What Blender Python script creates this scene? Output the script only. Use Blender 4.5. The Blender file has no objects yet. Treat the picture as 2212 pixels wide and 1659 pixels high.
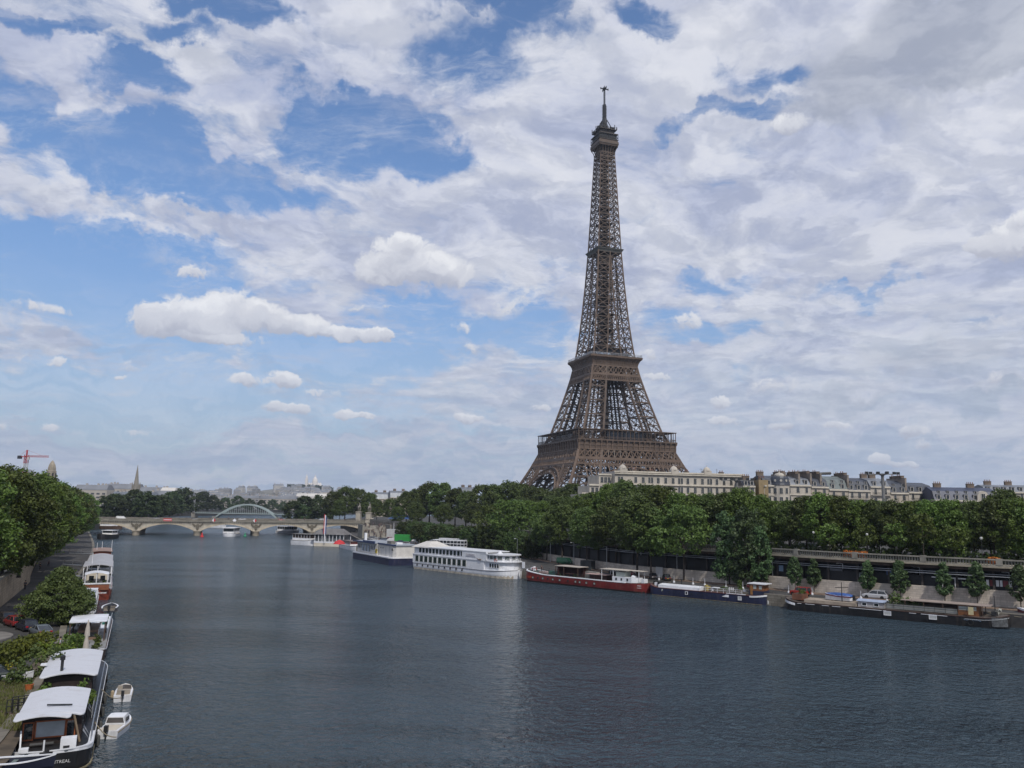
import bpy, math, random
from mathutils import Vector, Matrix
R=math.radians
sc=bpy.context.scene; COL=sc.collection
# ---------------------------------------------------------------- camera
CAM_H=19.6; PITCH=.1501; ROLL=.0174; FD=1734.63; CX,CY=1106.,829.5
cp,sp,cr,sr=math.cos(PITCH),math.sin(PITCH),math.cos(ROLL),math.sin(ROLL)
Rv=Vector((1,0,0)); Fv=Vector((0,cp,sp)); Uv=Vector((0,-sp,cp))
R2=cr*Rv+sr*Uv; U2=cr*Uv-sr*Rv
cam=bpy.data.cameras.new("camera"); co=bpy.data.objects.new("camera",cam); COL.objects.link(co)
cam.sensor_width=36.; cam.lens=FD/2212*36.; cam.clip_start=.5; cam.clip_end=60000
co.matrix_world=Matrix(((R2.x,U2.x,-Fv.x,0),(R2.y,U2.y,-Fv.y,0),(R2.z,U2.z,-Fv.z,CAM_H),(0,0,0,1)))
sc.camera=co
def ray(x,y):
    x-=CX; y-=CY; x,y=cr*x+sr*y,-sr*x+cr*y
    return Vector((x/FD, cp+sp*y/FD, sp-cp*y/FD))
def at(x,y,z=0.):           # a point of the survey photo on the level z
    d=ray(x,y); t=(z-CAM_H)/d.z; return (d.x*t,d.y*t)
def aty(x,y,Y):             # a point of the survey photo at the distance Y
    d=ray(x,y); t=Y/d.y; return (d.x*t,CAM_H+d.z*t)
# ---------------------------------------------------------------- light and sky
SUN_AZ=R(158); SUN_EL=R(50)      # azimuth from +Y towards +X
sd=Vector((math.cos(SUN_EL)*math.sin(SUN_AZ),math.cos(SUN_EL)*math.cos(SUN_AZ),math.sin(SUN_EL)))
sl=bpy.data.lights.new("sun",'SUN'); sl.energy=3.0; sl.angle=R(1.0); sl.color=(1,.95,.87)
so=bpy.data.objects.new("sun",sl); COL.objects.link(so); so.rotation_euler=sd.to_track_quat('Z','Y').to_euler(); so.location=(0,0,400)
sc.view_settings.view_transform='Standard'; sc.view_settings.look='None'; sc.view_settings.exposure=0.; sc.view_settings.gamma=1.
sc.render.engine='CYCLES'; sc.cycles.use_denoising=True; sc.cycles.sample_clamp_direct=1.6; sc.cycles.sample_clamp_indirect=1.6
W=bpy.data.worlds.new("World"); sc.world=W; W.use_nodes=True
class NG:
    def __init__(s,tree): s.t=tree; s.n=tree.nodes; s.l=tree.links
    def node(s,typ,**k):
        n=s.n.new(typ)
        for a,b in k.items(): setattr(n,a,b)
        return n
    def put(s,sock,v):
        if isinstance(v,bpy.types.NodeSocket): s.l.new(v,sock)
        elif v is not None: sock.default_value=v
    def m(s,op,a,b=None,c=None,clamp=False):
        n=s.node('ShaderNodeMath',operation=op,use_clamp=clamp)
        for i,v in enumerate((a,b,c)): s.put(n.inputs[i],v) if v is not None else None
        return n.outputs[0]
    def vm(s,op,a,b=None,c=None):
        n=s.node('ShaderNodeVectorMath',operation=op)
        for i,v in enumerate((a,b,c)): s.put(n.inputs[i],v) if v is not None else None
        return n.outputs['Value'] if op in('DOT_PRODUCT','LENGTH') else n.outputs[0]
    def xyz(s,v): n=s.node('ShaderNodeSeparateXYZ'); s.put(n.inputs[0],v); return n.outputs
    def comb(s,x,y,z): n=s.node('ShaderNodeCombineXYZ'); [s.put(n.inputs[i],v) for i,v in enumerate((x,y,z))]; return n.outputs[0]
    def noise(s,v,scale,detail=4,rough=.55,dist=0,col=False,w=None):
        n=s.node('ShaderNodeTexNoise'); s.put(n.inputs['Vector'],v)
        n.inputs['Scale'].default_value=scale; n.inputs['Detail'].default_value=detail; n.inputs['Roughness'].default_value=rough; n.inputs['Distortion'].default_value=dist
        return n.outputs['Color' if col else 'Fac']
    def ss(s,v,a,b,c=0.,d=1.):
        n=s.node('ShaderNodeMapRange',interpolation_type='SMOOTHSTEP'); s.put(n.inputs[0],v)
        for i,q in enumerate((a,b,c,d)): n.inputs[i+1].default_value=q
        return n.outputs[0]
    def mix(s,f,a,b):
        n=s.node('ShaderNodeMix',data_type='RGBA'); s.put(n.inputs[0],f)
        for i,q in ((6,a),(7,b)): s.put(n.inputs[i],(*q,1) if isinstance(q,tuple) and len(q)==3 else q)
        return n.outputs[2]
g=NG(W.node_tree); g.n.clear()
tc=g.node('ShaderNodeTexCoord').outputs['Generated']
dx,dy,dz=g.xyz(tc)
az=g.m('ARCTAN2',dx,dy); el=g.m('ARCSINE',dz)
P0=g.comb(az,el,0.)
wa=g.vm('SUBTRACT',g.noise(P0,7.,3,.6,0,True),(.5,.5,.5)); wb=g.vm('SUBTRACT',g.noise(P0,22.,5,.65,0,True),(.5,.5,.5))
P=g.vm('ADD',P0,g.vm('ADD',g.vm('MULTIPLY',wa,(.17,.13,0)),g.vm('MULTIPLY',wb,(.07,.06,0))))       # ragged
PS=g.vm('ADD',P0,g.vm('ADD',g.vm('MULTIPLY',wa,(.03,.012,0)),g.vm('MULTIPLY',wb,(.042,.026,0))))   # gently ragged
def azel(x,y):
    d=ray(x,y).normalized(); return math.atan2(d.x,d.y),math.asin(d.z)
inv=g.m('DIVIDE',1.,g.m('ADD',g.m('MAXIMUM',dz,0.),.16))
U=g.vm('MULTIPLY',tc,g.comb(inv,inv,inv))
def blobfield(lst,P=P):
    acc=None
    for (x,y,w,h,*k) in lst:
        a,e=azel(x,y); a2,_=azel(x+w,y); _,e2=azel(x,y-h)
        sx,sy=1/max(a2-a,1e-4),1/max(e2-e,1e-4)
        v=g.vm('MULTIPLY_ADD',P,(sx,sy,0),(-a*sx,-e*sy,1.))
        wt=g.m('MAXIMUM',g.m('SUBTRACT',2.,g.vm('DOT_PRODUCT',v,v)),0.)
        if k: wt=g.m('MULTIPLY',wt,k[0])
        acc=g.vm('MULTIPLY_ADD',v,g.comb(wt,wt,wt),acc if acc else (0,0,0))
    return g.xyz(acc)
# high layer: where the veil is open (blue) and where it is thick
HOLES=[(500,10,200,60,1.1),(400,70,90,40,.6),(300,185,130,60,.9),(250,120,110,40,.5),(800,290,230,110,1.15),(700,210,120,70,.8),(940,330,110,70,.7),(350,345,260,75,1.15),(560,420,160,45,.7),(60,215,70,90,.8),(120,30,120,25,.6),(1060,5,230,50,1.),(1000,130,170,110,.65),(1150,60,120,70,.6),
 (1400,25,130,55,1.),(1640,150,120,60,.85),(1590,237,170,32,.8),(200,620,420,120,1.2),(330,510,250,55,.9),(620,770,420,70,1.),(150,860,420,110,1.1),(620,870,380,60,.8),(60,560,150,110,.9),(900,690,200,70,.8),
 (1570,595,190,36,.95),(1800,640,260,36,.75),(1450,690,160,60,.9),(1150,700,160,70,.8),(1950,620,220,20,.5),(1600,705,160,40,.6),(1200,560,80,40,.3)]
hx=blobfield(HOLES)[2]
GREYS=[(1950,120,480,150),(2200,60,300,120),(1900,560,420,140,.35),(1650,250,200,40,.4),(2000,790,260,60,.8),(1820,865,170,28,.8),(2150,860,160,40,.8),(1500,520,200,60,.3),(360,130,190,50,.4),(60,420,160,60,.4),(900,940,200,14,.5),(300,975,350,14,.7),(1650,740,200,30,.4)]
gz=blobfield(GREYS)[2]
wv=g.vm('ADD',U,g.vm('MULTIPLY',g.vm('SUBTRACT',g.noise(U,1.1,2,.5,0,True),(.5,.5,.5)),(.55,.55,.55)))
wv2=g.vm('ADD',wv,g.vm('MULTIPLY',g.vm('SUBTRACT',g.noise(U,6.,4,.6,0,True),(.5,.5,.5)),(.16,.16,.16)))
n1=g.noise(wv,1.9,9,.62); n2=g.noise(wv2,6.,7,.58); n3=g.noise(wv2,3.4,8,.62); n5=g.noise(wv2,15.,8,.66)
dens=g.m('ADD',g.m('MULTIPLY',g.m('SUBTRACT',n1,.5),2.6),g.m('ADD',g.m('MULTIPLY',g.m('SUBTRACT',n2,.5),1.9),g.m('MULTIPLY',g.m('SUBTRACT',n5,.5),.8)))
dens=g.m('ADD',g.m('SUBTRACT',g.m('ADD',dens,.46),g.ss(el,.75,1.1,0.,.40)),g.ss(az,-.1,.35,0.,.42)); dens=g.m('SUBTRACT',dens,g.m('MULTIPLY',g.m('MINIMUM',hx,1.1),1.12)); dens=g.m('ADD',dens,g.m('MULTIPLY',g.m('MINIMUM',gz,1.5),.6))
wisp=g.ss(g.noise(g.vm('MULTIPLY',wv2,(1.,1.8,1.)),4.2,9,.68),.44,.68)
alpha=g.m('MAXIMUM',g.m('MULTIPLY',g.ss(dens,-.30,.55),.97),g.m('MULTIPLY',wisp,g.m('MULTIPLY',g.ss(dens,-1.5,.0),.6)))
lay=g.mix(g.ss(n3,.36,.64),(.44,.485,.64),(.65,.675,.76))
lay=g.mix(g.m('MULTIPLY',g.ss(g.m('ADD',dens,g.m('MULTIPLY',g.m('SUBTRACT',n2,.5),2.)),.5,1.8),.5),lay,(.74,.755,.81))
thick=g.m('MULTIPLY',g.ss(g.m('ADD',gz,g.m('MULTIPLY',g.m('SUBTRACT',n3,.5),1.3)),-.1,.9),g.ss(gz,0.,.9))
lay=g.mix(g.m('MULTIPLY',thick,.85),lay,g.mix(g.ss(n1,.38,.62),(.385,.42,.515),(.53,.56,.635)))
rel=g.ss(g.m('SUBTRACT',n2,g.noise(g.vm('ADD',wv2,(.02,-.05,.03)),6.,7,.58)),-.11,.11)
rm=g.node('ShaderNodeMix',data_type='RGBA',blend_type='MULTIPLY'); rm.inputs[0].default_value=1.; g.put(rm.inputs[6],lay); g.put(rm.inputs[7],g.mix(rel,(.90,.91,.93),(1.11,1.10,1.08))); lay=rm.outputs[2]
# low haze band over the horizon
hz=g.ss(el,.01,.30,.74,0.)
n4=g.noise(g.vm('MULTIPLY',P,(6,46,1)),1.,6,.55)
# fair-weather heaps
CUM=[(425,688,150,60),(335,694,75,48),(515,668,85,52),(580,694,75,45),(660,708,75,28),(760,724,90,20),(815,726,40,16),(490,735,140,14,.6),
 (870,560,110,62),(815,585,70,40),(950,590,90,45),(880,525,40,30,.8),(430,585,52,26,.7),(640,820,0,0) if 0 else (535,824,52,20),(612,820,44,23),(700,846,66,14,.6),(585,878,36,19),(640,882,44,17),(745,892,34,14),(790,897,36,8,.7),
 (1010,902,40,13),(1170,880,34,12,.7),(288,790,46,20,.55),(262,812,18,7,.8),(122,783,32,13,.6),(60,772,30,11,.4),(105,920,38,12,.5),(300,932,46,10,.5),(8,925,20,10,.7),(90,665,110,15,.45),(760,668,42,12,.45),(828,662,20,11,.5),(1015,748,30,18,.45),
 (1545,872,42,22),(1560,905,50,12,.7),(1685,920,42,13),(1810,915,38,12,.8),(1975,935,52,22),(2010,958,30,14),(1905,992,36,16),(1950,1000,40,9),(1985,1004,20,9),
 (2185,520,95,62),(2120,535,45,28,.8),(2215,470,50,35),(1700,268,62,24,.75),(1480,695,60,26,.6),(1670,835,70,24,.6),(1420,818,40,13,.7),(1395,768,46,18,.6),(2140,700,70,35,.4),(2150,815,40,16,.6),(1080,665,90,30,.45),(1160,640,60,25,.4),(1000,705,55,18,.4)]
ca=blobfield(CUM,PS)
cn=g.noise(g.vm('MULTIPLY',P,(1,1.25,1)),24.,8,.6,.25); cn2=g.noise(P,70.,7,.62)
F=g.m('ADD',g.m('MINIMUM',ca[2],2.),g.m('ADD',g.m('MULTIPLY',g.m('SUBTRACT',cn,.5),2.1),g.m('MULTIPLY',g.m('SUBTRACT',cn2,.5),.95)))
ca_alpha=g.m('MULTIPLY',g.ss(F,.20,.66),g.ss(ca[2],.0,.42,.0,.96))
tt=g.m('DIVIDE',ca[1],g.m('MAXIMUM',ca[2],.05))
sh=g.m('ADD',tt,g.m('MULTIPLY',g.m('SUBTRACT',cn,.5),2.0))
ccol=g.mix(g.ss(sh,-.75,.05),(.46,.485,.58),(.66,.68,.75)); ccol=g.mix(g.m('MULTIPLY',g.ss(sh,.0,.85),g.ss(ca[2],.25,.95,.35,1.)),ccol,(.90,.91,.94))
sky=g.node('ShaderNodeTexSky',sky_type='NISHITA'); sky.sun_disc=False; sky.sun_elevation=SUN_EL; sky.sun_rotation=SUN_AZ; sky.altitude=50; sky.air_density=1.; sky.dust_density=.6; sky.ozone_density=2.2
b1=g.node('ShaderNodeBackground'); tint=g.node('ShaderNodeMix',data_type='RGBA',blend_type='MULTIPLY'); tint.inputs[0].default_value=1.; g.put(tint.inputs[6],sky.outputs[0]); g.put(tint.inputs[7],g.mix(g.ss(el,.06,.42),(.68,.72,.81),(.82,.93,1.06))); g.put(b1.inputs[0],tint.outputs[2]); b1.inputs[1].default_value=.14
def bg(col): n=g.node('ShaderNodeBackground'); g.put(n.inputs[0],col); return n.outputs[0]
def mixs(f,a,b): n=g.node('ShaderNodeMixShader'); g.put(n.inputs[0],f); g.l.new(a,n.inputs[1]); g.l.new(b,n.inputs[2]); return n.outputs[0]
s=mixs(alpha,b1.outputs[0],bg(lay))
s=mixs(ca_alpha,s,bg(ccol))
hzc=g.mix(g.ss(n4,.4,.62),(.36,.455,.60),(.52,.57,.68))
s=mixs(g.m('MULTIPLY',hz,g.m('SUBTRACT',1.,g.m('MULTIPLY',ca_alpha,.8))),s,bg(hzc))
g.l.new(s,g.node('ShaderNodeOutputWorld').inputs[0])
# ---------------------------------------------------------------- materials
MATS={}
def mat(name,c,rough=.65,var=.16,scale=.6,metal=0.,spec=.4,bump=0.,bscale=3.,detail=4,streak=0.):
    if name in MATS: return MATS[name]
    m=bpy.data.materials.new(name); m.use_nodes=True; q=NG(m.node_tree); b=q.n['Principled BSDF']
    o=q.node('ShaderNodeTexCoord').outputs['Object']
    n=q.noise(o,scale,detail,.6); n=q.ss(n,.3,.7)
    col=q.mix(n,tuple(x*(1-var) for x in c),tuple(min(1,x*(1+var)) for x in c))
    if streak:
        sn=q.noise(q.vm('MULTIPLY',o,(1.7,1.7,.22)),1.,6,.65); sn2=q.noise(o,3.3,5,.6); col=q.mix(q.m('MULTIPLY',q.ss(sn,.50,.74),streak),col,(.16,.125,.09)); col=q.mix(q.m('MULTIPLY',q.ss(sn2,.6,.75),streak*.7),col,(.10,.075,.055))
    q.put(b.inputs['Base Color'],col); b.inputs['Roughness'].default_value=rough; b.inputs['Metallic'].default_value=metal; b.inputs['Specular IOR Level'].default_value=spec
    if bump:
        bn=q.node('ShaderNodeBump'); bn.inputs['Strength'].default_value=bump; q.put(bn.inputs['Height'],q.noise(o,bscale,4,.6)); q.put(b.inputs['Normal'],bn.outputs[0])
    MATS[name]=m; return m
def stone(name,c,bw=1.2,bh=.42,var=.25,mortar=.55):
    if name in MATS: return MATS[name]
    m=bpy.data.materials.new(name); m.use_nodes=True; q=NG(m.node_tree); b=q.n['Principled BSDF']
    ge=q.node('ShaderNodeNewGeometry'); px,py,pz=q.xyz(ge.outputs['Position'])
    u=q.m('ADD',q.m('MULTIPLY',px,.75),q.m('MULTIPLY',py,-.66))
    br=q.node('ShaderNodeTexBrick'); q.put(br.inputs['Vector'],q.comb(u,pz,0.))
    br.inputs['Scale'].default_value=1.; br.inputs['Brick Width'].default_value=bw; br.inputs['Row Height'].default_value=bh; br.inputs['Mortar Size'].default_value=.03; br.inputs['Bias'].default_value=0
    br.inputs['Color1'].default_value=(*[x*(1-var) for x in c],1); br.inputs['Color2'].default_value=(*[x*(1+var) for x in c],1); br.inputs['Mortar'].default_value=(*[x*mortar for x in c],1)
    st=q.noise(ge.outputs['Position'],.35,6,.65); st2=q.noise(q.comb(q.m('MULTIPLY',u,2.2),q.m('MULTIPLY',pz,.25),0.),1.,5,.6)
    col=q.mix(q.ss(st,.42,.7,0,.55),br.outputs[0],tuple(x*.42 for x in c)); col=q.mix(q.ss(st2,.5,.75,0,.45),col,tuple(x*.5 for x in c))
    q.put(b.inputs['Base Color'],col); b.inputs['Roughness'].default_value=.85; b.inputs['Specular IOR Level'].default_value=.2
    MATS[name]=m; return m
def leafm(name,c,c2,rough=.5,trans=.22):
    if name in MATS: return MATS[name]
    m=bpy.data.materials.new(name); m.use_nodes=True; q=NG(m.node_tree); b=q.n['Principled BSDF']
    ge=q.node('ShaderNodeNewGeometry').outputs['Random Per Island']; oi=q.node('ShaderNodeObjectInfo').outputs['Random']
    o=q.node('ShaderNodeTexCoord').outputs['Object']; n=q.ss(q.noise(o,.45,3,.6),.35,.68)
    col=q.mix(q.m('MULTIPLY_ADD',n,.5,q.m('MULTIPLY',ge,.5)),c,c2)
    hs=q.node('ShaderNodeHueSaturation'); q.put(hs.inputs['Color'],col); q.put(hs.inputs['Value'],q.m('MULTIPLY_ADD',oi,.75,.66)); q.put(hs.inputs['Hue'],q.m('MULTIPLY_ADD',oi,.045,.472))
    q.put(b.inputs['Base Color'],hs.outputs[0]); b.inputs['Roughness'].default_value=rough; b.inputs['Specular IOR Level'].default_value=.22
    tr=q.node('ShaderNodeBsdfTranslucent'); q.put(tr.inputs[0],hs.outputs[0])
    mx=q.node('ShaderNodeMixShader'); mx.inputs[0].default_value=trans; q.l.new(b.outputs[0],mx.inputs[1]); q.l.new(tr.outputs[0],mx.inputs[2])
    q.l.new(mx.outputs[0],q.n['Material Output'].inputs[0]); MATS[name]=m; return m
def glass(name,c=(.015,.02,.025),rough=.08):
    return mat(name,c,rough,.3,.9,0,.7)
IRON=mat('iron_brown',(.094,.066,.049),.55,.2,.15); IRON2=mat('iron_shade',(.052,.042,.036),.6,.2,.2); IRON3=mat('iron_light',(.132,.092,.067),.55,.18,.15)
DARKM=mat('dark_metal',(.02,.021,.023),.5,.3); BLACKP=mat('black_paint',(.014,.014,.016),.45,.35,.5,streak=.22); WHITEP=mat('white_paint',(.66,.67,.70),.4,.09,.5,streak=.22); CREAM=mat('cream_paint',(.55,.50,.42),.5,.1)
GREYP=mat('grey_paint',(.30,.32,.35),.5,.12); ROOFW=mat('white_roofing',(.60,.615,.66),.55,.12,.7); GLASS=glass('window_glass'); WOOD=mat('varnished_wood',(.17,.07,.028),.4,.35,1.5); BROWN=mat('brown_board',(.075,.045,.032),.6,.3,1.)
NAVY=mat('navy_hull',(.020,.024,.058),.45,.25,.4,streak=.25); REDH=mat('red_hull',(.155,.020,.019),.45,.25,.4,streak=.3); CHROME=mat('galvanised_steel',(.4,.41,.42),.35,.1,2,.8)
RUBBER=mat('rubber',(.012,.012,.012),.8,.2); ASPH=mat('asphalt',(.058,.056,.055),.9,.3,.25,0,.2,.2,6,8)
LIME=mat('limestone',(.41,.375,.325),.8,.14,.3); LIMEG=mat('grey_stone',(.20,.19,.165),.85,.25,.5,0,.2); ZINC=mat('zinc_roof',(.17,.185,.21),.45,.2,.3,.3); SLATE=mat('slate_roof',(.045,.052,.07),.5,.25,.4)
OCHRE=mat('ochre_render',(.30,.225,.125),.85,.15,.3); BARK=mat('bark',(.05,.04,.031),.9,.4,2.); CONC=mat('concrete',(.24,.225,.20),.85,.25,.5,0,.2)
# ---------------------------------------------------------------- mesh builder
class MB:
    def __init__(s): s.v=[]; s.f=[]; s.m=[]; s.mi=0
    def mat(s,i): s.mi=i; return s
    def add(s,vs,fs):
        n=len(s.v); s.v+=[tuple(v) for v in vs]; s.f+=[tuple(i+n for i in f) for f in fs]; s.m+=[s.mi]*len(fs); return s
    def box(s,x0,x1,y0,y1,z0,z1):
        return s.add([(x,y,z) for z in(z0,z1) for y in(y0,y1) for x in(x0,x1)],[(0,2,3,1),(4,5,7,6),(0,1,5,4),(2,6,7,3),(0,4,6,2),(1,3,7,5)])
    def cbox(s,c,d): return s.box(c[0]-d[0]/2,c[0]+d[0]/2,c[1]-d[1]/2,c[1]+d[1]/2,c[2]-d[2]/2,c[2]+d[2]/2)
    def beam(s,p,q,w,h=None):
        p=Vector(p); q=Vector(q); d=q-p
        if d.length<1e-5: return s
        d.normalize(); h=h or w
        a=d.cross(Vector((0,0,1)))
        if a.length<1e-3: a=Vector((1,0,0))
        a.normalize(); b=a.cross(d); a=a*(w/2); b=b*(h/2)
        vs=[e+i*a+j*b for e in(p,q) for (i,j) in((-1,-1),(1,-1),(1,1),(-1,1))]
        return s.add(vs,[(0,1,5,4),(1,2,6,5),(2,3,7,6),(3,0,4,7),(3,2,1,0),(4,5,6,7)])
    def prism(s,poly,z0,z1,axis='z'):
        n=len(poly)
        def T(u,v,w): return (u,v,w) if axis=='z' else ((u,w,v) if axis=='y' else (w,u,v))
        vs=[T(u,v,z0) for u,v in poly]+[T(u,v,z1) for u,v in poly]
        return s.add(vs,[tuple(range(n))[::-1],tuple(range(n,2*n))]+[(i,(i+1)%n,n+(i+1)%n,n+i) for i in range(n)])
    def loft(s,rings,caps=True,closed=True):
        n=len(rings[0]); vs=[p for r in rings for p in r]; fs=[]
        for k in range(len(rings)-1):
            for i in range(n if closed else n-1):
                j=(i+1)%n; fs.append((k*n+i,k*n+j,(k+1)*n+j,(k+1)*n+i))
        if caps: fs+= [tuple(range(n))[::-1],tuple((len(rings)-1)*n+i for i in range(n))]
        return s.add(vs,fs)
    def tube(s,pts,r,n=6,caps=True):
        pts=[Vector(p) for p in pts]; rs=r if isinstance(r,(list,tuple)) else [r]*len(pts); rings=[]
        for i,p in enumerate(pts):
            d=(pts[min(i+1,len(pts)-1)]-pts[max(i-1,0)]).normalized(); a=d.cross(Vector((0,0,1)))
            if a.length<1e-3: a=Vector((1,0,0))
            a.normalize(); b=a.cross(d)
            rings.append([p+rs[i]*(math.cos(t)*a+math.sin(t)*b) for t in (2*math.pi*k/n for k in range(n))])
        return s.loft(rings,caps)
    def lathe(s,prof,n=12,c=(0,0,0)):
        return s.loft([[(c[0]+r*math.cos(2*math.pi*k/n),c[1]+r*math.sin(2*math.pi*k/n),c[2]+z) for k in range(n)] for r,z in prof])
    def mesh(s,name,mats,smooth=False):
        me=bpy.data.meshes.new(name); me.from_pydata(s.v,[],s.f)
        for m in (mats if isinstance(mats,(list,tuple)) else [mats]): me.materials.append(m)
        if len(set(s.m))>1: me.polygons.foreach_set('material_index',s.m)
        if smooth: me.polygons.foreach_set('use_smooth',[True]*len(s.f))
        me.update(); return me
    def build(s,name,mats,parent=None,smooth=False,loc=None,rz=0):
        return link(name,s.mesh(name,mats,smooth),parent,loc,rz)
def link(name,me,parent=None,loc=None,rz=0,scale=None):
    o=bpy.data.objects.new(name,me); COL.objects.link(o); o.parent=parent
    if loc: o.location=loc
    if rz: o.rotation_euler=(0,0,rz)
    if scale: o.scale=scale
    return o
def tag(o,label=None,cat=None,group=None,kind=None):
    for k,v in (('label',label),('category',cat),('group',group),('kind',kind)):
        if v: o[k]=v
    return o
def thing(name,label,cat,loc=(0,0,0),rz=0,group=None):
    o=bpy.data.objects.new(name,None); COL.objects.link(o); o.location=loc; o.rotation_euler=(0,0,rz); o.empty_display_size=1
    return tag(o,label,cat,group)
KIDS={}
def kids(o): return [c for c in o.children]
def dup(root,loc,rz=0,label=None,group=None,scale=None):
    r=root.copy(); COL.objects.link(r); r.location=loc; r.rotation_euler=(0,0,rz)
    if scale: r.scale=scale if isinstance(scale,(tuple,list)) else (scale,)*3
    if label: r['label']=label
    if group: r['group']=group
    for ch in root.children:
        c=ch.copy(); COL.objects.link(c); c.parent=r
        for q in ch.children:
            d=q.copy(); COL.objects.link(d); d.parent=c
    return r
def text(s,size,m,parent,loc,rot,name='lettering',ext=.01,sx=1.):
    cu=bpy.data.curves.new('letters','FONT'); cu.body=s; cu.size=size; cu.extrude=ext; cu.align_x='CENTER'; cu.align_y='CENTER'
    t=bpy.data.objects.new('letters',cu); COL.objects.link(t)
    me=bpy.data.meshes.new_from_object(t); bpy.data.objects.remove(t); me.materials.clear(); me.materials.append(m)
    o=link(name,me,parent); o.location=loc; o.rotation_euler=rot; o.scale=(sx,1,1); return o
ORD='first second third fourth fifth sixth seventh eighth ninth tenth eleventh twelfth thirteenth fourteenth fifteenth sixteenth seventeenth eighteenth nineteenth twentieth'.split()
ORD+=['twenty '+x for x in ORD[:9]]+['thirtieth']+['thirty '+x for x in ORD[:9]]
# ---------------------------------------------------------------- ground, water
LS=[(-8,-60),(-20,15),(-35.8,60.6),(-55,103.6),(-74,138.6),(-92,176),(-118,232),(-157,310),(-218,424),(-268,538),(-322,658),(-370,800),(-398,950),(-385,1100),(-310,1300),(-150,1550),(200,1800),(900,2100)]
LW=[(-34,-40),(-48,40),(-62,92),(-79.3,129.4),(-96,165),(-103.4,178),(-135,236),(-174,314),(-236,428)]
RE=[(205,40),(150,98),(115,124),(88,145.5),(54,171.5),(35,192),(8,219),(-22,257),(-42,290),(-60,345),(-70,385),(-88,450),(-96,495),(-116,560),(-122,640),(-100,760),(-20,900),(120,1050),(400,1250),(1000,1600)]
RW=[(225,50),(165,104),(110,143),(95.8,153),(83,162),(68,174.5),(57,188),(34,214),(20,246),(4,292),(-19,345),(-42,397),(-64,442),(-84,486)]
def sheet(name,poly,z0,z1,m,side=None):
    b=MB(); b.prism(poly,z0,z1); return tag(b.build(name,m),kind='structure')
def ccw(p):
    a=sum(p[i][0]*p[(i+1)%len(p)][1]-p[(i+1)%len(p)][0]*p[i][1] for i in range(len(p))); return p if a>0 else p[::-1]
QUAYM=stone('quay_edge_stone',(.17,.155,.13),1.4,.5)
LQZ,RQZ,LUZ,RUZ=2.5,2.2,6.5,10.
sheet('quay',ccw(LS[:9]+LW[::-1]),-2,LQZ,ASPH)
sheet('quay',ccw(RE[:13]+RW[::-1]),-2,RQZ,ASPH)
far=[(1500,2600),(3300,3200),(3300,5800),(-4900,5800),(-4900,-40)]
sheet('terrain',ccw([(x-.6,y) for x,y in LW]+LS[9:]+far),-2,LUZ,mat('town_ground',(.045,.044,.040),.9,.3,.02))
RW2=[(x+6.5,y+6.5) for x,y in RW]
sheet('terrain',ccw(RW2[:11]+[(3200,420),(3200,50)]),-2,RUZ,MATS['town_ground'])
RUF=8.
sheet('terrain',ccw(RW2[10:]+RE[13:]+[(2600,2200),(3200,2400),(3200,420.4)]),-2,RUF,MATS['town_ground'])
def water():
    m=bpy.data.materials.new('river_water'); m.use_nodes=True; q=NG(m.node_tree); b=q.n['Principled BSDF']
    ge=q.node('ShaderNodeNewGeometry').outputs['Position']
    d=q.vm('LENGTH',ge); near=q.ss(d,60,420,1.,.0)
    v=q.vm('MULTIPLY',ge,(1.05,1.0,1.))
    h=q.m('ADD',q.m('MULTIPLY',q.noise(q.vm('MULTIPLY',ge,(.95,1.15,1.)),.42,2,.55,.8),.85),q.m('ADD',q.m('MULTIPLY',q.noise(v,1.05,3,.68,.6),.85),q.m('MULTIPLY',q.noise(v,2.5,2,.6,.3),.2)))
    h=q.m('ADD',h,q.m('MULTIPLY',q.noise(ge,.11,3,.5),.9))
    gust=q.ss(q.noise(q.vm('MULTIPLY',ge,(.6,1.6,1)),.022,5,.6,.8),.40,.62)
    bn=q.node('ShaderNodeBump'); q.put(bn.inputs['Strength'],q.m('MULTIPLY_ADD',gust,.55,.6)); bn.inputs['Distance'].default_value=2.9; q.put(bn.inputs['Height'],h); q.put(b.inputs['Normal'],bn.outputs[0])
    q.put(b.inputs['Base Color'],q.mix(gust,(.034,.056,.074),(.047,.076,.101))); q.put(b.inputs['Roughness'],q.m('MULTIPLY_ADD',q.ss(d,60,500),.14,.06)); b.inputs['IOR'].default_value=1.33; b.inputs['Specular IOR Level'].default_value=.5
    o=MB().add([(-3000,-120,0),(3000,-120,0),(3000,4000,0),(-3000,4000,0)],[(0,1,2,3)]).build('water',m); tag(o,kind='structure')
water()
# ---------------------------------------------------------------- lattice tower
TX,TY,TZ,TH=65.04,558.66,5.53,.3373
def interp(tab,z):
    for (a,b),(c,d) in zip(tab,tab[1:]):
        if z<=c: return b+(d-b)*(z-a)/(c-a)
    return tab[-1][1]
WT=[(0,62.5),(10,56.2),(22,49.3),(32,43.8),(41,39.2),(50,35.2),(57,32.2),(64,28.9),(80,24.2),(92,20.9),(106,17.5),(119,15.3),(135,13.4),(150,12.),(172,10.3),(196,8.8),(220,7.7),(240,6.85),(268,5.6),(276,5.4)]
ST=[(0,25),(22,21),(41,17.6),(50,16),(64,14.2),(106,10.6),(116,9.7),(119,9.5)]
def Wz(z): return interp(WT,z)
def Sz(z): return interp(ST,z)
def faces4():      # map (u along face, d outward, z) to local axes for each of four faces
    return [lambda u,d,z:(u,-d,z), lambda u,d,z:(d,u,z), lambda u,d,z:(-u,d,z), lambda u,d,z:(-d,-u,z)]
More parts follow.
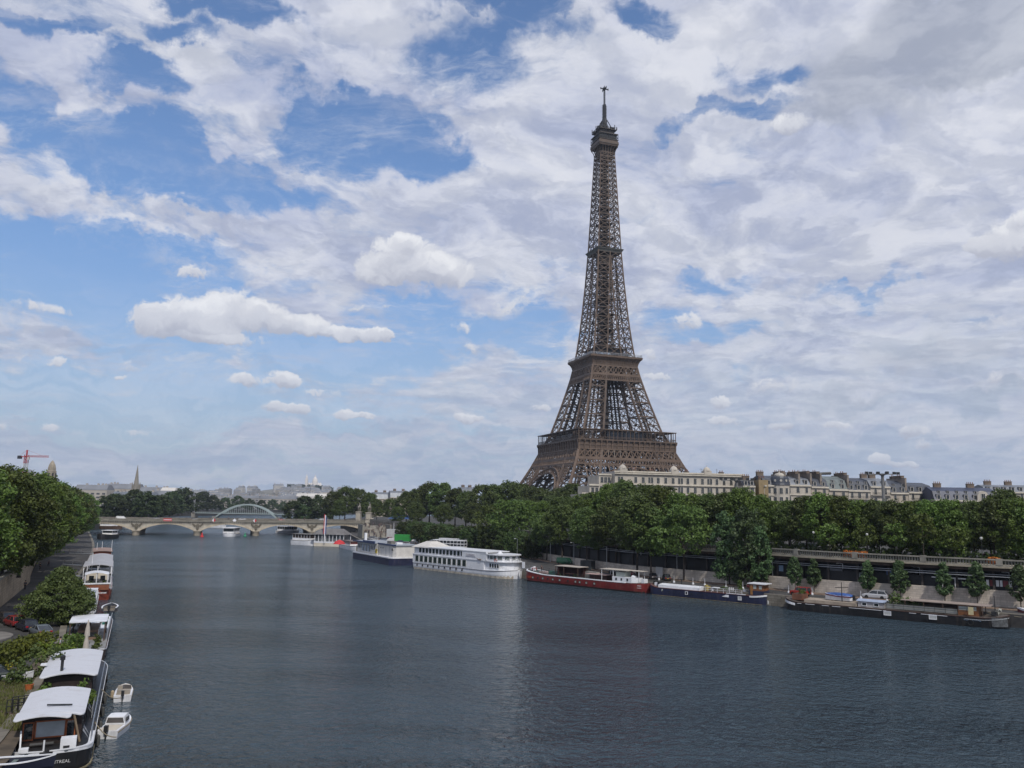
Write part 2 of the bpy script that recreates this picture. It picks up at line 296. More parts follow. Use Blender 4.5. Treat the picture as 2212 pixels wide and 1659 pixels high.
def tower():
    t=thing('lattice_tower','tall brown iron lattice tower with two wide platforms and an antenna on top','tower',(TX,TY,TZ),TH)
    for sx in(-1,1):
        for sy in(-1,1):
            b=MB()
            def cpt(i,j,z):
                w,s_=Wz(z),Sz(z); return (sx*(w-(s_ if i else 0)),sy*(w-(s_ if j else 0)),z)
            zs=[3.5,14,24,33,41,51,57.5,64,75,85,95,104,110]
            cw=lambda z: 1.55 if z<60 else 1.15
            for k in range(len(zs)-1):
                z0,z1=zs[k],zs[k+1]
                for (i,j) in((0,0),(0,1),(1,0),(1,1)): b.mat(1 if (i,j)==(0,0) else 0).beam(cpt(i,j,z0),cpt(i,j,z1),cw(z0)*(1 if (i,j)!=(1,1) else .85))
                b.mat(0)
                for (p,q) in(((0,0),(0,1)),((0,1),(1,1)),((1,1),(1,0)),((1,0),(0,0))):
                    A0,B0,A1,B1=cpt(*p,z0),cpt(*q,z0),cpt(*p,z1),cpt(*q,z1)
                    th=.52 if z0<60 else .38
                    b.beam(A0,B1,th); b.beam(B0,A1,th); b.beam(A1,B1,.7,.9)
                    C=[(A0[n]+B0[n]+A1[n]+B1[n])/4 for n in range(3)]
                    M0=[(A0[n]+A1[n])/2 for n in range(3)]; M1=[(B0[n]+B1[n])/2 for n in range(3)]; T=[(A1[n]+B1[n])/2 for n in range(3)]; Bo=[(A0[n]+B0[n])/2 for n in range(3)]
                    for (e,f_) in((M0,C),(M1,C)): b.beam(e,f_,.34)
                    for (e,f_) in((M0,T),(M1,T),(M0,Bo),(M1,Bo)): b.beam(e,f_,.26)
                    b.beam([C[0]-.7,C[1],C[2]],[C[0]+.7,C[1],C[2]],1.3)
                # sloping lift track and stair inside the leg
                ca=[sum(cpt(i,j,z0)[n] for i in(0,1) for j in(0,1))/4 for n in range(3)]; cb=[sum(cpt(i,j,z1)[n] for i in(0,1) for j in(0,1))/4 for n in range(3)]
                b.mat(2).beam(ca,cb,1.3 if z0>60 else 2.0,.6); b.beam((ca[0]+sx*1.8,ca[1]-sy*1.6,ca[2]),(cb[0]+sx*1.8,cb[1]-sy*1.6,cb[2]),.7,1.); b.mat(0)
                if z0>60:
                    for kk in range(2):
                        zz=z0+(z1-z0)*(kk+.5)/2; cc=[(ca[n]+cb[n])/2 for n in range(2)]
                        b.mat(2).cbox((cc[0],cc[1],zz),(2.2,2.2,.3)); b.mat(0)
            b.build('leg',[IRON,IRON3,IRON2],t)
    # arches between the legs
    for F in faces4():
        b=MB()
        r0,r1,zc=33.5,37.2,3.2; n=40
        for k in range(n):
            a0,a1=math.pi*k/n,math.pi*(k+1)/n
            for r,wd in((r0,1.),(r1,1.)):
                p=[]
                for a in(a0,a1):
                    z=zc+r*math.sin(a)*.985; p.append(F(r*math.cos(a),Wz(max(z,4))+.1,z))
                b.mat(1).beam(p[0],p[1],1.1,.7)
            z0=zc+r0*math.sin(a0)*.985; z1=zc+r1*math.sin(a1)*.985; z0b=zc+r1*math.sin(a0)*.985; z1b=zc+r0*math.sin(a1)*.985
            b.mat(0).beam(F(r0*math.cos(a0),Wz(max(z0,4)),z0),F(r1*math.cos(a1),Wz(max(z1,4)),z1),.34)
            b.beam(F(r1*math.cos(a0),Wz(max(z0b,4)),z0b),F(r0*math.cos(a1),Wz(max(z1b,4)),z1b),.34)
            # deep soffit
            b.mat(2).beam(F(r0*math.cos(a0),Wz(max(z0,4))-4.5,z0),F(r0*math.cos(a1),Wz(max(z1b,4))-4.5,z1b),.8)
            if k%2==0: b.beam(F(r0*math.cos(a0),Wz(max(z0,4))-4.5,z0),F(r0*math.cos(a0),Wz(max(z0,4)),z0),.5)
            b.mat(0)
        # spandrel of round openings under the small lattice
        x=-33.
        while x<33.1:
            zt=41.; rr=abs(x)
            zb=zc+math.sqrt(max(r1*r1-x*x,0))*.985 if rr<r1 else 10
            if zt-zb>.4:
                b.mat(1).beam(F(x,Wz(41)+.2,zt),F(x,Wz(max(zb,6))+.2,zb),.55)
                if zt-zb>2.2:
                    for q in range(6):
                        a0,a1=math.pi*q/6,math.pi*(q+1)/6; R_=1.5
                        b.beam(F(x+1.65+R_*math.cos(a0),Wz(40)+.2,zt-2+R_*math.sin(a0)),F(x+1.65+R_*math.cos(a1),Wz(40)+.2,zt-2+R_*math.sin(a1)),.6)
            x+=3.3
        b.build('arch',[IRON,IRON3,IRON2],t)
    # first platform
    b=MB()
    for F in faces4():
        def lat(z0,z1,nx,th,w0=None,w1=None,edge=.9,cross=True):
            w0=Wz(z0) if w0 is None else w0; w1=Wz(z1) if w1 is None else w1; e=.35
            b.mat(1).beam(F(-w0,w0+e,z0),F(w0,w0+e,z0),edge); b.beam(F(-w1,w1+e,z1),F(w1,w1+e,z1),edge)
            b.mat(0)
            for k in range(nx):
                u0,u1=-1+2*k/nx,-1+2*(k+1)/nx
                b.mat(1).beam(F(u0*w0,w0+e,z0),F(u1*w1,w1+e,z1),th); b.beam(F(u1*w0,w0+e,z0),F(u0*w1,w1+e,z1),th)
                b.mat(0)
                if cross: b.beam(F(u0*w0,w0+e,z0),F(u0*w1,w1+e,z1),th*.9)
        lat(41.3,44.6,38,.38,cross=False); lat(45.4,51.,17,.62)
        # frieze with consoles
        b.mat(0); pts=[F(-35.2,35.2,51),F(35.2,35.2,51),F(35.35,35.35,56.6),F(-35.35,35.35,56.6)]
        ins=[F(-34,34,51),F(34,34,51),F(34,34,56.6),F(-34,34,56.6)]
        b.add(pts+ins,[(0,1,2,3),(4,7,6,5),(0,4,5,1),(3,2,6,7)])
        for k in range(19):
            u=-35.2+70.4*k/18; b.mat(1).beam(F(u,35.5,51),F(u,35.75,56.6),.5,.5); b.beam(F(u,35.9,55.4),F(u,36.3,56.7),.9,.7)
        b.mat(1); b.beam(F(-35.5,35.5,51.1),F(35.5,35.5,51.1),.6,.5); b.beam(F(-35.4,35.45,53.8),F(35.4,35.45,53.8),.35,.35)
        b.mat(0).beam(F(-36,35.9,57.1),F(36,35.9,57.1),1.1,.9)
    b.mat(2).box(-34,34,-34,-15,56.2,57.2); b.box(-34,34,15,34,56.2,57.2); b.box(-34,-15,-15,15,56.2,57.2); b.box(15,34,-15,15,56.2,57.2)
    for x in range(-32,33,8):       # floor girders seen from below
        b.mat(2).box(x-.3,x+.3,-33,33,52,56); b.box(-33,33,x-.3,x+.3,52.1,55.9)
    plat=b.build('first_platform',[IRON,IRON3,IRON2],t)
    b=MB()
    for F in faces4():
        for k in range(24):
            u=-35.3+70.6*k/23; b.beam(F(u,35.5,57.6),F(u,35.5,63.6),.34)
        for zz,th in((58.6,.16),(59.2,.2)): b.beam(F(-35.5,35.6,zz),F(35.5,35.6,zz),th)
        for k in range(70):
            u=-35+k; b.beam(F(u,35.6,57.6),F(u,35.6,59.2),.1)
        b.mat(1).beam(F(-35.9,33.2,63.9),F(35.9,33.2,63.9),5.6,.5); b.mat(0)
    b.build('gallery_canopy',[IRON,IRON],plat)
    for (x0,x1,y0,y1) in((-13,17,-30.5,-21),(-30.5,-21,-14,14),(21,30,-14,14),(-14,14,21,30)):
        b=MB(); b.box(x0,x1,y0,y1,57.25,63.); b.mat(1).box(x0-.4,x1+.4,y0-.4,y1+.4,63.,63.5)
        n=int((x1-x0)/2.5)
        for k in range(n+1): b.box(x0+(x1-x0)*k/n-.1,x0+(x1-x0)*k/n+.1,y0-.12,y0-.003,57.3,63.)
        n=int((y1-y0)/2.5)
        for k in range(n+1): b.box(x0-.12,x0-.003,y0+(y1-y0)*k/n-.1,y0+(y1-y0)*k/n+.1,57.3,63.)
        b.build('pavilion',[glass('pavilion_glass',(.02,.03,.045),.12),IRON2],plat)
    # second platform
    b=MB()
    for F in faces4():
        e=.25
        for z0,z1,nx,th,cr_ in((99.6,103.2,26,.34,False),(104.,109.6,9,.5,True)):
            w0,w1=Wz(z0),Wz(z1)
            b.mat(1).beam(F(-w0,w0+e,z0),F(w0,w0+e,z0),.75); b.beam(F(-w1,w1+e,z1),F(w1,w1+e,z1),.75)
            for k in range(nx):
                u0,u1=-1+2*k/nx,-1+2*(k+1)/nx
                b.mat(1).beam(F(u0*w0,w0+e,z0),F(u1*w1,w1+e,z1),th); b.beam(F(u1*w0,w0+e,z0),F(u0*w1,w1+e,z1),th)
                if cr_: b.mat(0).beam(F(u0*w0,w0+e,z0),F(u0*w1,w1+e,z1),th*.8)
        prof=[(17.0,109.8),(17.2,111.5),(17.7,113),(18.5,114.4),(19.6,115.4),(19.8,116.6),(19.2,116.7)]
        for (w0,z0),(w1,z1) in zip(prof,prof[1:]):
            b.mat(0 if z1<115.3 else 1).add([F(-w0,w0,z0),F(w0,w0,z0),F(w1,w1,z1),F(-w1,w1,z1)],[(0,1,2,3)])
        for k in range(13):
            u=-1+2*k/12
            for (w0,z0),(w1,z1) in zip(prof[:5],prof[1:5]): b.mat(1).beam(F(u*w0,w0+.05,z0),F(u*w1,w1+.05,z1),.35,.3)
    b.mat(2).box(-19.2,19.2,-19.2,19.2,115.6,116.5); b.box(-16.4,16.4,-16.4,16.4,109.7,110.4); b.box(-8,8,-8,8,104,109.6)
    p2=b.build('second_platform',[IRON,IRON3,IRON2],t)
    b=MB()
    for F in faces4():
        for k in range(33): b.beam(F(-19.3+38.6*k/32,19.4,116.5),F(-19.3+38.6*k/32,19.4,118.2),.14)
        b.beam(F(-19.3,19.4,118.2),F(19.3,19.4,118.2),.2); b.beam(F(-19.3,19.4,117.3),F(19.3,19.4,117.3),.14)
    b.build('railing',CHROME,p2)
    b=MB(); b.box(-12.6,12.6,-12.6,12.6,116.6,119.2); b.mat(1).box(-13.6,13.6,-13.6,13.6,119.2,120.); b.mat(0).box(-10,10,-10,10,120,123.2); b.mat(1).box(-11.5,11.5,-11.5,11.5,123.2,123.9)
    b.mat(2).box(-13.2,-2,-13.75,-13.6,118.2,119.1); b.box(-13.75,-13.6,-11,9,118.2,119.1)
    b.build('upper_deck',[DARKM,IRON2,mat('pale_blue_panel',(.35,.45,.58),.5)],p2)
    # shaft
    b=MB(); n=29; zs=[]; z=116.6; 
    hs=[9.2-5.3*k/(n-1) for k in range(n)]; sc_=(270-116.6)/sum(hs)
    for h in hs: zs.append(z); z+=h*sc_
    zs.append(270.)
    gap=lambda z: max(0,(1-(z-116)/84))*.36
    for k in range(n):
        z0,z1=zs[k],zs[k+1]; w0,w1=Wz(z0),Wz(z1)
        for F in faces4():
            b.mat(1).beam(F(-w0,w0,z0),F(-w1,w1,z1),.95-.45*(k/n))
            g0,g1=gap(z0)*w0,gap(z1)*w1
            cols=[(-w0,-w1),(-g0,-g1),(g0,g1),(w0,w1)] if g0>.5 else [(-w0,-w1),(0,0),(w0,w1)]
            for (a0,a1) in cols[1:-1]: b.mat(1).beam(F(a0,w0,z0),F(a1,w1,z1),.72-.3*(k/n))
            b.mat(0).beam(F(-w1,w1,z1),F(w1,w1,z1),.42,.5)
            for (c,d) in zip(cols,cols[1:]):
                if abs(d[0]-c[0])<1.5: continue
                th=.46-.16*(k/n)
                b.beam(F(c[0],w0,z0),F(d[1],w1,z1),th); b.beam(F(d[0],w0,z0),F(c[1],w1,z1),th)
                if len(cols)==4 and (c[0]<-1 and d[0]<0 or c[0]>0):
                    wm=(w0+w1)/2; zm=(z0+z1)/2; b.beam(F((c[0]+c[1])/2,wm,zm),F((d[0]+d[1])/2,wm,zm),.26)
        # inner chords of the four legs and cross frames
        if gap(z0)*w0>.5:
            for sx in(-1,1):
                for sy in(-1,1):
                    b.mat(2).beam((sx*gap(z0)*w0,sy*gap(z0)*w0,z0),(sx*gap(z1)*w1,sy*gap(z1)*w1,z1),.5)
                    b.beam((sx*gap(z1)*w1,sy*gap(z1)*w1,z1),(sx*w1,sy*w1,z1),.3)
        b.mat(2); 
        for sgn in(-1,1): b.beam((-w1,sgn*w1,z1),(w1,-sgn*w1,z1),.34)
    b.build('shaft',[IRON,IRON3,IRON2],t)
    b=MB()
    for k in range(52):
        z0=124+k*2.8; r=min(3.6,Wz(z0)*.34)
        for (i,j) in((-1,-1),(1,-1),(1,1),(-1,1)): b.beam((i*r,j*r,z0),(i*r,j*r,z0+2.8),.6)
        b.beam((-r,-r,z0),(r,r,z0+2.8),.42); b.beam((r,-r,z0),(-r,r,z0+2.8),.42); b.beam((r,-r,z0),(r,r,z0+2.8),.42); b.beam((-r,r,z0),(-r,-r,z0+2.8),.42)
        b.box(-r,r,-r,r,z0-.2,z0+.2)
        if k%4==1: b.box(-r*1.7,r*1.7,-r*1.7,r*1.7,z0-.25,z0+.35)
    b.box(-1.1,1.1,-1.1,1.1,124,270)
    for z in (64,):
        b.box(-2.2,2.2,-2.2,2.2,64,109); 
        for k in range(10): b.box(-4,4,-4,4,66+4.4*k,66.4+4.4*k)
    b.build('lift_shaft',IRON2,t)
    b=MB(); b.box(-8.2,8.2,-8.2,8.2,193.2,194.); b.box(-4.6,4.6,-4.6,4.6,186,193)
    for F in faces4():
        b.mat(1).add([F(-8.9,8.9,193.6),F(8.9,8.9,193.6),F(10.4,10.4,196.2),F(-10.4,10.4,196.2)],[(0,1,2,3)]); b.add([F(-8.9,8.85,193.6),F(8.9,8.85,193.6),F(10.4,10.35,196.2),F(-10.4,10.35,196.2)],[(3,2,1,0)])
        b.mat(0).beam(F(-9.9,9.9,195.5),F(9.9,9.9,195.5),.35); b.beam(F(-8.9,8.9,193.6),F(8.9,8.9,193.6),.6)
    b.build('middle_deck',[IRON2,mat('safety_net',(.10,.105,.095),.8)],t)
    # third platform
    b=MB()
    prof=[(5.55,268.5),(5.7,271),(6.3,273),(7.3,274.6),(7.7,275.8),(7.8,276.1),(7.8,278.),(7.3,278.1),(7.3,279.6)]
    for F in faces4():
        for i,((w0,z0),(w1,z1)) in enumerate(zip(prof,prof[1:])):
            if i<3:
                for k in range(7):
                    u=-1+2*k/6; b.mat(0).beam(F(u*w0,w0,z0),F(u*w1,w1,z1),.5)
            else: b.mat(0).add([F(-w0,w0,z0),F(w0,w0,z0),F(w1,w1,z1),F(-w1,w1,z1)],[(0,1,2,3)])
    b.mat(2).box(-7.9,7.9,-7.9,7.9,275.9,276.3); b.box(-4.4,4.4,-4.4,4.4,266,275.8); b.box(-7.7,7.7,-7.7,7.7,279.2,279.7)
    p3=b.build('third_platform',[IRON,IRON3,IRON2],t)
    b=MB(); b.box(-6.6,6.6,-6.6,6.6,279.7,283.6); b.mat(1).box(-7.5,7.5,-7.5,7.5,283.6,284.3); b.box(-5.4,5.4,-5.4,5.4,284.3,287.4); b.box(-6.9,6.9,-6.9,6.9,287.4,287.9)
    rnd=random.Random(5)
    for F in faces4():
        for k in range(9):
            u=-7.4+14.8*k/8; b.mat(0).beam(F(u,7.5,279.6),F(u,7.5,284),.22)
            if rnd.random()<.7: b.beam(F(u*.9,6.9,287.9),F(u*.9,6.9,288.6+rnd.random()*3),.4)
        b.beam(F(-7.5,7.5,281.4),F(7.5,7.5,281.4),.25); b.beam(F(-7,7,289),F(7,7,289),.2)
        b.beam(F(-4.6,4.6,288),F(-1.4,1.4,297),.6); b.beam(F(0,5,288),F(0,1.4,296),.5)
        for k in range(5): b.cbox(F(rnd.uniform(-5,5),rnd.uniform(4,6.5),288.5+rnd.random()*1.8),(1.3,1.3,1.6))
    b.build('upper_cage',[DARKM,IRON2],p3)
    b=MB(); b.lathe([(3.4,287.9),(3.2,291),(2.2,293.5),(1.7,298.4),(1.35,298.5),(1.3,309.4),(.5,309.5),(.5,310)],10)
    for k in range(9):
        z=299+k*1.15; b.box(-1.9,1.9,-.25,.25,z,z+.35); b.box(-.25,.25,-1.9,1.9,z+.5,z+.85)
    for k in range(9):
        z0=309.6+k*1.4
        for (i,j) in((-1,-1),(1,-1),(1,1),(-1,1)): b.beam((i*.42,j*.42,z0),(i*.42,j*.42,z0+1.4),.22)
        b.box(-.5,.5,-.5,.5,z0,z0+.22)
    b.box(-3.1,3.1,-.3,.3,321.8,322.4); b.box(-.3,.3,-3.1,3.1,321.8,322.4); b.box(-1.1,1.1,-1.1,1.1,322.,323); b.beam((0,0,322),(0,0,324.6),.4)
    for s_ in(-3,3): b.box(s_-.25,s_+.25,-.25,.25,321.4,322.9); b.box(-.25,.25,s_-.25,s_+.25,321.4,322.9)
    b.build('antenna',DARKM,t)
    for sx in(-1,1):
        for sy in(-1,1):
            for i in(0,1):
                for j in(0,1): x,y=sx*(Wz(4)-i*Sz(4)),sy*(Wz(4)-j*Sz(4)); MB().box(x-3,x+3,y-3,y+3,3.4,6.5).build('masonry_footing',LIMEG,t)
tower()
# ---------------------------------------------------------------- stone bridge
BM=stone('bridge_stone',(.47,.43,.365),1.6,.6,.1,.8)
def bridge():
    bx=197.4-15.6+15.6*0
    pc=[-(197.4+31.2*k) for k in range(4)]            # pier centres, right to left
    ends=(pc[0]+31.2,pc[-1]-31.2)
    t=thing('stone_bridge','pale stone road bridge of five low arches crossing the river','bridge',(TX,TY,0),TH)
    b=MB(); sup=[ends[0]]+pc+[ends[1]]; zt=7.5
    def bot(x):
        for a,c in zip(sup,sup[1:]):
            if c<=x<=a:
                ra=a-(1.75 if a!=sup[0] else 0); rc=c+(1.75 if c!=sup[-1] else 0)
                if x>=ra or x<=rc: return 2.5
                u=(x-(ra+rc)/2)/((ra-rc)/2); h=3.6; r=((ra-rc)/2); Rr=(r*r+h*h)/(2*h); return 2.5+math.sqrt(max(Rr*Rr-(u*r)**2,0))-(Rr-h)
        return 2.5
    xs=sorted(set([ends[1]-.01+ (ends[0]-ends[1])*k/220 for k in range(221)]+[s+d for s in sup for d in(-1.76,-1.74,1.74,1.76)]))
    xs=[x for x in xs if ends[1]<=x<=ends[0]]
    rings=[]
    for x in xs: z=bot(x); rings.append([(x,-17.5,z),(x,17.5,z),(x,17.5,zt),(x,-17.5,zt)])
    b.loft(rings)
    # ring of voussoirs proud of the spandrel
    for a,c in zip(sup,sup[1:]):
        ra=a-(1.75 if a!=sup[0] else 0); rc=c+(1.75 if c!=sup[-1] else 0)
        for k in range(26):
            x0,x1=rc+(ra-rc)*(k+.02)/26,rc+(ra-rc)*(k+.98)/26
            b.mat(1).add([(x0,-17.65,bot(x0+.01)),(x1,-17.65,bot(x1-.01)),(x1,-17.65,bot(x1-.01)+.9),(x0,-17.65,bot(x0+.01)+.9)],[(0,1,2,3)]); b.mat(0)
    deck=b.build('arch_span',[BM,mat('voussoir',(.44,.38,.29),.8)],t)
    for x in pc:
        b=MB(); poly=[(x-1.9,-17),(x-1.9,17)]+[(x-1.9*math.cos(a),17+3*math.sin(a)) for a in (math.pi*k/8 for k in range(1,8))]+[(x+1.9,17),(x+1.9,-17)]+[(x+1.9*math.cos(a),-17-3*math.sin(a)) for a in (math.pi*k/8 for k in range(1,8))]
        b.prism(poly,-2,2.0); cxp=[(x+(p[0]-x)*1.16,p[1]*1.012) for p in poly]; b.prism(cxp,2.0,2.6); b.build('pier',stone('pier_stone',(.33,.29,.23),1.4,.5,.2),t)
        b=MB()      # wreath and wings carved on the spandrel
        b.prism([(x+1.1*math.cos(a),5.2+1.2*math.sin(a)) for a in (2*math.pi*k/12 for k in range(12))],-17.95,-17.5,'y')
        for s_ in(-1,1): b.prism([(x+s_*.8,5.4),(x+s_*2.6,6.9),(x+s_*3.0,6.2),(x+s_*1.6,4.6)][::s_],-17.85,-17.5,'y')
        b.prism([(x-.9,3.9),(x-.3,3.0),(x+.3,3.0),(x+.9,3.9)],-17.8,-17.5,'y')
        b.build('carved_emblem',mat('weathered_relief',(.13,.115,.09),.9),t)
    b=MB(); L0,L1=ends[1]-6,ends[0]+10
    b.box(L0,L1,-18.1,18.1,7.5,7.95)
    x=L0
    while x<L1: b.box(x,x+.55,-18.5,-18.1,7.15,7.9); x+=1.15
    b.build('cornice',LIMEG,t)
    for y in(-18,17.6):
        b=MB(); b.box(L0,L1,y,y+.4,7.95,8.9); x=L0
        while x<L1: b.box(x,x+1.2,y-.12,y+.52,7.95,9.05); x+=7.8
        b.box(L0,L1,y-.08,y+.48,8.9,9.02); b.build('parapet',stone('parapet_stone',(.22,.205,.175),2.,.5,.15),t)
    b=MB(); b.box(L0-70,L1+60,-17.3,17.3,7.95,8.05); b.build('roadway',ASPH,t)
    b=MB(); b.box(ends[0],ends[0]+9,-20,20,-2,7.5); b.box(ends[0]+9,ends[0]+45,-19,19,-2,7.9); b.box(ends[0]-.1,ends[0]+3.5,-21.5,-17.5,-2,10.2); b.box(ends[0]-.4,ends[0]+3.8,-21.8,-17.2,10.2,10.7); b.build('abutment',BM,t)
    MB().box(ends[1]-9,ends[1],-20,20,-2,7.5).build('abutment',BM,t)
    return ends,pc
BE,BP=bridge()
def tl(a,b,z): c,s_=math.cos(TH),math.sin(TH); return (TX+a*c-b*s_,TY+a*s_+b*c,z)
# ---------------------------------------------------------------- walls along the quays
def offset(poly,d):
    out=[]
    for i,p in enumerate(poly):
        a=poly[max(i-1,0)]; c=poly[min(i+1,len(poly)-1)]; tx,ty=c[0]-a[0],c[1]-a[1]; L=math.hypot(tx,ty); out.append((p[0]+ty/L*d,p[1]-tx/L*d))
    return out          # positive d lies to the right of the direction of travel
def smooth(poly,n=4):
    out=[]
    for i in range(len(poly)-1):
        p0,p1,p2,p3=poly[max(i-1,0)],poly[i],poly[i+1],poly[min(i+2,len(poly)-1)]
        for k in range(n):
            t=k/n; f=lambda a,b,c,d:.5*((2*b)+(-a+c)*t+(2*a-5*b+4*c-d)*t*t+(-a+3*b-3*c+d)*t**3)
            out.append((f(p0[0],p1[0],p2[0],p3[0]),f(p0[1],p1[1],p2[1],p3[1])))
    return out+[poly[-1]]
def strip(b,poly,d0,d1,z0,z1):
    A,B=offset(poly,d0),offset(poly,d1); b.loft([[(a[0],a[1],z0),(c[0],c[1],z0),(c[0],c[1],z1),(a[0],a[1],z1)] for a,c in zip(A,B)])
def along(poly,s):
    for a,c in zip(poly,poly[1:]):
        L=math.hypot(c[0]-a[0],c[1]-a[1])
        if s<=L: u=((c[0]-a[0])/L,(c[1]-a[1])/L); return (a[0]+u[0]*s,a[1]+u[1]*s),u
        s-=L
    return poly[-1],u
def plen(poly): return sum(math.hypot(c[0]-a[0],c[1]-a[1]) for a,c in zip(poly,poly[1:]))
def meet(poly,Dx):          # where the sight line of survey column Dx crosses a polyline
    d=ray(Dx,1100); r=d.x/d.y
    for a,c in zip(poly,poly[1:]):
        f0=a[0]-r*a[1]; f1=c[0]-r*c[1]
        if f0*f1<=0: t=f0/(f0-f1); return (a[0]+t*(c[0]-a[0]),a[1]+t*(c[1]-a[1]))
    return None
WALLM=stone('pale_quay_wall',(.52,.465,.405),1.1,.45,.13,.7)
lw=smooth(LW[1:],4)
t=thing('quay_wall','long pale stone retaining wall beside the parked cars, carrying the tree-lined road','wall')
b=MB(); strip(b,lw,-.65,0,LQZ-.3,7.0); b.build('wall_face',stone('tan_quay_wall',(.33,.265,.19),1.1,.45,.15,.7),t)
b=MB(); strip(b,lw,-.8,.12,7.0,7.25); b.build('coping',LIMEG,t)
b=MB(); strip(b,lw,-4.4,-.9,6.45,6.62); tag(b.build('pavement',CONC),kind='structure')
b=MB(); strip(b,lw,-14,-4.6,6.4,6.52); tag(b.build('road',ASPH),kind='structure')
rw=smooth(RW[:10],5); rwf=smooth(RW[9:],3)
t=thing('railway_gallery','long dark railway gallery under a stone balustrade, above a pale block wall','gallery')
b=MB(); wt=[5.3-1.3*max(0,(k-20)/(len(rw)-20)) for k in range(len(rw))]; A_,B_=offset(rw,0),offset(rw,.9); b.loft([[(a[0],a[1],RQZ-.3),(c[0],c[1],RQZ-.3),(c[0],c[1],z),(a[0],a[1],z)] for a,c,z in zip(A_,B_,wt)]); b.build('retaining_wall',WALLM,t)
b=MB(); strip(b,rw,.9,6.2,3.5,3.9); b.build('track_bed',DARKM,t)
b=MB(); strip(b,rw,6.0,6.3,3.8,8.9); b.build('back_wall',mat('near_black_wall',(.012,.014,.016),.8,.5,.3),t)  # back of the gallery opening, coloured near black
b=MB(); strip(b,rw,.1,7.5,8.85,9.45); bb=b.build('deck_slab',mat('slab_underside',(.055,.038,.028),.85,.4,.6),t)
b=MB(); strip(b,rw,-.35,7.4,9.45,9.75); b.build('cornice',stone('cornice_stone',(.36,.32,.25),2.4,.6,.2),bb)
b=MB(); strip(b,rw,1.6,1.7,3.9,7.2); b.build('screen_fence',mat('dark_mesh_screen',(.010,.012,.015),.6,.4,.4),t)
b=MB(); strip(b,rw,.35,.5,7.75,7.88); strip(b,rw,.35,.5,8.15,8.25); b.build('cable_rail',GREYP,t)
L=plen(rw); s_=3.
while s_<L:
    (x,y),u=along(rw,s_); b=MB(); n=(-u[1],u[0]) if 0 else (u[1],-u[0])
    b.prism([(-.2,-.2),(.2,-.2),(.2,.2),(-.2,.2)],3.8,8.85); o=b.build('column',mat('rusty_column',(.04,.034,.032),.7,.3),t); o.location=(x+n[0]*1.3,y+n[1]*1.3,0); o.rotation_euler=(0,0,math.atan2(u[1],u[0])); s_+=6.2
    if len(t.children)>70: break
b=MB(); strip(b,rw,-.15,.55,9.75,9.98); strip(b,rw,-.2,.6,10.85,11.08)
s_=.2
while s_<L:
    (x,y),u=along(rw,s_); n=(u[1],-u[0]); k=int(s_/.5)%26
    cx,cy=x+n[0]*.2,y+n[1]*.2; r=.13 if k else .55
    pts=[(cx+u[0]*i*r+n[0]*j*(.1 if k else .42),cy+u[1]*i*r+n[1]*j*(.1 if k else .42)) for i,j in((-1,-1),(1,-1),(1,1),(-1,1))]
    b.prism(ccw(pts),9.98,10.85 if k else 11.2); s_+=.5
b.build('balustrade',LIMEG,t)
t=thing('quay_wall','grey stone quay wall behind the clipped trees, running to the stone bridge','wall')
b=MB(); strip(b,rwf,0,6.8,RQZ-.3,9.2); b.build('wall_face',stone('grey_quay_wall',(.24,.21,.17),1.2,.45,.2),t)
b=MB(); strip(b,rwf,-.2,.6,9.2,9.45); strip(b,rwf,0,.4,9.45,10.3); b.build('parapet',LIMEG,t)
b=MB(); strip(b,smooth(RW[:12],4),-3.2,-.3,RQZ-.1,RQZ+.13); tag(b.build('pavement',mat('warm_paving',(.17,.125,.095),.9,.25,.4)),kind='structure')
b=MB(); strip(b,smooth(RW[:12],4),-3.42,-3.2,RQZ-.1,RQZ+.14); tag(b.build('kerb',mat('kerb_brick',(.25,.17,.12),.9,.3,1.)),kind='structure')
b=MB(); strip(b,smooth(RE[:12],4),0,.9,-1,RQZ+.12); tag(b.build('quay_edge',QUAYM),kind='structure')
b=MB(); strip(b,smooth(LS[1:9],4),-.8,0,-1,LQZ+.12); tag(b.build('quay_edge',QUAYM),kind='structure')
# boards and posters on the gallery screen
def board(Dx,w,z0,z1,m,name,label,cat,inset=1.45,parts=None):
    x,y=meet(offset(rw,inset),Dx); (_,u)=min((along(rw,k*1.) for k in range(int(L))),key=lambda q:math.hypot(q[0][0]-x,q[0][1]-y))
    a=math.atan2(-u[1],-u[0]); 
    if parts:
        t=thing(name,label,cat,(x,y,0),a)
        for (x0,x1,za,zb,mm,nn) in parts: MB().box(x0,x1,-.05,.05,za,zb).build(nn,mm,t)
        return t
    o=MB().box(-w/2,w/2,-.05,.05,z0-.04,z1+.04).mat(1).box(-w/2+.06,w/2-.06,-.07,-.055,z0,z1).build(name,[DARKM,m]); o.location=(x,y,0); o.rotation_euler=(0,0,a); return tag(o,label,cat)
BLUEB=mat('blue_board',(.04,.10,.28),.5); 
board(1682,1.6,6.0,7.3,mat('pale_blue_poster',(.2,.3,.45),.5),'poster','small pale blue poster on the gallery screen above the maroon parked car','poster')
board(1919,2.,6.9,7.7,BLUEB,'sign_board','plain blue board on the dark gallery screen above the silver car','sign')
board(1854,1.9,6.0,7.0,mat('grey_green_panel',(.16,.19,.18),.6),'panel_board','grey green panel on the gallery screen, uphill of the silver car','panel')
board(1798,3.4,7.05,7.5,mat('faded_panel',(.09,.10,.12),.6),'panel_board','long faded grey strip panel on the gallery screen between two young trees','panel')
board(1632,1.1,5.95,6.9,mat('dim_panel',(.10,.12,.14),.6),'panel_board','small dim panel on the gallery screen near the tall leaning trunk','panel')
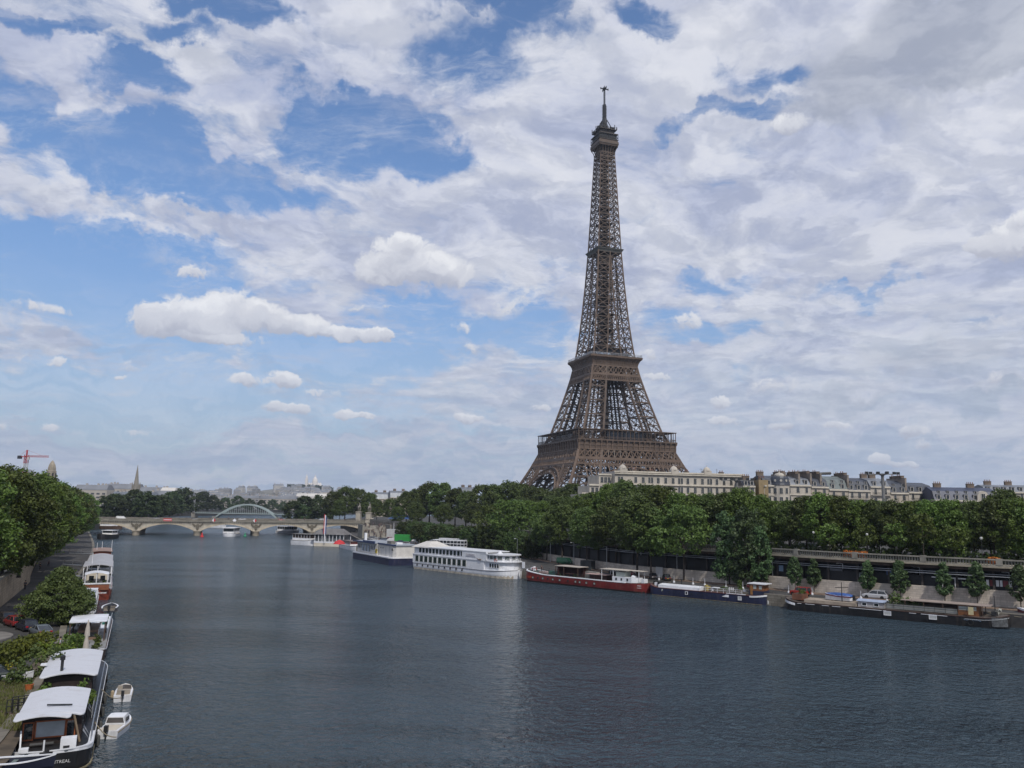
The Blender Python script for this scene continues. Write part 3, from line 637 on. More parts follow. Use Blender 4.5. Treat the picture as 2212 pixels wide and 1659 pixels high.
PR=[(-2.2,-1.75,5.95,7.1,WHITEP,'sheet'),(-1.6,-.8,5.95,7.1,mat('dull_red_sheet',(.16,.03,.035),.6),'sheet'),(-.6,-.1,5.95,7.1,WHITEP,'sheet'),(.05,.45,5.95,7.1,WHITEP,'sheet'),(.55,1.4,5.95,7.1,MATS['dull_red_sheet'],'sheet'),(1.5,2.,5.95,7.1,WHITEP,'sheet')]
board(2148,4,0,0,None,'poster_row','row of red and white poster sheets on the gallery screen near the last lamp','poster',1.35,PR)
board(2040,4,0,0,None,'barrier_rail','white rail on short legs standing on the gallery ledge behind the third young tree','rail',1.2,[(-3,3,6.9,7.15,WHITEP,'rail'),(-1.2,-1.05,3.9,6.9,WHITEP,'leg'),(1.0,1.15,3.9,6.9,WHITEP,'leg')])
# ---------------------------------------------------------------- trees and plants
def leaves(b,rnd,c,r,n,l,flat=.75):
    for _ in range(n):
        while 1:
            u=Vector((rnd.uniform(-1,1),rnd.uniform(-1,1),rnd.uniform(-1,1)))
            if u.length<=1: break
        p=Vector(c)+Vector((u.x*r,u.y*r,u.z*r*flat))
        nrm=(u*.7+Vector((rnd.gauss(0,.55),rnd.gauss(0,.55),rnd.gauss(.35,.5)))).normalized()
        a=nrm.orthogonal().normalized(); a.rotate(Matrix.Rotation(rnd.random()*6.28,3,nrm)); q=nrm.cross(a)
        s_=l*rnd.uniform(.65,1.3); a*=s_*.62; q*=s_*.42
        b.add([p-a,p-q*1.0+a*.1,p+a,p+q-a*.1],[(0,1,2,3)])
def crown(name,m,seed,H,z0,rx,env,nc,per,l,cr=1.1,lob=.25):
    rnd=random.Random(seed); b=MB(); ph=[rnd.random()*6.28 for _ in range(6)]
    for _ in range(nc):
        t=rnd.random()**.9; a=rnd.random()*6.283
        wob=1+lob*(.5*math.sin(2*a+ph[0])+.5*math.sin(3*a+ph[1]+4*t)+.35*math.sin(5*a+ph[2]+9*t)+.3*math.sin(11*t+ph[3]))
        rr=rx*env(t)*wob*(.45+.55*rnd.random()**.45)
        z=z0+(H-z0)*t+ .04*(H-z0)*math.sin(3*a+ph[4])
        leaves(b,rnd,(rr*math.cos(a),rr*math.sin(a),z),cr*rnd.uniform(.6,1.25),per,l)
    return b.mesh('crown',m)
def trunk(seed,H,z0,r,lean=.03,limbs=6,rx=4):
    rnd=random.Random(seed+99); b=MB(); hx,hy=rnd.uniform(-1,1)*lean*H,rnd.uniform(-1,1)*lean*H
    zt=z0+(H-z0)*.55
    b.tube([(0,0,-.3),(0,0,.2),(hx*.3,hy*.3,z0*.6),(hx*.6,hy*.6,z0+.5),(hx,hy,zt)],[r*1.5,r*1.1,r*.9,r*.7,r*.2],8)
    for k in range(limbs):
        a=k*6.283/limbs+rnd.uniform(-.4,.4); zz=z0+(zt-z0)*rnd.uniform(-.05,.6); f=(zz/zt); q=rx*rnd.uniform(.5,.8)
        p=Vector((hx*f,hy*f,zz)); e=p+Vector((q*math.cos(a),q*math.sin(a),(H-z0)*rnd.uniform(.2,.4)))
        b.tube([p,p.lerp(e,.5)+Vector((0,0,-.2)),e],[r*.42,r*.25,r*.08],5)
    return b.mesh('trunk',BARK,True)
ball=lambda t: math.sqrt(max(0,1-(2*t-1)**2))**.75 if 0<=t<=1 else 0
dome=lambda t: (min(1,.62+t*1.6) if t<.3 else 1.)*math.sqrt(max(0,1-max(0,(t-.35)/.67)**2))
cone=lambda t: (min(1,.35+t*2.2))*(1-t)**.75+.05
colu=lambda t: min(1,.6+t*2)*(1 if t<.6 else math.sqrt(max(0,1-((t-.6)/.42)**2)))
G1=leafm('chestnut_leaves',(.044,.076,.015),(.118,.172,.034)); G2=leafm('plane_leaves',(.040,.064,.018),(.100,.138,.036)); G3=leafm('olive_leaves',(.042,.070,.016),(.104,.142,.034))
G4=leafm('dark_leaves',(.030,.052,.016),(.074,.108,.032)); G5=leafm('poplar_leaves',(.032,.062,.022),(.092,.138,.056)); G6=leafm('willow_leaves',(.040,.062,.016),(.095,.120,.036)); G7=leafm('distant_leaves',(.032,.052,.022),(.070,.098,.040),.7)
G8=leafm('hedge_leaves',(.05,.085,.014),(.16,.20,.028)); G9=leafm('yellow_leaves',(.16,.15,.02),(.32,.26,.03))
KIND={}
def kind(k,n,m,H,z0,rx,env,nc,per,l,cr,r,lob=.25,limbs=6,lean=.03):
    KIND[k]=[]
    for i in range(n):
        c=crown(k,m,31*i+hash_(k),H,z0,rx,env,nc,per,l,cr,lob); zs=sorted(v.co.z for v in c.vertices); KIND[k].append((c,trunk(i+hash_(k),H,z0,r,lean,limbs,rx*.75),zs[int(len(zs)*.995)]))
def hash_(s): return sum(ord(c)*(i+3) for i,c in enumerate(s))%9973
kind('chestnut',4,G1,14,2.3,5.2,dome,230,42,.42,1.1,.26)
kind('plane',3,G2,18,4.5,6.4,dome,230,34,.58,1.35,.34)
kind('bank',4,G1,18,2.0,6.4,dome,330,46,.43,1.3,.36,.3)
kind('bankolive',2,G3,16,3.0,6.0,dome,290,44,.42,1.2,.3,.25)
kind('olive',1,G3,14,5.4,6.0,dome,190,32,.45,1.1,.2,.3,8)
kind('quayplane',3,G2,17,6.4,5.0,dome,230,42,.42,1.1,.24)
kind('poplar',2,G5,14,1.5,3.3,colu,130,34,.45,.95,.18)
kind('cone',3,G5,7.6,1.9,2.0,cone,80,34,.33,.55,.09,.2,5)
kind('clipped',3,G4,8.2,.6,2.7,colu,95,34,.42,.75,.14,.12,4)
kind('far',3,G7,18,3.,7.,dome,120,26,1.0,1.7,.4,.3,3)
kind('sapling',1,G1,5.5,2.2,1.8,ball,40,24,.35,.6,.07,.25,3)
TN=[0]
def tree(k,x,y,z,H,label,group,name='tree',sx=1.):
    v=KIND[k]; i=TN[0]%len(v); TN[0]+=1; c,tr,H0=v[i]; s_=H/H0
    t=thing(name,label,'tree',(x,y,z),(TN[0]*2.399)%6.283,group); t.scale=(s_*sx,s_*sx,s_)
    link('trunk',tr,t); link('crown',c,t); return t
def treeD(k,Dx,Dy,Y,z,label,group,name='tree',sx=1.):
    x,zt=aty(Dx,Dy,Y); return tree(k,x,Y,z,max(2.,zt-z),label,group,name,sx)
# left bank avenue
av=[(-70,995,112,6.5,'bank'),(5,1012,131,6.5,'bank'),(26,1015,150,6.5,'bank'),(48,1036,172,6.5,'bank'),(86,1024,166,6.5,'bank'),(104,1032,186,6.5,'bank'),(118,1042,205,6,'bank'),(112,1046,222,5,'bankolive'),(126,1050,246,4,'bankolive'),(146,1052,276,4,'bankolive'),(60,1060,138,6.5,'bankolive'),(58,1066,168,6,'bank'),(84,1080,195,5,'bank'),(162,1060,310,4,'bankolive'),(176,1064,350,4,'bankolive'),(186,1068,390,3,'bank'),(20,1075,134,6.5,'bank')]
for i,(a,c,Y,z,k) in enumerate(av):
    if i==0: lab='huge leafy avenue tree cut by the picture edge above the pale retaining wall'
    else: lab=('yellowish green' if 'olive' in k else 'deep green')+' avenue tree above the houseboats, '+ORD[i-1]+(' in line towards the stone bridge')
    treeD(k,a,c,Y,z,lab,'avenue trees above the houseboats','avenue_tree')
# trees across the river beyond the bridge
far_=[(252,1067,560),(292,1058,580),(318,1062,560),(345,1070,600),(372,1062,720),(398,1054,800),(420,1066,900),(440,1062,1060),(462,1070,1100),(488,1075,1110),(515,1071,1160),(540,1077,1180),(565,1080,1210),(590,1079,1230),(612,1083,1240),(262,1078,545),(330,1082,560),(410,1082,860),(236,1071,540),(470,1085,1100),(300,1080,570),(368,1080,700),(446,1084,1050),(276,1084,560),(540,1088,1160),(500,1088,1120),(388,1078,760),(352,1080,640),(575,1089,1200),(606,1090,1220)]
for i,(a,c,Y) in enumerate(far_): treeD('far',a,c,Y,5.5 if Y<700 else 5,'hazy round tree in the belt between the stone bridge and the distant roofs','tree belt beyond the bridge','round_tree',1.15)
for i,(a,c,Y) in enumerate([(636,1082,560),(660,1072,580),(690,1070,590),(655,1090,560),(700,1086,575)]): treeD('far',a,c,Y,4,ORD[i]+' soft grey green tree behind the bridge, counted from the footbridge arch','soft trees behind the bridge','broad_tree',1.2)
for i,(a,c,Y) in enumerate([(722,1062,540),(748,1052,545),(775,1056,560),(800,1065,560),(735,1080,530),(790,1085,540)]): treeD('plane',a,c,Y,8,ORD[i]+' tall dark tree in the clump behind the statue pedestals','tall clump behind the pedestals','tall_tree')
for i,(a,c,Y) in enumerate([(815,1080,520),(845,1078,500),(880,1062,455),(905,1056,470),(930,1043,470),(955,1044,460),(985,1055,450),(1008,1062,430),(1040,1048,420),(1066,1048,430),(1100,1041,430),(1128,1046,440),(1155,1052,430),(1180,1060,420),(900,1085,430),(960,1088,410),(1020,1085,400),(1080,1080,400),(1130,1075,400),(1215,1055,430),(1238,1046,420),(1190,1072,400),(860,1095,440)]):
    treeD('plane',a,c,Y,8,ORD[i]+' big park tree at the foot of the lattice tower, counted from the bridge','park trees at the foot of the tower','park_tree')
# promenade rows
pr=smooth(offset(RW[:11],11.),4)
row=[(2420,1090),(2370,1082),(2315,1086),(2262,1084),(2215,1085),(2190,1075),(2140,1080),(2098,1086),(2050,1080),(2010,1084),(1968,1082),(1925,1084),(1890,1078),(1850,1082),(1812,1076),(1775,1066),(1738,1076),(1705,1080),(1672,1084),(1640,1068),(1600,1056),(1565,1068),(1530,1066),(1500,1070),(1465,1064),(1430,1052),(1392,1046),(1350,1038),(1318,1050),(1290,1062),(1262,1070),(1235,1072),(1205,1075),(1175,1080),(1140,1082)]
for i,(a,c) in enumerate(row):
    q=meet(pr,a)
    if q: treeD(('chestnut','chestnut','plane','chestnut','quayplane')[(i*7)%5],a,c+((i*53)%7-3),q[1],RUZ,'leafy street tree behind the balustrade, '+ORD[i]+' along from the picture edge','street trees behind the balustrade','street_tree')
pr2=smooth(offset(RW[:11],24.),4)
for i,a in enumerate(range(2230,1240,-48)):
    q=meet(pr2,a)
    if q: treeD('chestnut',a,1090-(6 if i%3 else 0),q[1],RUZ,'shaded tree of the second row behind the balustrade, '+ORD[i]+' along from the picture edge','second row of street trees','street_tree')
x,y=meet(smooth(offset(RW[:11],40.),4),2167); treeD('quayplane',2167,1058,y,RUZ,'dark tree rising over the street trees beside the blue slate building',None)
# quayside trees on the lower quay
for (a,c,bx,by,k,lab,sx) in [(1475,1092,1478,1252,'olive','yellowish open tree with a forked trunk, growing from the quay pavement',.9),
    (1572,1108,1577,1262,'poplar','narrow dark poplar reaching down to the quay, hiding the gallery',.9),(1612,1098,1612,1262,'poplar','broad dark poplar next to the narrow one',.95),(1640,1135,1637,1264,'poplar','slim tree with long bare trunk above the maroon car',.8),
    (1330,1078,1300,1228,'quayplane','dark tall quayside tree above the pergola of the red barge',1.1),(1268,1098,1272,1216,'quayplane','first slender quayside tree past the white ferry',1.0),(1215,1092,1214,1206,'quayplane','dark quayside tree whose trunk stands behind the white ferry bow',1.05),
    (1375,1070,1385,1240,'quayplane','tall dense quayside tree between red barge and pair of tiny cars',1.1),(1405,1100,1412,1242,'quayplane','leafy quayside tree with straight trunk left of the white panel',1.0),(1182,1110,1178,1200,'quayplane','small quayside tree beside the gallery end, nearest the ferry',1.15),(1105,1080,1100,1186,'olive','round yellowish tree leaning over the quay behind the ferry',1.0),(1060,1092,1064,1180,'olive','round pale green tree above the clipped rows',1.0)]:
    X,Y=at(bx,by,RQZ); Y*=.99; q_=meet(smooth(offset(RW[:11],-2.2),4),bx); Y=min(Y,q_[1]) if q_ else Y; treeD(k,a,c,Y,RQZ,lab,'trees on the lower quay','quayside_tree',sx)
def z7_(x,y): return ((2648+x/2.212)/1.64918,(1950+y/2.212)/1.64918)
for i,(x,y,w) in enumerate([(410,345,1.),(560,352,.95),(985,392,1.),(1240,412,1.05),(1590,440,1.05),(1850,462,1.1),(2190,488,1.1)]):
    a,c=z7_(x,y); X,Y=at(a,c,RQZ); X*=.99; Y*=.99; tree('cone',X,Y,RQZ,7.4*w,'young leafy tree against the block wall, '+ORD[i]+' past the maroon car','young trees against the block wall','young_tree')
cl=smooth([(-52,384),(-38,355),(-22,325),(-4,292),(9,266)],4); Lc=plen(cl); n=18
for rw_ in range(2):
    for i in range(n):
        (x,y),u=along(offset(cl,(0,-4.2)[rw_]),Lc*(i+.5)/n); tree('clipped',x,y,RQZ,9.-.9*i/n+.5*rw_,('front' if rw_==0 else 'back')+' row clipped hedge tree behind the moored restaurants, '+ORD[i]+' from the bridge','clipped hedge trees on the quay','hedge_tree')
for i,(a,c) in enumerate([(1990,1108),(1935,1130),(1870,1132),(2060,1135),(1790,1130)]):
    q=meet(smooth(offset(RW[:11],3.2),4),a); treeD('sapling',a,c,q[1],RUZ,'small sapling right behind the balustrade, '+ORD[i]+' of five','saplings behind the balustrade','sapling')
# hedge strip behind the balustrade
def bushmesh(seed,boxes,m,l,dens,name='hedge'):
    rnd=random.Random(seed); b=MB()
    for (cx,cy,cz,rx,ry,rz) in boxes:
        for _ in range(int(dens*rx*ry*rz/max(.2,min(rx,ry,rz))*2)+8):
            u=Vector((rnd.gauss(0,1),rnd.gauss(0,1),rnd.gauss(0,1))).normalized()*rnd.uniform(.7,1.02)
            leaves(b,rnd,(cx+u.x*rx,cy+u.y*ry,cz+u.z*rz),.3,9,l)
    return b.build(name,m)
pb=smooth(offset(RW[:9],9.0),4); Lp=plen(pb); bx=[]
for k in range(int(Lp/1.8)): (x,y),u=along(pb,k*1.8); bx.append((x,y,10.7,1.2,1.2,1.25))
tag(bushmesh(3,bx,G4,.4,9,'hedge'),'long low dark hedge running behind the stone balustrade','hedge')
# ---------------------------------------------------------------- buildings behind the street trees
WINM=MB(); WINM.box(-.62,.62,-.10,.06,0,2.2).mat(1).box(-.5,-.04,-.13,-.09,.08,2.1).box(.04,.5,-.13,-.09,.08,2.1)
WIN=WINM.mesh('window',[mat('window_frame',(.42,.40,.36),.6),GLASS])
DW=MB(); DW.box(-.75,.75,-.5,1.4,0,2.0).mat(1).box(-.5,.5,-.56,-.49,.2,1.75).mat(2).box(-.9,.9,-.62,1.4,2.0,2.16)
DORM=DW.mesh('dormer',[mat('dormer_frame',(.36,.34,.31),.6),GLASS,ZINC])
BALM=MB(); BALM.box(-1.,1.,-.75,0,-.2,-.02); BALM.mat(1).box(-1.,1.,-.75,-.70,.85,.92)
for k in range(11): BALM.box(-1.+k*.2-.02,-1.+k*.2+.02,-.75,-.71,-.02,.88)
BAL=BALM.mesh('balcony',[LIME,DARKM])
def put(me,name,par,x,y,z,rz=0,s=(1,1,1)): return link(name,me,par,(x,y,z),rz,s)
def chimney(par,x,y,z,w,h,d=1.2,m=None):
    b=MB(); b.box(-w/2,w/2,-d/2,d/2,0,h); b.box(-w/2-.1,w/2+.1,-d/2-.1,d/2+.1,h,h+.2); n=max(2,int(w/.6))
    b.mat(1)
    for k in range(n): b.lathe([(.16,h+.2),(.13,h+.85)],6,(-w/2+.3+(w-.6)*k/(n-1),0,0))
    return b.build('chimney',[m or mat('chimney_brick',(.15,.115,.09),.85,.3),mat('clay_pot',(.20,.095,.06),.8)],par,loc=(x,y,z))
def frame_at(p,q): return math.atan2(q[1]-p[1],q[0]-p[0])
def big_cream():
    A=(38.8,300.); Bp=(90.,312.); rz=frame_at(A,Bp); Lb=math.hypot(Bp[0]-A[0],Bp[1]-A[1])
    t=thing('apartment_building','long cream apartment building with stepped terraces at one end, in front of the iron tower','building',(A[0],A[1],RUZ),rz)
    b=MB(); zt=22.6
    b.box(0,Lb,0,16,0,zt); b.box(Lb,Lb+11.5,1.5,15,0,zt-7.2); b.box(-5.2,-.003,3,16,0,zt-1.2); b.box(-9.2,-5.203,2,16,0,zt-5.2); b.box(-12.2,-9.203,1.5,16,0,zt-8.4)
    b.build('wall',LIME,t)
    b=MB()
    for z in (zt-4.6,zt-8.0,zt-11.3,zt-14.6): b.box(-.3,Lb+.3,-.55,-.003,z,z+.35)
    b.box(-.4,Lb+.4,-.7,-.003,zt-.7,zt-.35); b.box(-.3,Lb+.3,-.3,0,zt,zt+.5); b.box(-5.5,-.3,2.6,2.997,zt-1.2,zt-.7); b.box(-9.5,-5.5,1.5,1.997,zt-5.2,zt-4.6); b.box(-12.5,-9.5,1.,1.497,zt-8.4,zt-7.8); b.box(Lb+.3,Lb+11.8,.9,1.497,zt-7.2,zt-6.8); b.box(-12.5,-9.5,1.,1.497,zt-11.5,zt-11.1); b.box(-9.5,-5.5,1.5,1.997,zt-8.6,zt-8.2)
    b.build('cornice',mat('pale_cornice',(.50,.46,.39),.8,.12),t)
    b=MB(); b.box(.5,Lb-.5,.8,15.5,zt+.003,zt+.35); b.build('roof',ZINC,t)
    for x,m_ in((3.4,1),(24.,1),(Lb-15,1)):       # small domed turrets over the facade
        b=MB(); b.box(x-1.5,x+1.5,-.45,2,zt-.2,zt+1.3); b.lathe([(1.5,0),(1.4,.5),(1.0,1.1),(.4,1.5),(.1,1.6),(.05,2.2)],10,(x,.8,zt+1.3)); b.build('turret',LIME,t)
    for fl,z in enumerate((zt-3.9,zt-7.3,zt-10.6,zt-13.9)):
        n=17
        for k in range(n):
            x=2.2+(Lb-4.4)*k/(n-1)
            if fl==0 and k in(1,): continue
            for dx_ in((-.55,.55) if (k%4==0) else (0,)): put(WIN,'window',t,x+dx_,-.02,z,0,(.8 if k%4==0 else 1.,1,1.05))
            if fl>=2 and k%2==0: put(BAL,'balcony',t,x,-.003,z-.05,0,(.9,1,1))
    for x,y,z in((-2.6,2.97,zt-4.),(-1.2,2.97,zt-4.),(-4.,2.97,zt-4.),(-6.4,1.97,zt-8),(-8,1.97,zt-8),(-10.2,1.47,zt-11.),(-11.5,1.47,zt-11.),(-6.4,1.97,zt-11.4),(-8,1.97,zt-11.4),(-2.6,2.97,zt-7.4),(-4.2,2.97,zt-7.4),(Lb+2,1.47,zt-10.6),(Lb+5,1.47,zt-10.6),(Lb+8,1.47,zt-10.6)): put(WIN,'window',t,x,y,z)
    for x in(10,18.5,29,33,41,48): chimney(t,x,6+x%5,zt+.35,1.8,.9)
    for x in(30,36.4,43): 
        b=MB(); b.beam((x,3,zt),(x,3,zt+2.4),.08); b.beam((x-.6,3,zt+2.),(x+.6,3,zt+2.),.05); b.build('aerial',DARKM,t)
big_cream()
def haussmann(x0,x1,Y0,Y1,floors,label,roofm,wallm,opts,name='apartment_building',z_eave=14.5,roof_h=5.):
    A=(x0,Y0); Bp=(x1,Y1); rz=frame_at(A,Bp); Lb=math.hypot(x1-x0,Y1-Y0)-.05
    t=thing(name,label,'building',(A[0],A[1],RUZ),rz)
    b=MB(); b.box(0,Lb,0,13,0,z_eave); b.build('wall',wallm,t)
    b=MB(); b.box(-.02,Lb+.02,-.5,-.003,z_eave-.6,z_eave-.1); b.box(0,Lb,-.35,-.003,z_eave-3.9,z_eave-3.6); b.box(0,Lb,-.3,-.003,z_eave-7.2,z_eave-6.95); b.build('cornice',MATS['pale_cornice'],t)
    b=MB(); r=roof_h; b.add([(0,.2,z_eave),(Lb,.2,z_eave),(Lb,1.9,z_eave+r*.68),(0,1.9,z_eave+r*.68),(0,6.5,z_eave+r),(Lb,6.5,z_eave+r),(Lb,11,z_eave+r*.68),(0,11,z_eave+r*.68),(0,13,z_eave),(Lb,13,z_eave)],[(0,1,2,3),(3,2,5,4),(4,5,6,7),(7,6,9,8),(0,3,4,7,8),(1,9,6,5,2)])
    rf=b.build('roof',roofm,t)
    n=max(2,int(Lb/2.9)); xs=[Lb*(k+.5)/n for k in range(n)]
    for fl in range(floors):
        z=z_eave-3.0-fl*3.35
        for k,x in enumerate(xs):
            put(WIN,'window',t,x,-.02,z,0,(.85+.2*((k+fl)%2),1,1.0))
            if 'bal' in opts and fl<2 and k%2==0: put(BAL,'balcony',t,x,-.003,z-.05)
    if 'longbal' in opts:
        b=MB(); z=z_eave-3.3; b.box(.2,Lb-.2,-.9,-.003,z-.2,z); b.mat(1).box(.2,Lb-.2,-.9,-.84,z+.85,z+.93); q=.2
        while q<Lb-.2: b.box(q,q+.05,-.9,-.85,z,z+.9); q+=.3
        b.build('balcony',[LIME,DARKM],t)
    if 'dorm' in opts:
        for x in xs: put(DORM,'dormer',t,x,.7,z_eave+.15,0,(.85,.8,.85))
    if 'dorm2' in opts:
        for x in xs: put(DORM,'dormer',t,x,.7,z_eave+.15,0,(.9,.8,.9)); put(DORM,'dormer',t,x+.6,1.7,z_eave+2.4,0,(.55,.7,.5))
    if 'party' in opts:
        for x in opts['party']:
            b=MB(); b.box(x-.35,x+.35,.6,12.5,z_eave-.02,z_eave+r+.9); b.build('party_wall',mat('party_wall',(.20,.17,.145),.9,.25,.4),t); chimney(t,x,5,z_eave+r+.9,2.2 if 0 else 1.4,.7,5.); chimney(t,x,9,z_eave+r+.9,1.2,.6,2.)
    for x in opts.get('chim',()): chimney(t,x,7,z_eave+r-.3,2.6,1.6)
    if 'turret' in opts:
        x=opts['turret']; b=MB(); b.lathe([(3.6,0),(3.6,z_eave+.2)],16,(x,1.6,0)); b.mat(1).lathe([(3.9,z_eave+.1),(3.7,z_eave+.6),(3.3,z_eave+2.6),(3.0,z_eave+3.3)],16,(x,1.6,0)); b.mat(2).lathe([(1.8,z_eave+3.3),(1.8,z_eave+3.9),(1.4,z_eave+4.4),(.3,z_eave+4.7),(.1,z_eave+5.4)],12,(x,1.6,0)); b.build('turret',[wallm,SLATE,LIME],t)
        for a in(-.9,-.3,.3,.9):
            o=put(WIN,'window',t,x+3.55*math.sin(a),1.6-3.55*math.cos(a),z_eave-3.2,a); o2=put(WIN,'window',t,x+3.55*math.sin(a),1.6-3.55*math.cos(a),z_eave-6.5,a)
            bb=MB(); bb.lathe([(.45,0),(.45,.1),(.25,.12)],10); o=bb.build('round_window',[mat('window_frame',(.4,.4,.4))],t); o.location=(x+3.5*math.sin(a),1.6-3.5*math.cos(a),z_eave+1.7); o.rotation_euler=(math.pi/2,0,a)
    if 'gable' in opts:
        x=opts['gable']; b=MB(); b.prism([(x-2,z_eave-.1),(x+2,z_eave-.1),(x+2,z_eave+1.8),(x+1.2,z_eave+3),(x,z_eave+3.5),(x-1.2,z_eave+3),(x-2,z_eave+1.8)],-.5,1.5,'y'); b.build('stone_gable',LIME,t); put(WIN,'window',t,x,-.53,z_eave+.1,0,(1.2,1,1.1))
    return t
LIME2=mat('warm_limestone',(.37,.325,.27),.85,.16,.3); LIME3=mat('greyed_limestone',(.32,.295,.25),.85,.16,.3); GSL=mat('grey_green_roof',(.12,.14,.14),.6,.25)
# X bounds along the terrace from the survey columns
def bx_(Dx,Y): return aty(Dx,1060,Y)[0]
Yr=[301,302,303,304.5,306,307,308.5,309.5,311]
cols=[1632,1695,1752,1790,1832,1880,1923,1962,2016]
hX=[bx_(c,y) for c,y in zip(cols,Yr)]
haussmann(bx_(1604,302),hX[0],301,301,2,'narrow low grey house squeezed between the long cream building and the ochre blank wall',SLATE,LIME3,{'dorm':1,'chim':(3.,)},z_eave=18.4,roof_h=2.4)
b=MB(); t=thing('ochre_gable','tall blank ochre party wall between two apartment buildings','wall',(bx_(1640,303),303,RUZ)); b.prism([(-.4,-1.),(2.6,-2.6),(2.8,14),(-.2,14)],0,20.6); b.build('wall_face',OCHRE,t); chimney(t,1.2,1.,20.6,2.4,.7); chimney(t,1.2,6.,20.6,2.2,.7)
haussmann(hX[0]+3.3,hX[1],Yr[0],Yr[1],3,'stone corner building with a round slate turret cap, beside the ochre wall',SLATE,LIME,{'dorm':1,'turret':6.8,'chim':(1.5,10.5)},z_eave=18.8,roof_h=3.7)
haussmann(hX[1]+.1,hX[2],Yr[1],Yr[2],3,'pale stone house with zinc mansard and dark chimney walls next to the round slate turret',ZINC,LIME,{'dorm':1,'party':(.5,6.)},z_eave=19.1,roof_h=3.3)
haussmann(hX[2]+.1,hX[3],Yr[2],Yr[3],3,'narrow stone house under the highest blank brown chimney wall with a flue pipe',SLATE,LIME2,{'dorm':1,'bal':1,'party':(.4,4.6)},z_eave=18.6,roof_h=4.0)
b=MB(); x,z=aty(1790,1030,312); b.tube([(x-2,316,RUZ+21.8),(x-2,316,RUZ+24.),(x+2.4,316,RUZ+24.2),(x+2.4,316,RUZ+24.2)],.55,8); tag(b.build('flue_pipe',DARKM),'bent dark flue pipe standing on top of the highest chimney wall','flue')
haussmann(hX[3]+.1,hX[4],Yr[3],Yr[4],3,'stone house with steep grey green roof and balconies right of the highest chimney wall',GSL,LIME2,{'dorm2':1,'bal':1,'longbal':1},z_eave=17.8,roof_h=5.0)
haussmann(hX[4]+.1,hX[5],Yr[4],Yr[5],3,'stone house with dark dormered roof and tall thin party wall',SLATE,LIME,{'dorm2':1,'longbal':1,'party':(.4,)},z_eave=17.6,roof_h=4.8)
haussmann(hX[5]+.1,hX[6],Yr[5],Yr[6],3,'cream house with set back attic terrace behind the floodlight mast',ZINC,LIME,{'dorm':1,'longbal':1,'chim':(2.,5.5)},z_eave=19.2,roof_h=3.3)
haussmann(hX[6]+.1,hX[7],Yr[6],Yr[7],3,'house with dark blue slate mansard and white dormers near the terrace end',SLATE,LIME2,{'dorm2':1,'bal':1,'party':(6.9,)},z_eave=17.0,roof_h=4.8)
haussmann(hX[7]+.1,hX[8],Yr[7],Yr[8],3,'pale rounded end house of the stone terrace next to the low blue slate building',SLATE,LIME,{'dorm':1,'longbal':1},z_eave=17.4,roof_h=3.7)
haussmann(bx_(2018,300),bx_(2150,300),300,298,2,'low wide building with blue slate mansard and a stone gable with round opening','x' and mat('blue_slate',(.040,.05,.085),.5,.25,.3),LIME3,{'dorm2':1,'gable':17.,'chim':(4,16)},z_eave=14.4,roof_h=4.8)
haussmann(bx_(2128,330),bx_(2290,330),330,326,2,'grey roofed building cut by the picture edge behind the blue slate mansard',ZINC,LIME3,{'chim':(4,12,20),'dorm':1},z_eave=18.6,roof_h=2.9)
# building by the bridge foot, seen between trees
def haus_at(D0,D1,Y,ytop,label,roofm,wallm,opts,base=8,fl=4,rh=6.):
    x0=bx_(D0,Y); x1=bx_(D1,Y); zt=aty((D0+D1)/2,ytop,Y)[1]; t=haussmann(x0,x1,Y,Y+6,fl,label,roofm,wallm,opts,z_eave=zt-base-rh,roof_h=rh); t.location.z=base; return t
haus_at(806,846,740,1063,'grey roofed apartment block with balconies, nearest the statue pedestals',ZINC,LIME2,{'longbal':1,'chim':(4,12)},5.5)
haus_at(844,884,735,1060,'tan apartment block with flat grey attic, half hidden by park trees',ZINC,LIME2,{'bal':1,'chim':(5,13)},5.5)
haus_at(1000,1032,650,1052,'small roof with chimneys showing between the park trees',ZINC,LIME3,{'chim':(3,9)},5.5)
# ---------------------------------------------------------------- distant city
FW=mat('far_wall',(.40,.37,.33),.9,.22,.02); FW2=mat('far_wall_grey',(.29,.285,.28),.9,.22,.02); FW3=mat('far_wall_white',(.52,.50,.47),.9,.12,.02); FR=mat('far_roof',(.17,.18,.20),.7,.3,.02); FG=mat('far_window',(.07,.075,.085),.4)
def far_house(seed):
    rnd=random.Random(seed); b=MB(); w,d,h=rnd.uniform(16,30),rnd.uniform(12,16),rnd.uniform(15,21); r=rnd.uniform(2.5,5.)
    b.box(-w/2,w/2,0,d,0,h); b.mat(1).add([(-w/2-.3,-.3,h),(w/2+.3,-.3,h),(w/2+.3,d+.3,h),(-w/2-.3,d+.3,h),(-w/2+.5,d*.3,h+r),(w/2-.5,d*.3,h+r),(w/2-.5,d*.7,h+r),(-w/2+.5,d*.7,h+r)],[(0,1,5,4),(1,2,6,5),(2,3,7,6),(3,0,4,7),(4,5,6,7)])
    n=int(w/3); 
    for fl in range(int(h/3.2)):
        for k in range(n): x=-w/2+w*(k+.5)/n; b.mat(2).box(x-.6,x+.6,-.15,-.003,fl*3.2+.8,fl*3.2+2.8)
    for k in range(int(d/3.5)):
        for fl in range(int(h/3.2)): y=d*(k+.5)/int(d/3.5); b.box(w/2+.003,w/2+.15,y-.6,y+.6,fl*3.2+.8,fl*3.2+2.8)
    for k in range(3): x=rnd.uniform(-w/2+2,w/2-2); b.mat(0).box(x-.6,x+.6,d*.3,d*.7,h+r*.6,h+r+rnd.uniform(1.5,2.6))
    return b
FH=[far_house(i).mesh('apartment_block',[(FW,FW2,FW3,FW,FW2,FW3)[i%6],FR,FG]) for i in range(8)]
rnd=random.Random(77)
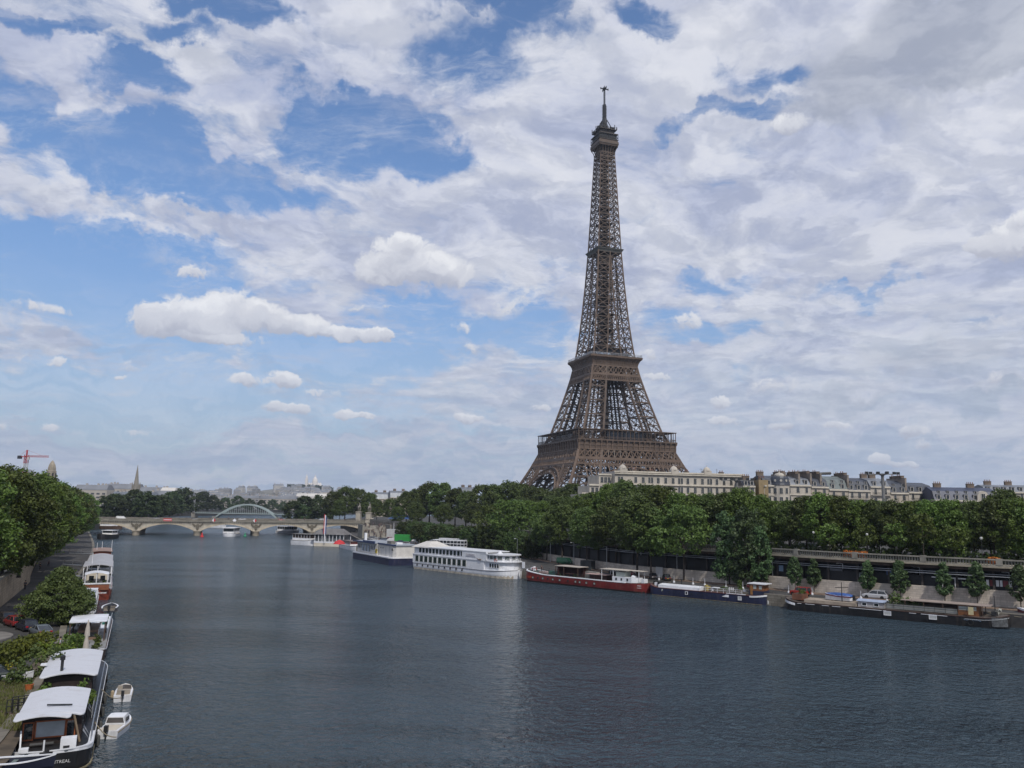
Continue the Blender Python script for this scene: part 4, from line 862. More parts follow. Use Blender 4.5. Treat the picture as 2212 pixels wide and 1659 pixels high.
def fh(i,x,y,z,rz,s,label,group): 
    o=link('apartment_block',FH[i%8],None,(x,y,z),rz,s); return tag(o,label,'building',group)
# hill with the white basilica
hc=(aty(672,1060,3600)[0],3600.)
def hillz(x,y): 
    dx_,dy_=(x-hc[0])/ (330.),(y-hc[1])/420.; dx2=(x-hc[0]+330)/520.; return 6.5+66*math.exp(-(dx_**2+dy_**2))+16*math.exp(-(dx2**2+dy_**2*.6))
b=MB(); nx,ny=48,26; vs=[]
for j in range(ny):
    for i in range(nx): x=hc[0]-1500+3000*i/(nx-1); y=hc[1]-900+1900*j/(ny-1); vs.append((x,y,hillz(x,y)-1))
b.add(vs,[(j*nx+i,j*nx+i+1,(j+1)*nx+i+1,(j+1)*nx+i) for j in range(ny-1) for i in range(nx-1)]); tag(b.build('hills',mat('hill_green',(.14,.135,.115),.9,.35,.01),smooth=True),kind='structure')
for k in range(210):
    D_=rnd.uniform(395,738); y=rnd.uniform(2900,3590); D_=rnd.choice((D_,rnd.uniform(600,735))); x=aty(D_,1060,y)[0]; z=hillz(x,y)
    if z>62: continue
    fh(k,x,y,z,rnd.uniform(-.5,.5),(rnd.uniform(.9,1.8),1.3,rnd.uniform(.9,1.5)),'tiny pale building packed among others on the slope below the white basilica','buildings on the hill slope')
for k in range(120):
    D_=rnd.uniform(150,735); y=rnd.uniform(1420,2500); x=aty(D_,1060,y)[0]
    fh(k+3,x,y,LUZ,rnd.uniform(-.35,.35),(rnd.uniform(.8,1.5),1,rnd.uniform(.75,1.1)*(1+max(0,(300-D_))/700.)),'distant city block among crowded roofs beyond the bridge trees','city blocks beyond the trees')
# wooded patches on the hill
for (a,c) in((640,1062),(684,1063),(700,1064)):
    bb=MB(); rr=random.Random(int(a))
    for _ in range(50): 
        x=aty(a+rr.uniform(-16,16),c,3480)[0]; leaves(bb,rr,(x,3480+rr.uniform(-30,30),hillz(x,3480)+rr.uniform(4,12)),9,26,5.)
    tag(bb.build('wood',G7),'dark wooded patch on the hill '+{640:'left of the bell tower',684:'under the white domes',700:'on the far shoulder of the summit'}[a],'wood',kind='stuff')
WSTONE=mat('white_domes',(.62,.59,.56),.7,.08)
def basilica():
    x,y=hc; z=66.; x=aty(680,1050,3600)[0]
    t=thing('white_basilica','white domed basilica on top of the distant hill','church',(x,y,z)); t.scale=(1.35,1.35,1.35)
    b=MB(); b.box(-22,22,-20,28,-8,16); b.box(-9,9,-24,-20,-8,20); b.build('nave',WSTONE,t)
    def dome_(cx,cy,r,z0,h): b=MB(); b.lathe([(r,z0-14),(r,z0),(r*.98,z0+h*.25),(r*.8,z0+h*.6),(r*.45,z0+h*.88),(r*.2,z0+h),(r*.18,z0+h*1.2),(.1,z0+h*1.35)],12,(cx,cy,0)); b.build('dome',WSTONE,t)
    dome_(0,0,9,30,18)
    for i,j in((-1,-1),(1,-1),(-1,1),(1,1)): dome_(i*15,j*14,4.5,19,9)
    b=MB(); b.box(-38,-30,20,28,-8,42); b.lathe([(4,42),(3.4,47),(1.5,52),(.2,57)],8,(-34,24,0)); b.build('bell_tower',WSTONE,t)
basilica()
def lone_tower(Dx,ytop,ybase,Y,label,name,prof,m,n=8,cat='church'):
    x,zt=aty(Dx,ytop,Y); H=zt-LUZ; t=thing(name,label,cat,(x,Y,LUZ)); b=MB(); b.lathe([(r,h*H) for r,h in prof],n); b.build('tower',m,t); return t,H
t,H=lone_tower(298,1004,1050,1000,'slender pointed stone church spire rising over the distant roofs','church_spire',[(4.4,0),(4.2,.45),(3.4,.52),(2.3,.68),(1.1,.86),(.12,1.)],mat('spire_stone',(.20,.185,.16),.9,.2,.1))
b=MB()
for a in range(4): b.lathe([(1.0,.42*H),(1.,.54*H),(.05,.62*H)],6,(4.4*math.cos(a*1.571+.78),4.4*math.sin(a*1.571+.78),0))
b.box(-9,9,-2,20,0,.34*H); b.box(-5,5,-4,0,0,.42*H); b.build('pinnacles',MATS['spire_stone'],t)
t,H=lone_tower(114,994,1040,720,'stone bell tower with rounded pointed dome, next to the red crane','bell_tower',[(4.5,0),(4.5,.62),(4.0,.63),(4.0,.77),(4.3,.78),(3.4,.80),(3.3,.85),(2.6,.91),(1.1,.975),(.35,.985),(.12,1.)],mat('tower_stone',(.27,.235,.185),.9,.2,.2))
b=MB()
for k in range(8): a=k*.785; b.prism([(4.1*math.cos(a-.16),4.1*math.sin(a-.16)),(4.1*math.cos(a+.16),4.1*math.sin(a+.16)),(3.6*math.cos(a+.16),3.6*math.sin(a+.16)),(3.6*math.cos(a-.16),3.6*math.sin(a-.16))],.65*H,.75*H)
b.build('belfry_opening',DARKM,t)
x,zt=aty(64,1014,760); t=thing('domed_hall','grey ribbed dome of a large hall behind the avenue trees under the crane','hall',(x,760,LUZ)); H=zt-LUZ
b=MB(); b.lathe([(13,0),(13,H*.5),(12,H*.62),(8.5,H*.82),(4,H*.95),(1,H)],14); b.build('dome',FR,t); b=MB(); b.box(-26,24,-4,24,0,H*.55); b.build('wall',FW2,t)
for Dx,yt,Y,w in((47,1033,700,22),(26,1030,640,18),(70,1036,690,26)):
    x,zt=aty(Dx,yt,Y); fh(int(Dx),x,Y,LUZ,.1,(w/22,1,(zt-LUZ)/20.),'grey building top peeping over the avenue trees near the crane','roofs near the crane')
def crane():
    x,zt=aty(59,972,640); t=thing('tower_crane','red tower crane with white banded mast standing over the trees','crane',(x,640,LUZ)); H=zt-LUZ; zj=H-5.5
    RC=mat('crane_red',(.36,.05,.055),.5,.2); WC=mat('crane_white',(.5,.5,.5),.5)
    b=MB(); z=0; k=0
    while z<zj:
        b.mat(k//3%2 if k>8 else 0)
        for i,j in((-1,-1),(1,-1),(1,1),(-1,1)): b.beam((i*1.1,j*1.1,z),(i*1.1,j*1.1,z+2.2),.35)
        b.beam((-1.1,-1.1,z),(1.1,-1.1,z+2.2),.25); b.beam((1.1,-1.1,z),(1.1,1.1,z+2.2),.25); b.beam((-1.1,1.1,z),(-1.1,-1.1,z+2.2),.25); b.box(-1.2,1.2,-1.2,1.2,z,z+.2); z+=2.2; k+=1
    b.build('mast',[RC,WC],t)
    b=MB(); n=15
    for k in range(n):
        x0,x1=1+k*1.1,1+(k+1)*1.1
        for y in(-.6,.6): b.beam((x0,y,zj),(x1,y,zj),.22)
        b.beam((x0,0,zj+1.2),(x1,0,zj+1.2),.22); b.beam((x0,-.6,zj),(x1,0,zj+1.2),.15); b.beam((x0,.6,zj),(x1,0,zj+1.2),.15)
    b.beam((0,0,H),(12,0,zj+1.2),.1); b.beam((0,0,H),(-6,0,zj+.6),.1); b.beam((0,0,zj),(0,0,H),.9); b.box(-6.5,0,-.6,.6,zj-.2,zj+.4); b.build('jib',RC,t)
    MB().box(-6.8,-4.,-.9,.9,zj-1.6,zj+.9).build('counterweight',DARKM,t)
    b=MB(); b.box(.8,2.6,-1.2,.3,zj-2.2,zj-.1); b.build('cab',WC,t)
crane()
# long roofs in the middle distance on the far bank
for i,(D0,D1,yt,Y,lab,m1,m2) in enumerate([(160,232,1047,900,'long pale building with grey roof left of the spire, above the avenue trees',FW,FR),(228,300,1045,1020,'long building with busy mansard roof just left of the spire',FW,FR),(300,350,1052,980,'low grey roof right under the spire',FW2,FR),(345,378,1053,900,'small bright white flat building right of the spire',FW3,FW3),(240,330,1062,820,'long glazed pale roof behind the riverside trees',mat('pale_glazed_roof',(.33,.36,.40),.5,.1),ZINC),(330,410,1060,860,'low slate roof with pale end wall right of the small white building',FW2,FR),(640,725,1066,1500,'white office slab below the basilica hill',FW3,FW3),(560,640,1072,1300,'tan office block with banded floors and a red mark, behind the footbridge',FW,FR),(500,560,1070,1400,'wide grey block behind the footbridge arch',FW2,FR)]):
    x0,x1=aty(D0,yt,Y)[0],aty(D1,yt,Y)[0]; zt=aty((D0+D1)/2,yt,Y)[1]; t=thing('long_building',lab,'building',((x0+x1)/2,Y,LUZ)); w=x1-x0; h=zt-LUZ
    b=MB(); b.box(-w/2,w/2,0,18,0,h*.8); b.build('wall',m1,t); b=MB(); b.add([(-w/2,-.4,h*.8),(w/2,-.4,h*.8),(w/2,18.4,h*.8),(-w/2,18.4,h*.8),(-w/2+1,5,h),(w/2-1,5,h),(w/2-1,13,h),(-w/2+1,13,h)],[(0,1,5,4),(1,2,6,5),(2,3,7,6),(3,0,4,7),(4,5,6,7)]); b.build('roof',m2,t)
    n=int(w/6); b=MB()
    for k in range(n):
        for f_ in range(int(h*.8/4)): b.box(-w/2+w*(k+.2)/n,-w/2+w*(k+.75)/n,-.2,-.003,f_*4+1.2,f_*4+3)
    tag(b.build('window_grid',FG,t),kind='stuff')
    rr=random.Random(i)
    for k in range(int(w/9)): chimney(t,rr.uniform(-w/2+1,w/2-1),rr.uniform(5,12),h-.5,2.,rr.uniform(1,2.4),2.,FW)
# steel arch footbridge
def footbridge():
    Y=930; xa=aty(466,1108,Y)[0]; xb=aty(603,1108,Y)[0]; zd=aty(535,1109,Y)[1]; ztop=aty(535,1090,Y)[1]
    ST=mat('pale_green_steel',(.30,.36,.36),.5,.1); t=thing('arch_footbridge','pale steel arch footbridge crossing the river beyond the stone bridge','footbridge',((xa+xb)/2,Y,0)); w=(xb-xa)/2; z0=zd-6
    for y in(-3.5,3.5):
        b=MB(); pts=[]
        for k in range(33): u=-1+2*k/32; pts.append((u*w,y,z0+(ztop-z0)*(1-u*u)))
        for p,q in zip(pts,pts[1:]): b.beam(p,q,1.3,1.5)
        b.build('arch',ST,t)
        b=MB()
        for p in pts:
            if p[2]>zd+.5: b.beam((p[0],y,zd),p,.22)
        b.build('hangers',ST,t)
    b=MB(); b.box(-w-24,w+40,-4,4,zd-.7,zd); b.box(-w-24,w+40,-4.1,-3.9,zd+1.1,zd+1.3); b.build('deck',ST,t)
    b=MB(); 
    for k in range(60): x=-w-24+k*(2*w+64)/59; b.box(x-.06,x+.06,-4.1,-3.98,zd,zd+1.2)
    b.build('railing',ST,t)
    for x in(-w,w): 
        b=MB(); b.box(x-2.2,x+2.2,-5,5,-2,z0+2); b.build('pier',CONC,t)
    b=MB(); b.box(-w-26,-w-22,-5,5,-2,zd); b.build('abutment',CONC,t)
footbridge()
# statues on the bridge corners
PED=mat('pedestal_stone',(.36,.33,.28),.85,.12,.4); STAT=mat('statue_stone',(.20,.185,.16),.9,.25,.6)
def statue(a,bq,lab,zb):
    x,y,_=tl(a,bq,0); t=thing('equestrian_statue',lab,'statue',(x,y,zb),TH+1.2); t.scale=(1.05,1.05,1.2)
    b=MB(); b.box(-2.3,2.3,-1.6,1.6,0,.7); b.box(-2.,2.,-1.35,1.35,.7,4.6); b.box(-2.3,2.3,-1.6,1.6,4.6,5.0); b.build('pedestal',PED,t)
    b=MB(); z=5.0
    b.tube([(-1.5,0,z+2.35),(-1.1,0,z+2.5),(0,0,z+2.45),(1.,0,z+2.6),(1.4,0,z+2.7)],[.35,.62,.58,.66,.4],8); b.tube([(1.2,0,z+2.8),(1.75,0,z+3.7),(1.9,0,z+4.1),(2.35,0,z+3.7)],[.45,.3,.3,.16],8)
    for (px,py,kx) in((-1.2,.3,-.15),(-1.2,-.3,.1),(1.1,.3,.1),(1.15,-.3,.35)): b.tube([(px,py,z+2.3),(px+kx,py,z+1.2),(px-kx*.3,py,z)],[.28,.15,.13],6)
    b.tube([(-1.5,0,z+2.6),(-1.9,0,z+2.2),(-1.95,0,z+1.2)],[.16,.2,.08],6); b.build('horse',STAT,t)
    b=MB(); b.tube([(.3,-.85,z),(.3,-.85,z+.9),(.25,-.85,z+1.7),(.3,-.85,z+2.5),(.3,-.85,z+2.75)],[.24,.22,.3,.36,.12],8); b.tube([(.3,-.85,z+2.75),(.3,-.85,z+3.0),(.3,-.85,z+3.2)],[.12,.2,.08],8); b.tube([(.3,-.85,z+2.5),(.8,-.8,z+2.0),(1.4,-.5,z+2.7)],[.13,.1,.09],6); b.build('warrior',STAT,t)
e0=BE[0]
statue(e0+1.4,-19.5,'stone figure with horse on tall pale pedestal, the nearer one at the bridge corner',8.0); statue(e0+1.4,19.5,'stone figure with horse on tall pale pedestal, on the far side of the bridge end',8.0)
# ---------------------------------------------------------------- boats
def hbf(b,pb=3.,ps=3.,fb=.55,fs=.7):
    def f(u):
        if u>fb: return b*max(.02,(1-((u-fb)/(1-fb))**pb))**.6
        if u<-fs: return b*max(.02,(1-((-u-fs)/(1-fs))**ps))**.6
        return b
    return f
def hull(par,L,hb,sheer,m,stripe=None,keel=-.7,n=44,name='hull',band=None,mats=None,flare=.93):
    b=MB(); rings=[]; us=[-1+2*k/n for k in range(n+1)]
    for u in us:
        w=hb(u); s_=sheer(u); x=u*L/2; rk=1+.02*(u**8)
        rings.append([(x,-w,s_),(x*1.0,-w*(flare+.04),s_*.45),(x*.992,-w*flare,0.),(x*.975,-w*.8,keel),(x*.975,w*.8,keel),(x*.992,w*flare,0.),(x,w*(flare+.04),s_*.45),(x,w,s_)])
    b.loft(rings); h=b.build(name,m,par)
    if stripe:
        mm,z0,z1=stripe; b=MB()
        for sg in(-1,1):
            b.loft([[(u*L/2,sg*(hb(u)+.02),sheer(u)+z0),(u*L/2,sg*(hb(u)+.06),sheer(u)+z0),(u*L/2,sg*(hb(u)+.06),sheer(u)+z1),(u*L/2,sg*(hb(u)+.02),sheer(u)+z1)] for u in us])
        b.build('rubbing_strake',mm,h)
    return h
def deck(par,L,hb,sheer,m,inset=.12,dz=.02,name='deck',n=40):
    b=MB(); us=[-.985+1.97*k/n for k in range(n+1)]
    b.loft([[(u*L/2,-max(.02,hb(u)-inset),sheer(u)+dz-.05),(u*L/2,max(.02,hb(u)-inset),sheer(u)+dz-.05),(u*L/2,max(.02,hb(u)-inset),sheer(u)+dz),(u*L/2,-max(.02,hb(u)-inset),sheer(u)+dz)] for u in us]); return b.build(name,m,par)
def rail(b,pts,h=1.,step=1.5,r=.05):
    for p,q in zip(pts,pts[1:]):
        d=math.dist(p,q); n=max(1,int(d/step))
        for k in range(n+1): x=[p[i]+(q[i]-p[i])*k/n for i in range(3)]; b.beam(x,(x[0],x[1],x[2]+h),r)
        for f_ in(1.,.55): b.beam((p[0],p[1],p[2]+h*f_),(q[0],q[1],q[2]+h*f_),r)
_PM={}
def pane(par,x,y,z,w,h,face='y-',frame=None,m=None,name='window',t=.05):
    k=(w,h,face,frame.name if frame else '',m.name if m else '',name)
    if k not in _PM:
        b=MB(); fw=.09 if frame else 0
        def bx(x0,x1,z0,z1,d0,d1):
            if face in('y-','y+'): 
                sg=-1 if face=='y-' else 1; a,c=sorted((sg*d0,sg*d1)); b.box(x0,x1,a,c,z0,z1)
            else: sg=-1 if face=='x-' else 1; a,c=sorted((sg*d0,sg*d1)); b.box(a,c,x0,x1,z0,z1)
        bx(-w/2,w/2,0,h,-.02,t)
        if frame:
            b.mat(1)
            for (x0,x1,z0,z1) in((-w/2-fw,-w/2,-fw,h+fw),(w/2,w/2+fw,-fw,h+fw),(-w/2,w/2,-fw,0),(-w/2,w/2,h,h+fw)): bx(x0,x1,z0,z1,-.02,t+.04)
        _PM[k]=b.mesh(name,[m or GLASS,frame or GLASS])
    return link(name,_PM[k],par,(x,y,z))
def ring_buoy(par,loc,r=.4,m=None,rot=(math.pi/2,0,0),name='life_ring'):
    b=MB(); b.loft([[((r+.09*math.cos(q))*math.cos(a),(r+.09*math.cos(q))*math.sin(a),.09*math.sin(q)) for q in (6.283*j/6 for j in range(6))] for a in (6.283*k/16 for k in range(17))],caps=False)
    o=b.build(name,m or mat('ring_red',(.42,.10,.05),.5),par); o.location=loc; o.rotation_euler=rot; return o
def fender(par,x,y,z,m=None):
    b=MB(); b.lathe([(.08,-.45),(.2,-.35),(.22,0),(.2,.35),(.08,.45)],8); return b.build('fender',m or mat('fender_white',(.5,.5,.48),.5),par,loc=(x,y,z))
def moor(A,B,half,name,label,over=1.04,cat='boat',z=0):
    dx_,dy_=B[0]-A[0],B[1]-A[1]; L=math.hypot(dx_,dy_); u=(dx_/L,dy_/L); c=((A[0]+B[0])/2-u[1]*half,(A[1]+B[1])/2+u[0]*half)
    return thing(name,label,cat,(c[0],c[1],z),math.atan2(dy_,dx_)),L*over
def bushes(par,lst,m,l,seed=1,name='potted_plants',stuff=False):
    rnd=random.Random(seed); b=MB()
    for (x,y,z,r,h) in lst:
        for k in range(max(3,int(h/r*3))): leaves(b,rnd,(x+rnd.uniform(-.3,.3)*r,y+rnd.uniform(-.3,.3)*r,z+h*(k+.5)/max(3,int(h/r*3))),r*rnd.uniform(.6,1.),26,l)
    return b.build(name,m,par)
def strokes(par,x0,x1,y,z0,z1,m,seed):      # hand lettering too worn to read
    rr=random.Random(seed); b=MB(); n=int((x1-x0)/.3)
    for k in range(n):
        x=x0+(x1-x0)*(k+.5)/n; h=(z1-z0)*rr.uniform(.6,1)
        b.beam((x-.08,y,z0),(x+rr.uniform(-.1,.12),y,z0+h),.06,.02); b.beam((x-.1,y,z0+h*rr.random()),(x+.14,y,z0+h*rr.random()),.05,.02)
    return b.build('worn_lettering',m,par)
# --- black barge, nearest on the far quay
def black_barge():
    A,B=(55.3,165.1),(85.2,142.0); hw=2.6; t,L=moor(A,B,hw*.93,'black_barge','long black barge with grey blue cabin, wheelhouse and a blue covered boat on deck',1.03)
    hb=hbf(hw,3.2,3.5,.8,.86); sh=lambda u: 1.7+(.55*max(0,(u-.78)/.22)**1.5 if u>0 else .65*max(0,(-u-.84)/.16)**1.3)
    hull(t,L,hb,sh,BLACKP,(mat('dark_rust',(.06,.035,.028),.8,.4),-.12,.05)); deck(t,L,hb,sh,mat('barge_deck',(.10,.085,.075),.8,.3))
    X=lambda f: (-.5+f)*L
    b=MB()
    for a,c in((.08,.1),(.12,.165),(.2,.235),(.25,.29),(.33,.48),(.485,.5),(.6,.63),(.65,.76)): b.box(X(a),X(c),-hw-.05,-hw-.01,1.42,1.5)
    b.build('painted_line',WHITEP,t)
    b=MB()
    for sg in(-1,1): b.loft([[(u*L/2,sg*(hb(u)+.02),sh(u)-.75),(u*L/2,sg*(hb(u)+.05),sh(u)-.75),(u*L/2,sg*(hb(u)+.05),sh(u)-.3),(u*L/2,sg*(hb(u)+.02),sh(u)-.3)] for u in [-.995+.13*k/6 for k in range(7)]])
    b.build('bow_stripe',WHITEP,t)
    b=MB(); b.loft([[(u*L/2,-(hb(u)+.02),.35),(u*L/2,-(hb(u)+.05),.35),(u*L/2,-(hb(u)+.05),1.9),(u*L/2,-(hb(u)+.02),1.9)] for u in [.87+.115*k/6 for k in range(7)]]); b.build('stern_patch',mat('worn_grey_patch',(.075,.08,.085),.8,.5,1.5),t)
    b=MB(); b.loft([[(u*L/2,-(hb(u)+.06),sh(u)-.45),(u*L/2,-(hb(u)+.09),sh(u)-.45),(u*L/2,-(hb(u)+.09),sh(u)-.36),(u*L/2,-(hb(u)+.06),sh(u)-.36)] for u in [.66+.335*k/16 for k in range(17)]]); b.build('sheer_line',mat('dull_white',(.35,.36,.37),.6),t)
    strokes(t,X(.825),X(.895),-hw-.03,1.02,1.4,mat('pale_blue_lettering',(.30,.42,.60),.6),13)
    MB().box(X(.045),X(.10),-1.6,1.6,2.0,3.1).mat(1).box(X(.05),X(.095),-1.5,1.5,3.1,3.18).build('planter_box',[mat('rust_brown_box',(.14,.06,.035),.8,.35),BROWN],t)
    bushes(t,[(X(.075),-.4,3.1,.7,.9),(X(.088),.5,3.1,.6,.7)],G1,.28,2)
    MB().box(X(.11),X(.36),-2.1,2.1,1.7,2.3).build('hold_cover',mat('tan_hold_cover',(.30,.25,.20),.8,.2,.6),t)
    b=MB(); b.box(X(.365),X(.485),-1.5,1.5,1.7,2.75); c=b.build('cabin',mat('cabin_grey',(.33,.32,.33),.6,.12),t)
    b=MB(); b.loft([[(x,-1.75,2.75),(x,-1.7,2.87),(x,0,3.1),(x,1.7,2.87),(x,1.75,2.75)] for x in(X(.36),X(.49))]); b.build('roof',mat('blue_grey_roof',(.30,.35,.46),.5,.12),c)
    for f_ in(.395,.45): pane(c,X(f_),-1.5,2.0,.75,.5,'y-',WHITEP)
    b=MB(); b.lathe([(.1,1.9),(.07,6.0)],8,(X(.29),-1.3,0)); b.beam((X(.29)-1.2,-1.3,4.9),(X(.29)+1.3,-1.3,5.1),.12); b.build('mast',BLACKP,t)
    b=MB(); b.box(X(.50),X(.80),-2.3,-2.2,1.95,2.75); b.box(X(.50),X(.80),2.2,2.3,1.95,2.75); b.build('coaming',mat('pale_coaming',(.27,.27,.25),.7,.15),t)
    b=MB(); rail(b,[(X(.49),-2.45,1.95),(X(.84),-2.45,1.95)],1.0,1.6,.05); b.build('railing',DARKM,t)
    bushes(t,[(X(.515),-.2,2.,.9,2.6),(X(.535),.3,2.,.8,2.2),(X(.56),-.5,2.,.8,1.7),(X(.58),.4,2.,.9,1.8),(X(.60),-.3,2.,.8,1.4),(X(.62),-.8,2.,.7,1.2),(X(.64),.2,2.,.7,1.0)],G3,.3,6)
    MB().box(X(.56),X(.92)+.4,-1.9,1.9,3.55,3.66).mat(1).box(X(.6),X(.86),1.5,1.6,1.8,3.55).build('canopy',[mat('canopy_tan',(.27,.22,.19),.7,.15),BROWN],t)
    for f_ in(.58,.66,.74,.9): 
        for y in(-1.8,1.8): MB().box(X(f_)-.06,X(f_)+.06,y-.06,y+.06,1.7,3.55).build('canopy_post',BROWN,t)
    b=MB(); b.box(X(.8),X(.885),-1.5,1.5,1.7,3.5); w=b.build('wheelhouse',WOOD,t)
    pane(w,X(.82),-1.5,2.65,1.3,.65,'y-',None,mat('pale_window',(.35,.37,.35),.2))
    for f_ in(.845,.868): pane(w,X(f_),-1.5,2.65,.55,.65,'y-',None,MATS['pale_window'])
    MB().box(X(.845),X(.865),-2.35,-2.1,2.,3.3).build('locker_door',mat('pale_yellow_board',(.5,.43,.25),.6),t)
    for f_ in(.505,.70): pane(t,X(f_),-hw,.75,1.1,.6,'y-',WHITEP,mat('covered_window',(.42,.43,.43),.5))
    ring_buoy(t,(X(.852),-hw-.1,.7),.42,RUBBER,name='tyre_fender')
    b=MB(); b.lathe([(.07,2),(.06,5.4)],6,(X(.945),-.6,0)); b.build('ensign_staff',DARKM,t); bushes(t,[(X(.955),0,2.3,.6,.8)],mat('folded_sheet',(.3,.3,.27),.8),.3,9,'tarpaulin_heap')
    MB().beam((X(.9),-1.2,2.5),(X(.95),-1.4,2.1),.18).box(X(.93),X(.95),-1,1,2.,2.7).build('anchor_winch',DARKM,t)
    # covered motor boat lying on the hold cover
    q=thing('covered_motorboat','small motorboat under a bright blue tarpaulin, lying on the black barge','boat',Vector(t.location)+Matrix.Rotation(t.rotation_euler.z,3,'Z')@Vector((X(.265),.2,2.85)),t.rotation_euler.z+math.pi)
    h2=hbf(1.0,2.2,6,.0,.96); hull(q,5.2,h2,lambda u:.55+.25*max(0,u),WHITEP,keel=-.4,n=16,stripe=(mat('maroon_band',(.12,.02,.02),.5),-.3,-.1))
    b=MB(); b.loft([[(u*2.65,-h2(u)-.05,.45+.25*max(0,u)),(u*2.65,-h2(u)*.6,.65+.24*(1-u*u)),(u*2.65,0,.75+.28*(1-u*u)),(u*2.65,h2(u)*.6,.65+.24*(1-u*u)),(u*2.65,h2(u)+.05,.45+.25*max(0,u))] for u in[-.98+1.96*k/12 for k in range(13)]]); b.build('tarpaulin',mat('blue_tarp',(.035,.085,.26),.55,.25,1.5),q)
    MB().box(-1.6,-1.3,-.8,.8,-.55,-.2).box(1,1.3,-.7,.7,-.55,-.2).build('cradle',BROWN,q); MB().box(-3.,-2.6,-.2,.2,-.3,.7).build('outboard_motor',DARKM,q)
    return t
black=black_barge()
def blue_barge():
    A,B=(32.0,189.1),(53.5,171.0); hw=2.4; t,L=moor(A,B,hw*.93,'blue_barge','dark blue barge with white hatch roof and small brown wheelhouse at the stern',1.03)
    hb=hbf(hw,3.,3.,.78,.8); sh=lambda u: 1.75+(.5*max(0,(u-.75)/.25)**1.5 if u>0 else .7*max(0,(-u-.8)/.2)**1.3)
    hull(t,L,hb,sh,NAVY,(mat('dull_red_band',(.08,.025,.03),.7),-.08,.03)); deck(t,L,hb,sh,mat('red_oxide_deck',(.10,.05,.042),.8,.3)); X=lambda f:(-.5+f)*L
    b=MB(); b.loft([[(u*L/2,-hb(u)*.95-.03,.02),(u*L/2,-hb(u)*.96-.05,.02),(u*L/2,-hb(u)*.96-.05,.1),(u*L/2,-hb(u)*.95-.03,.1)] for u in[-.9+1.8*k/30 for k in range(31)]]); b.build('waterline',mat('ochre_waterline',(.2,.16,.08),.8,.5,2.),t)
    b=MB(); b.loft([[(x,-1.95,1.75),(x,-1.9,2.35),(x,0,2.6),(x,1.9,2.35),(x,1.95,1.75)] for x in(X(.1),X(.455))]); b.mat(0); b.build('hatch_roof',WHITEP,t)
    for k,f_ in enumerate((.12,.15,.21,.25,.30,.35,.40,.45,.49,.53,.57,.60)): 
        b=MB(); b.lathe([(.14,0),(.14,.06)],8); o=b.build('porthole',DARKM,t); o.location=(X(f_),-hw-.01,1.05); o.rotation_euler=(math.pi/2,0,0)
    pane(t,X(.355),-hw,.85,.45,.5,'y-',WHITEP); pane(t,X(.145),-hw,1.,.3,.5,'y-',None,mat('pale_window',(.35,.37,.35),.2)); pane(t,X(.785),-hw,.7,.62,.62,'y-',WHITEP,mat('covered_window',(.42,.43,.43),.5))
    b=MB(); b.prism([(X(.645),1.05),(X(.7),1.0),(X(.7),1.5),(X(.68),1.5)],-hw-.06,-hw-.02,'y'); b.build('white_wedge',WHITEP,t)
    b=MB()
    for a,c in((.68,.75),(.76,.80),(.80,.83)): b.box(X(a),X(c),-hw-.04,-hw+.1,1.76,1.9)
    b.loft([[(u*L/2,-(hb(u)+.02),sh(u)-.35),(u*L/2,-(hb(u)+.07),sh(u)-.35),(u*L/2,-(hb(u)+.07),sh(u)-.02),(u*L/2,-(hb(u)+.02),sh(u)-.02)] for u in[.72+.24*k/8 for k in range(9)]]); b.build('stern_stripe',WHITEP,t)
    
    b=MB(); rail(b,[(X(.46),-2.2,1.75),(X(.8),-2.2,1.75)],.95,1.3,.06); b.build('railing',WHITEP,t)
    MB().box(X(.08),X(.1),-1.2,.8,2.,2.9).box(X(.03),X(.05),-.6,.6,2.2,3.).build('anchor_winch',DARKM,t); MB().box(X(.05),X(.075),-1,-.3,2.,2.7).box(X(.10),X(.12),-1.5,-.8,1.8,2.4).build('deck_box',WHITEP,t)
    b=MB(); b.lathe([(.12,1.8),(.12,3.4),(.2,3.45),(.2,3.7)],8,(X(.26),.6,0)); b.build('stove_pipe',DARKM,t)
    MB().box(X(.48),X(.50),-.8,.8,1.8,2.7).box(X(.46),X(.475),.3,1.2,1.8,2.9).build('deck_gear',mat('yellow_gear',(.35,.28,.1),.6,.5,2.),t)
    b=MB(); b.box(X(.53),X(.585),-.6,.9,2.5,2.6); b.box(X(.535),X(.545),-.5,-.4,1.8,2.5); b.box(X(.575),X(.585),.7,.8,1.8,2.5); b.build('table',WHITEP,t)
    b=MB()
    for f_ in(.685,.70,.715): b.box(X(f_)-.25,X(f_)+.25,-.9,-.4,2.2,2.25); b.box(X(f_)-.25,X(f_)-.2,-.9,-.4,2.25,2.9); b.box(X(f_)-.22,X(f_)-.16,-.85,-.8,1.78,2.2); b.box(X(f_)+.16,X(f_)+.22,-.85,-.8,1.78,2.2)
    b.build('chairs',WHITEP,t)
    bushes(t,[(X(.60),0,1.8,.5,.8),(X(.63),.5,1.8,.6,1.),(X(.66),-.3,1.8,.5,.9),(X(.74),.6,1.8,.6,2.6)],G3,.26,5); MB().box(X(.725),X(.755),.2,1.0,1.78,2.3).build('planter_box',mat('terracotta',(.22,.09,.05),.8),t); MB().box(X(.79),X(.81),-1.,-.3,2.2,2.7).build('white_board',WHITEP,t)
    b=MB(); b.box(X(.845),X(.955),-1.5,1.5,1.8,2.75); w=b.build('wheelhouse',NAVY,t); b=MB(); b.box(X(.845),X(.95),-1.45,1.45,2.75,4.1); b.build('wood_panelling',WOOD,w); MB().box(X(.835),X(.965)+.2,-1.75,1.75,4.1,4.25).build('roof',WHITEP,w)
    for f_ in(.888,.93): pane(w,X(f_),-1.45,3.1,.65,.75,'y-',None,MATS['pale_window'])
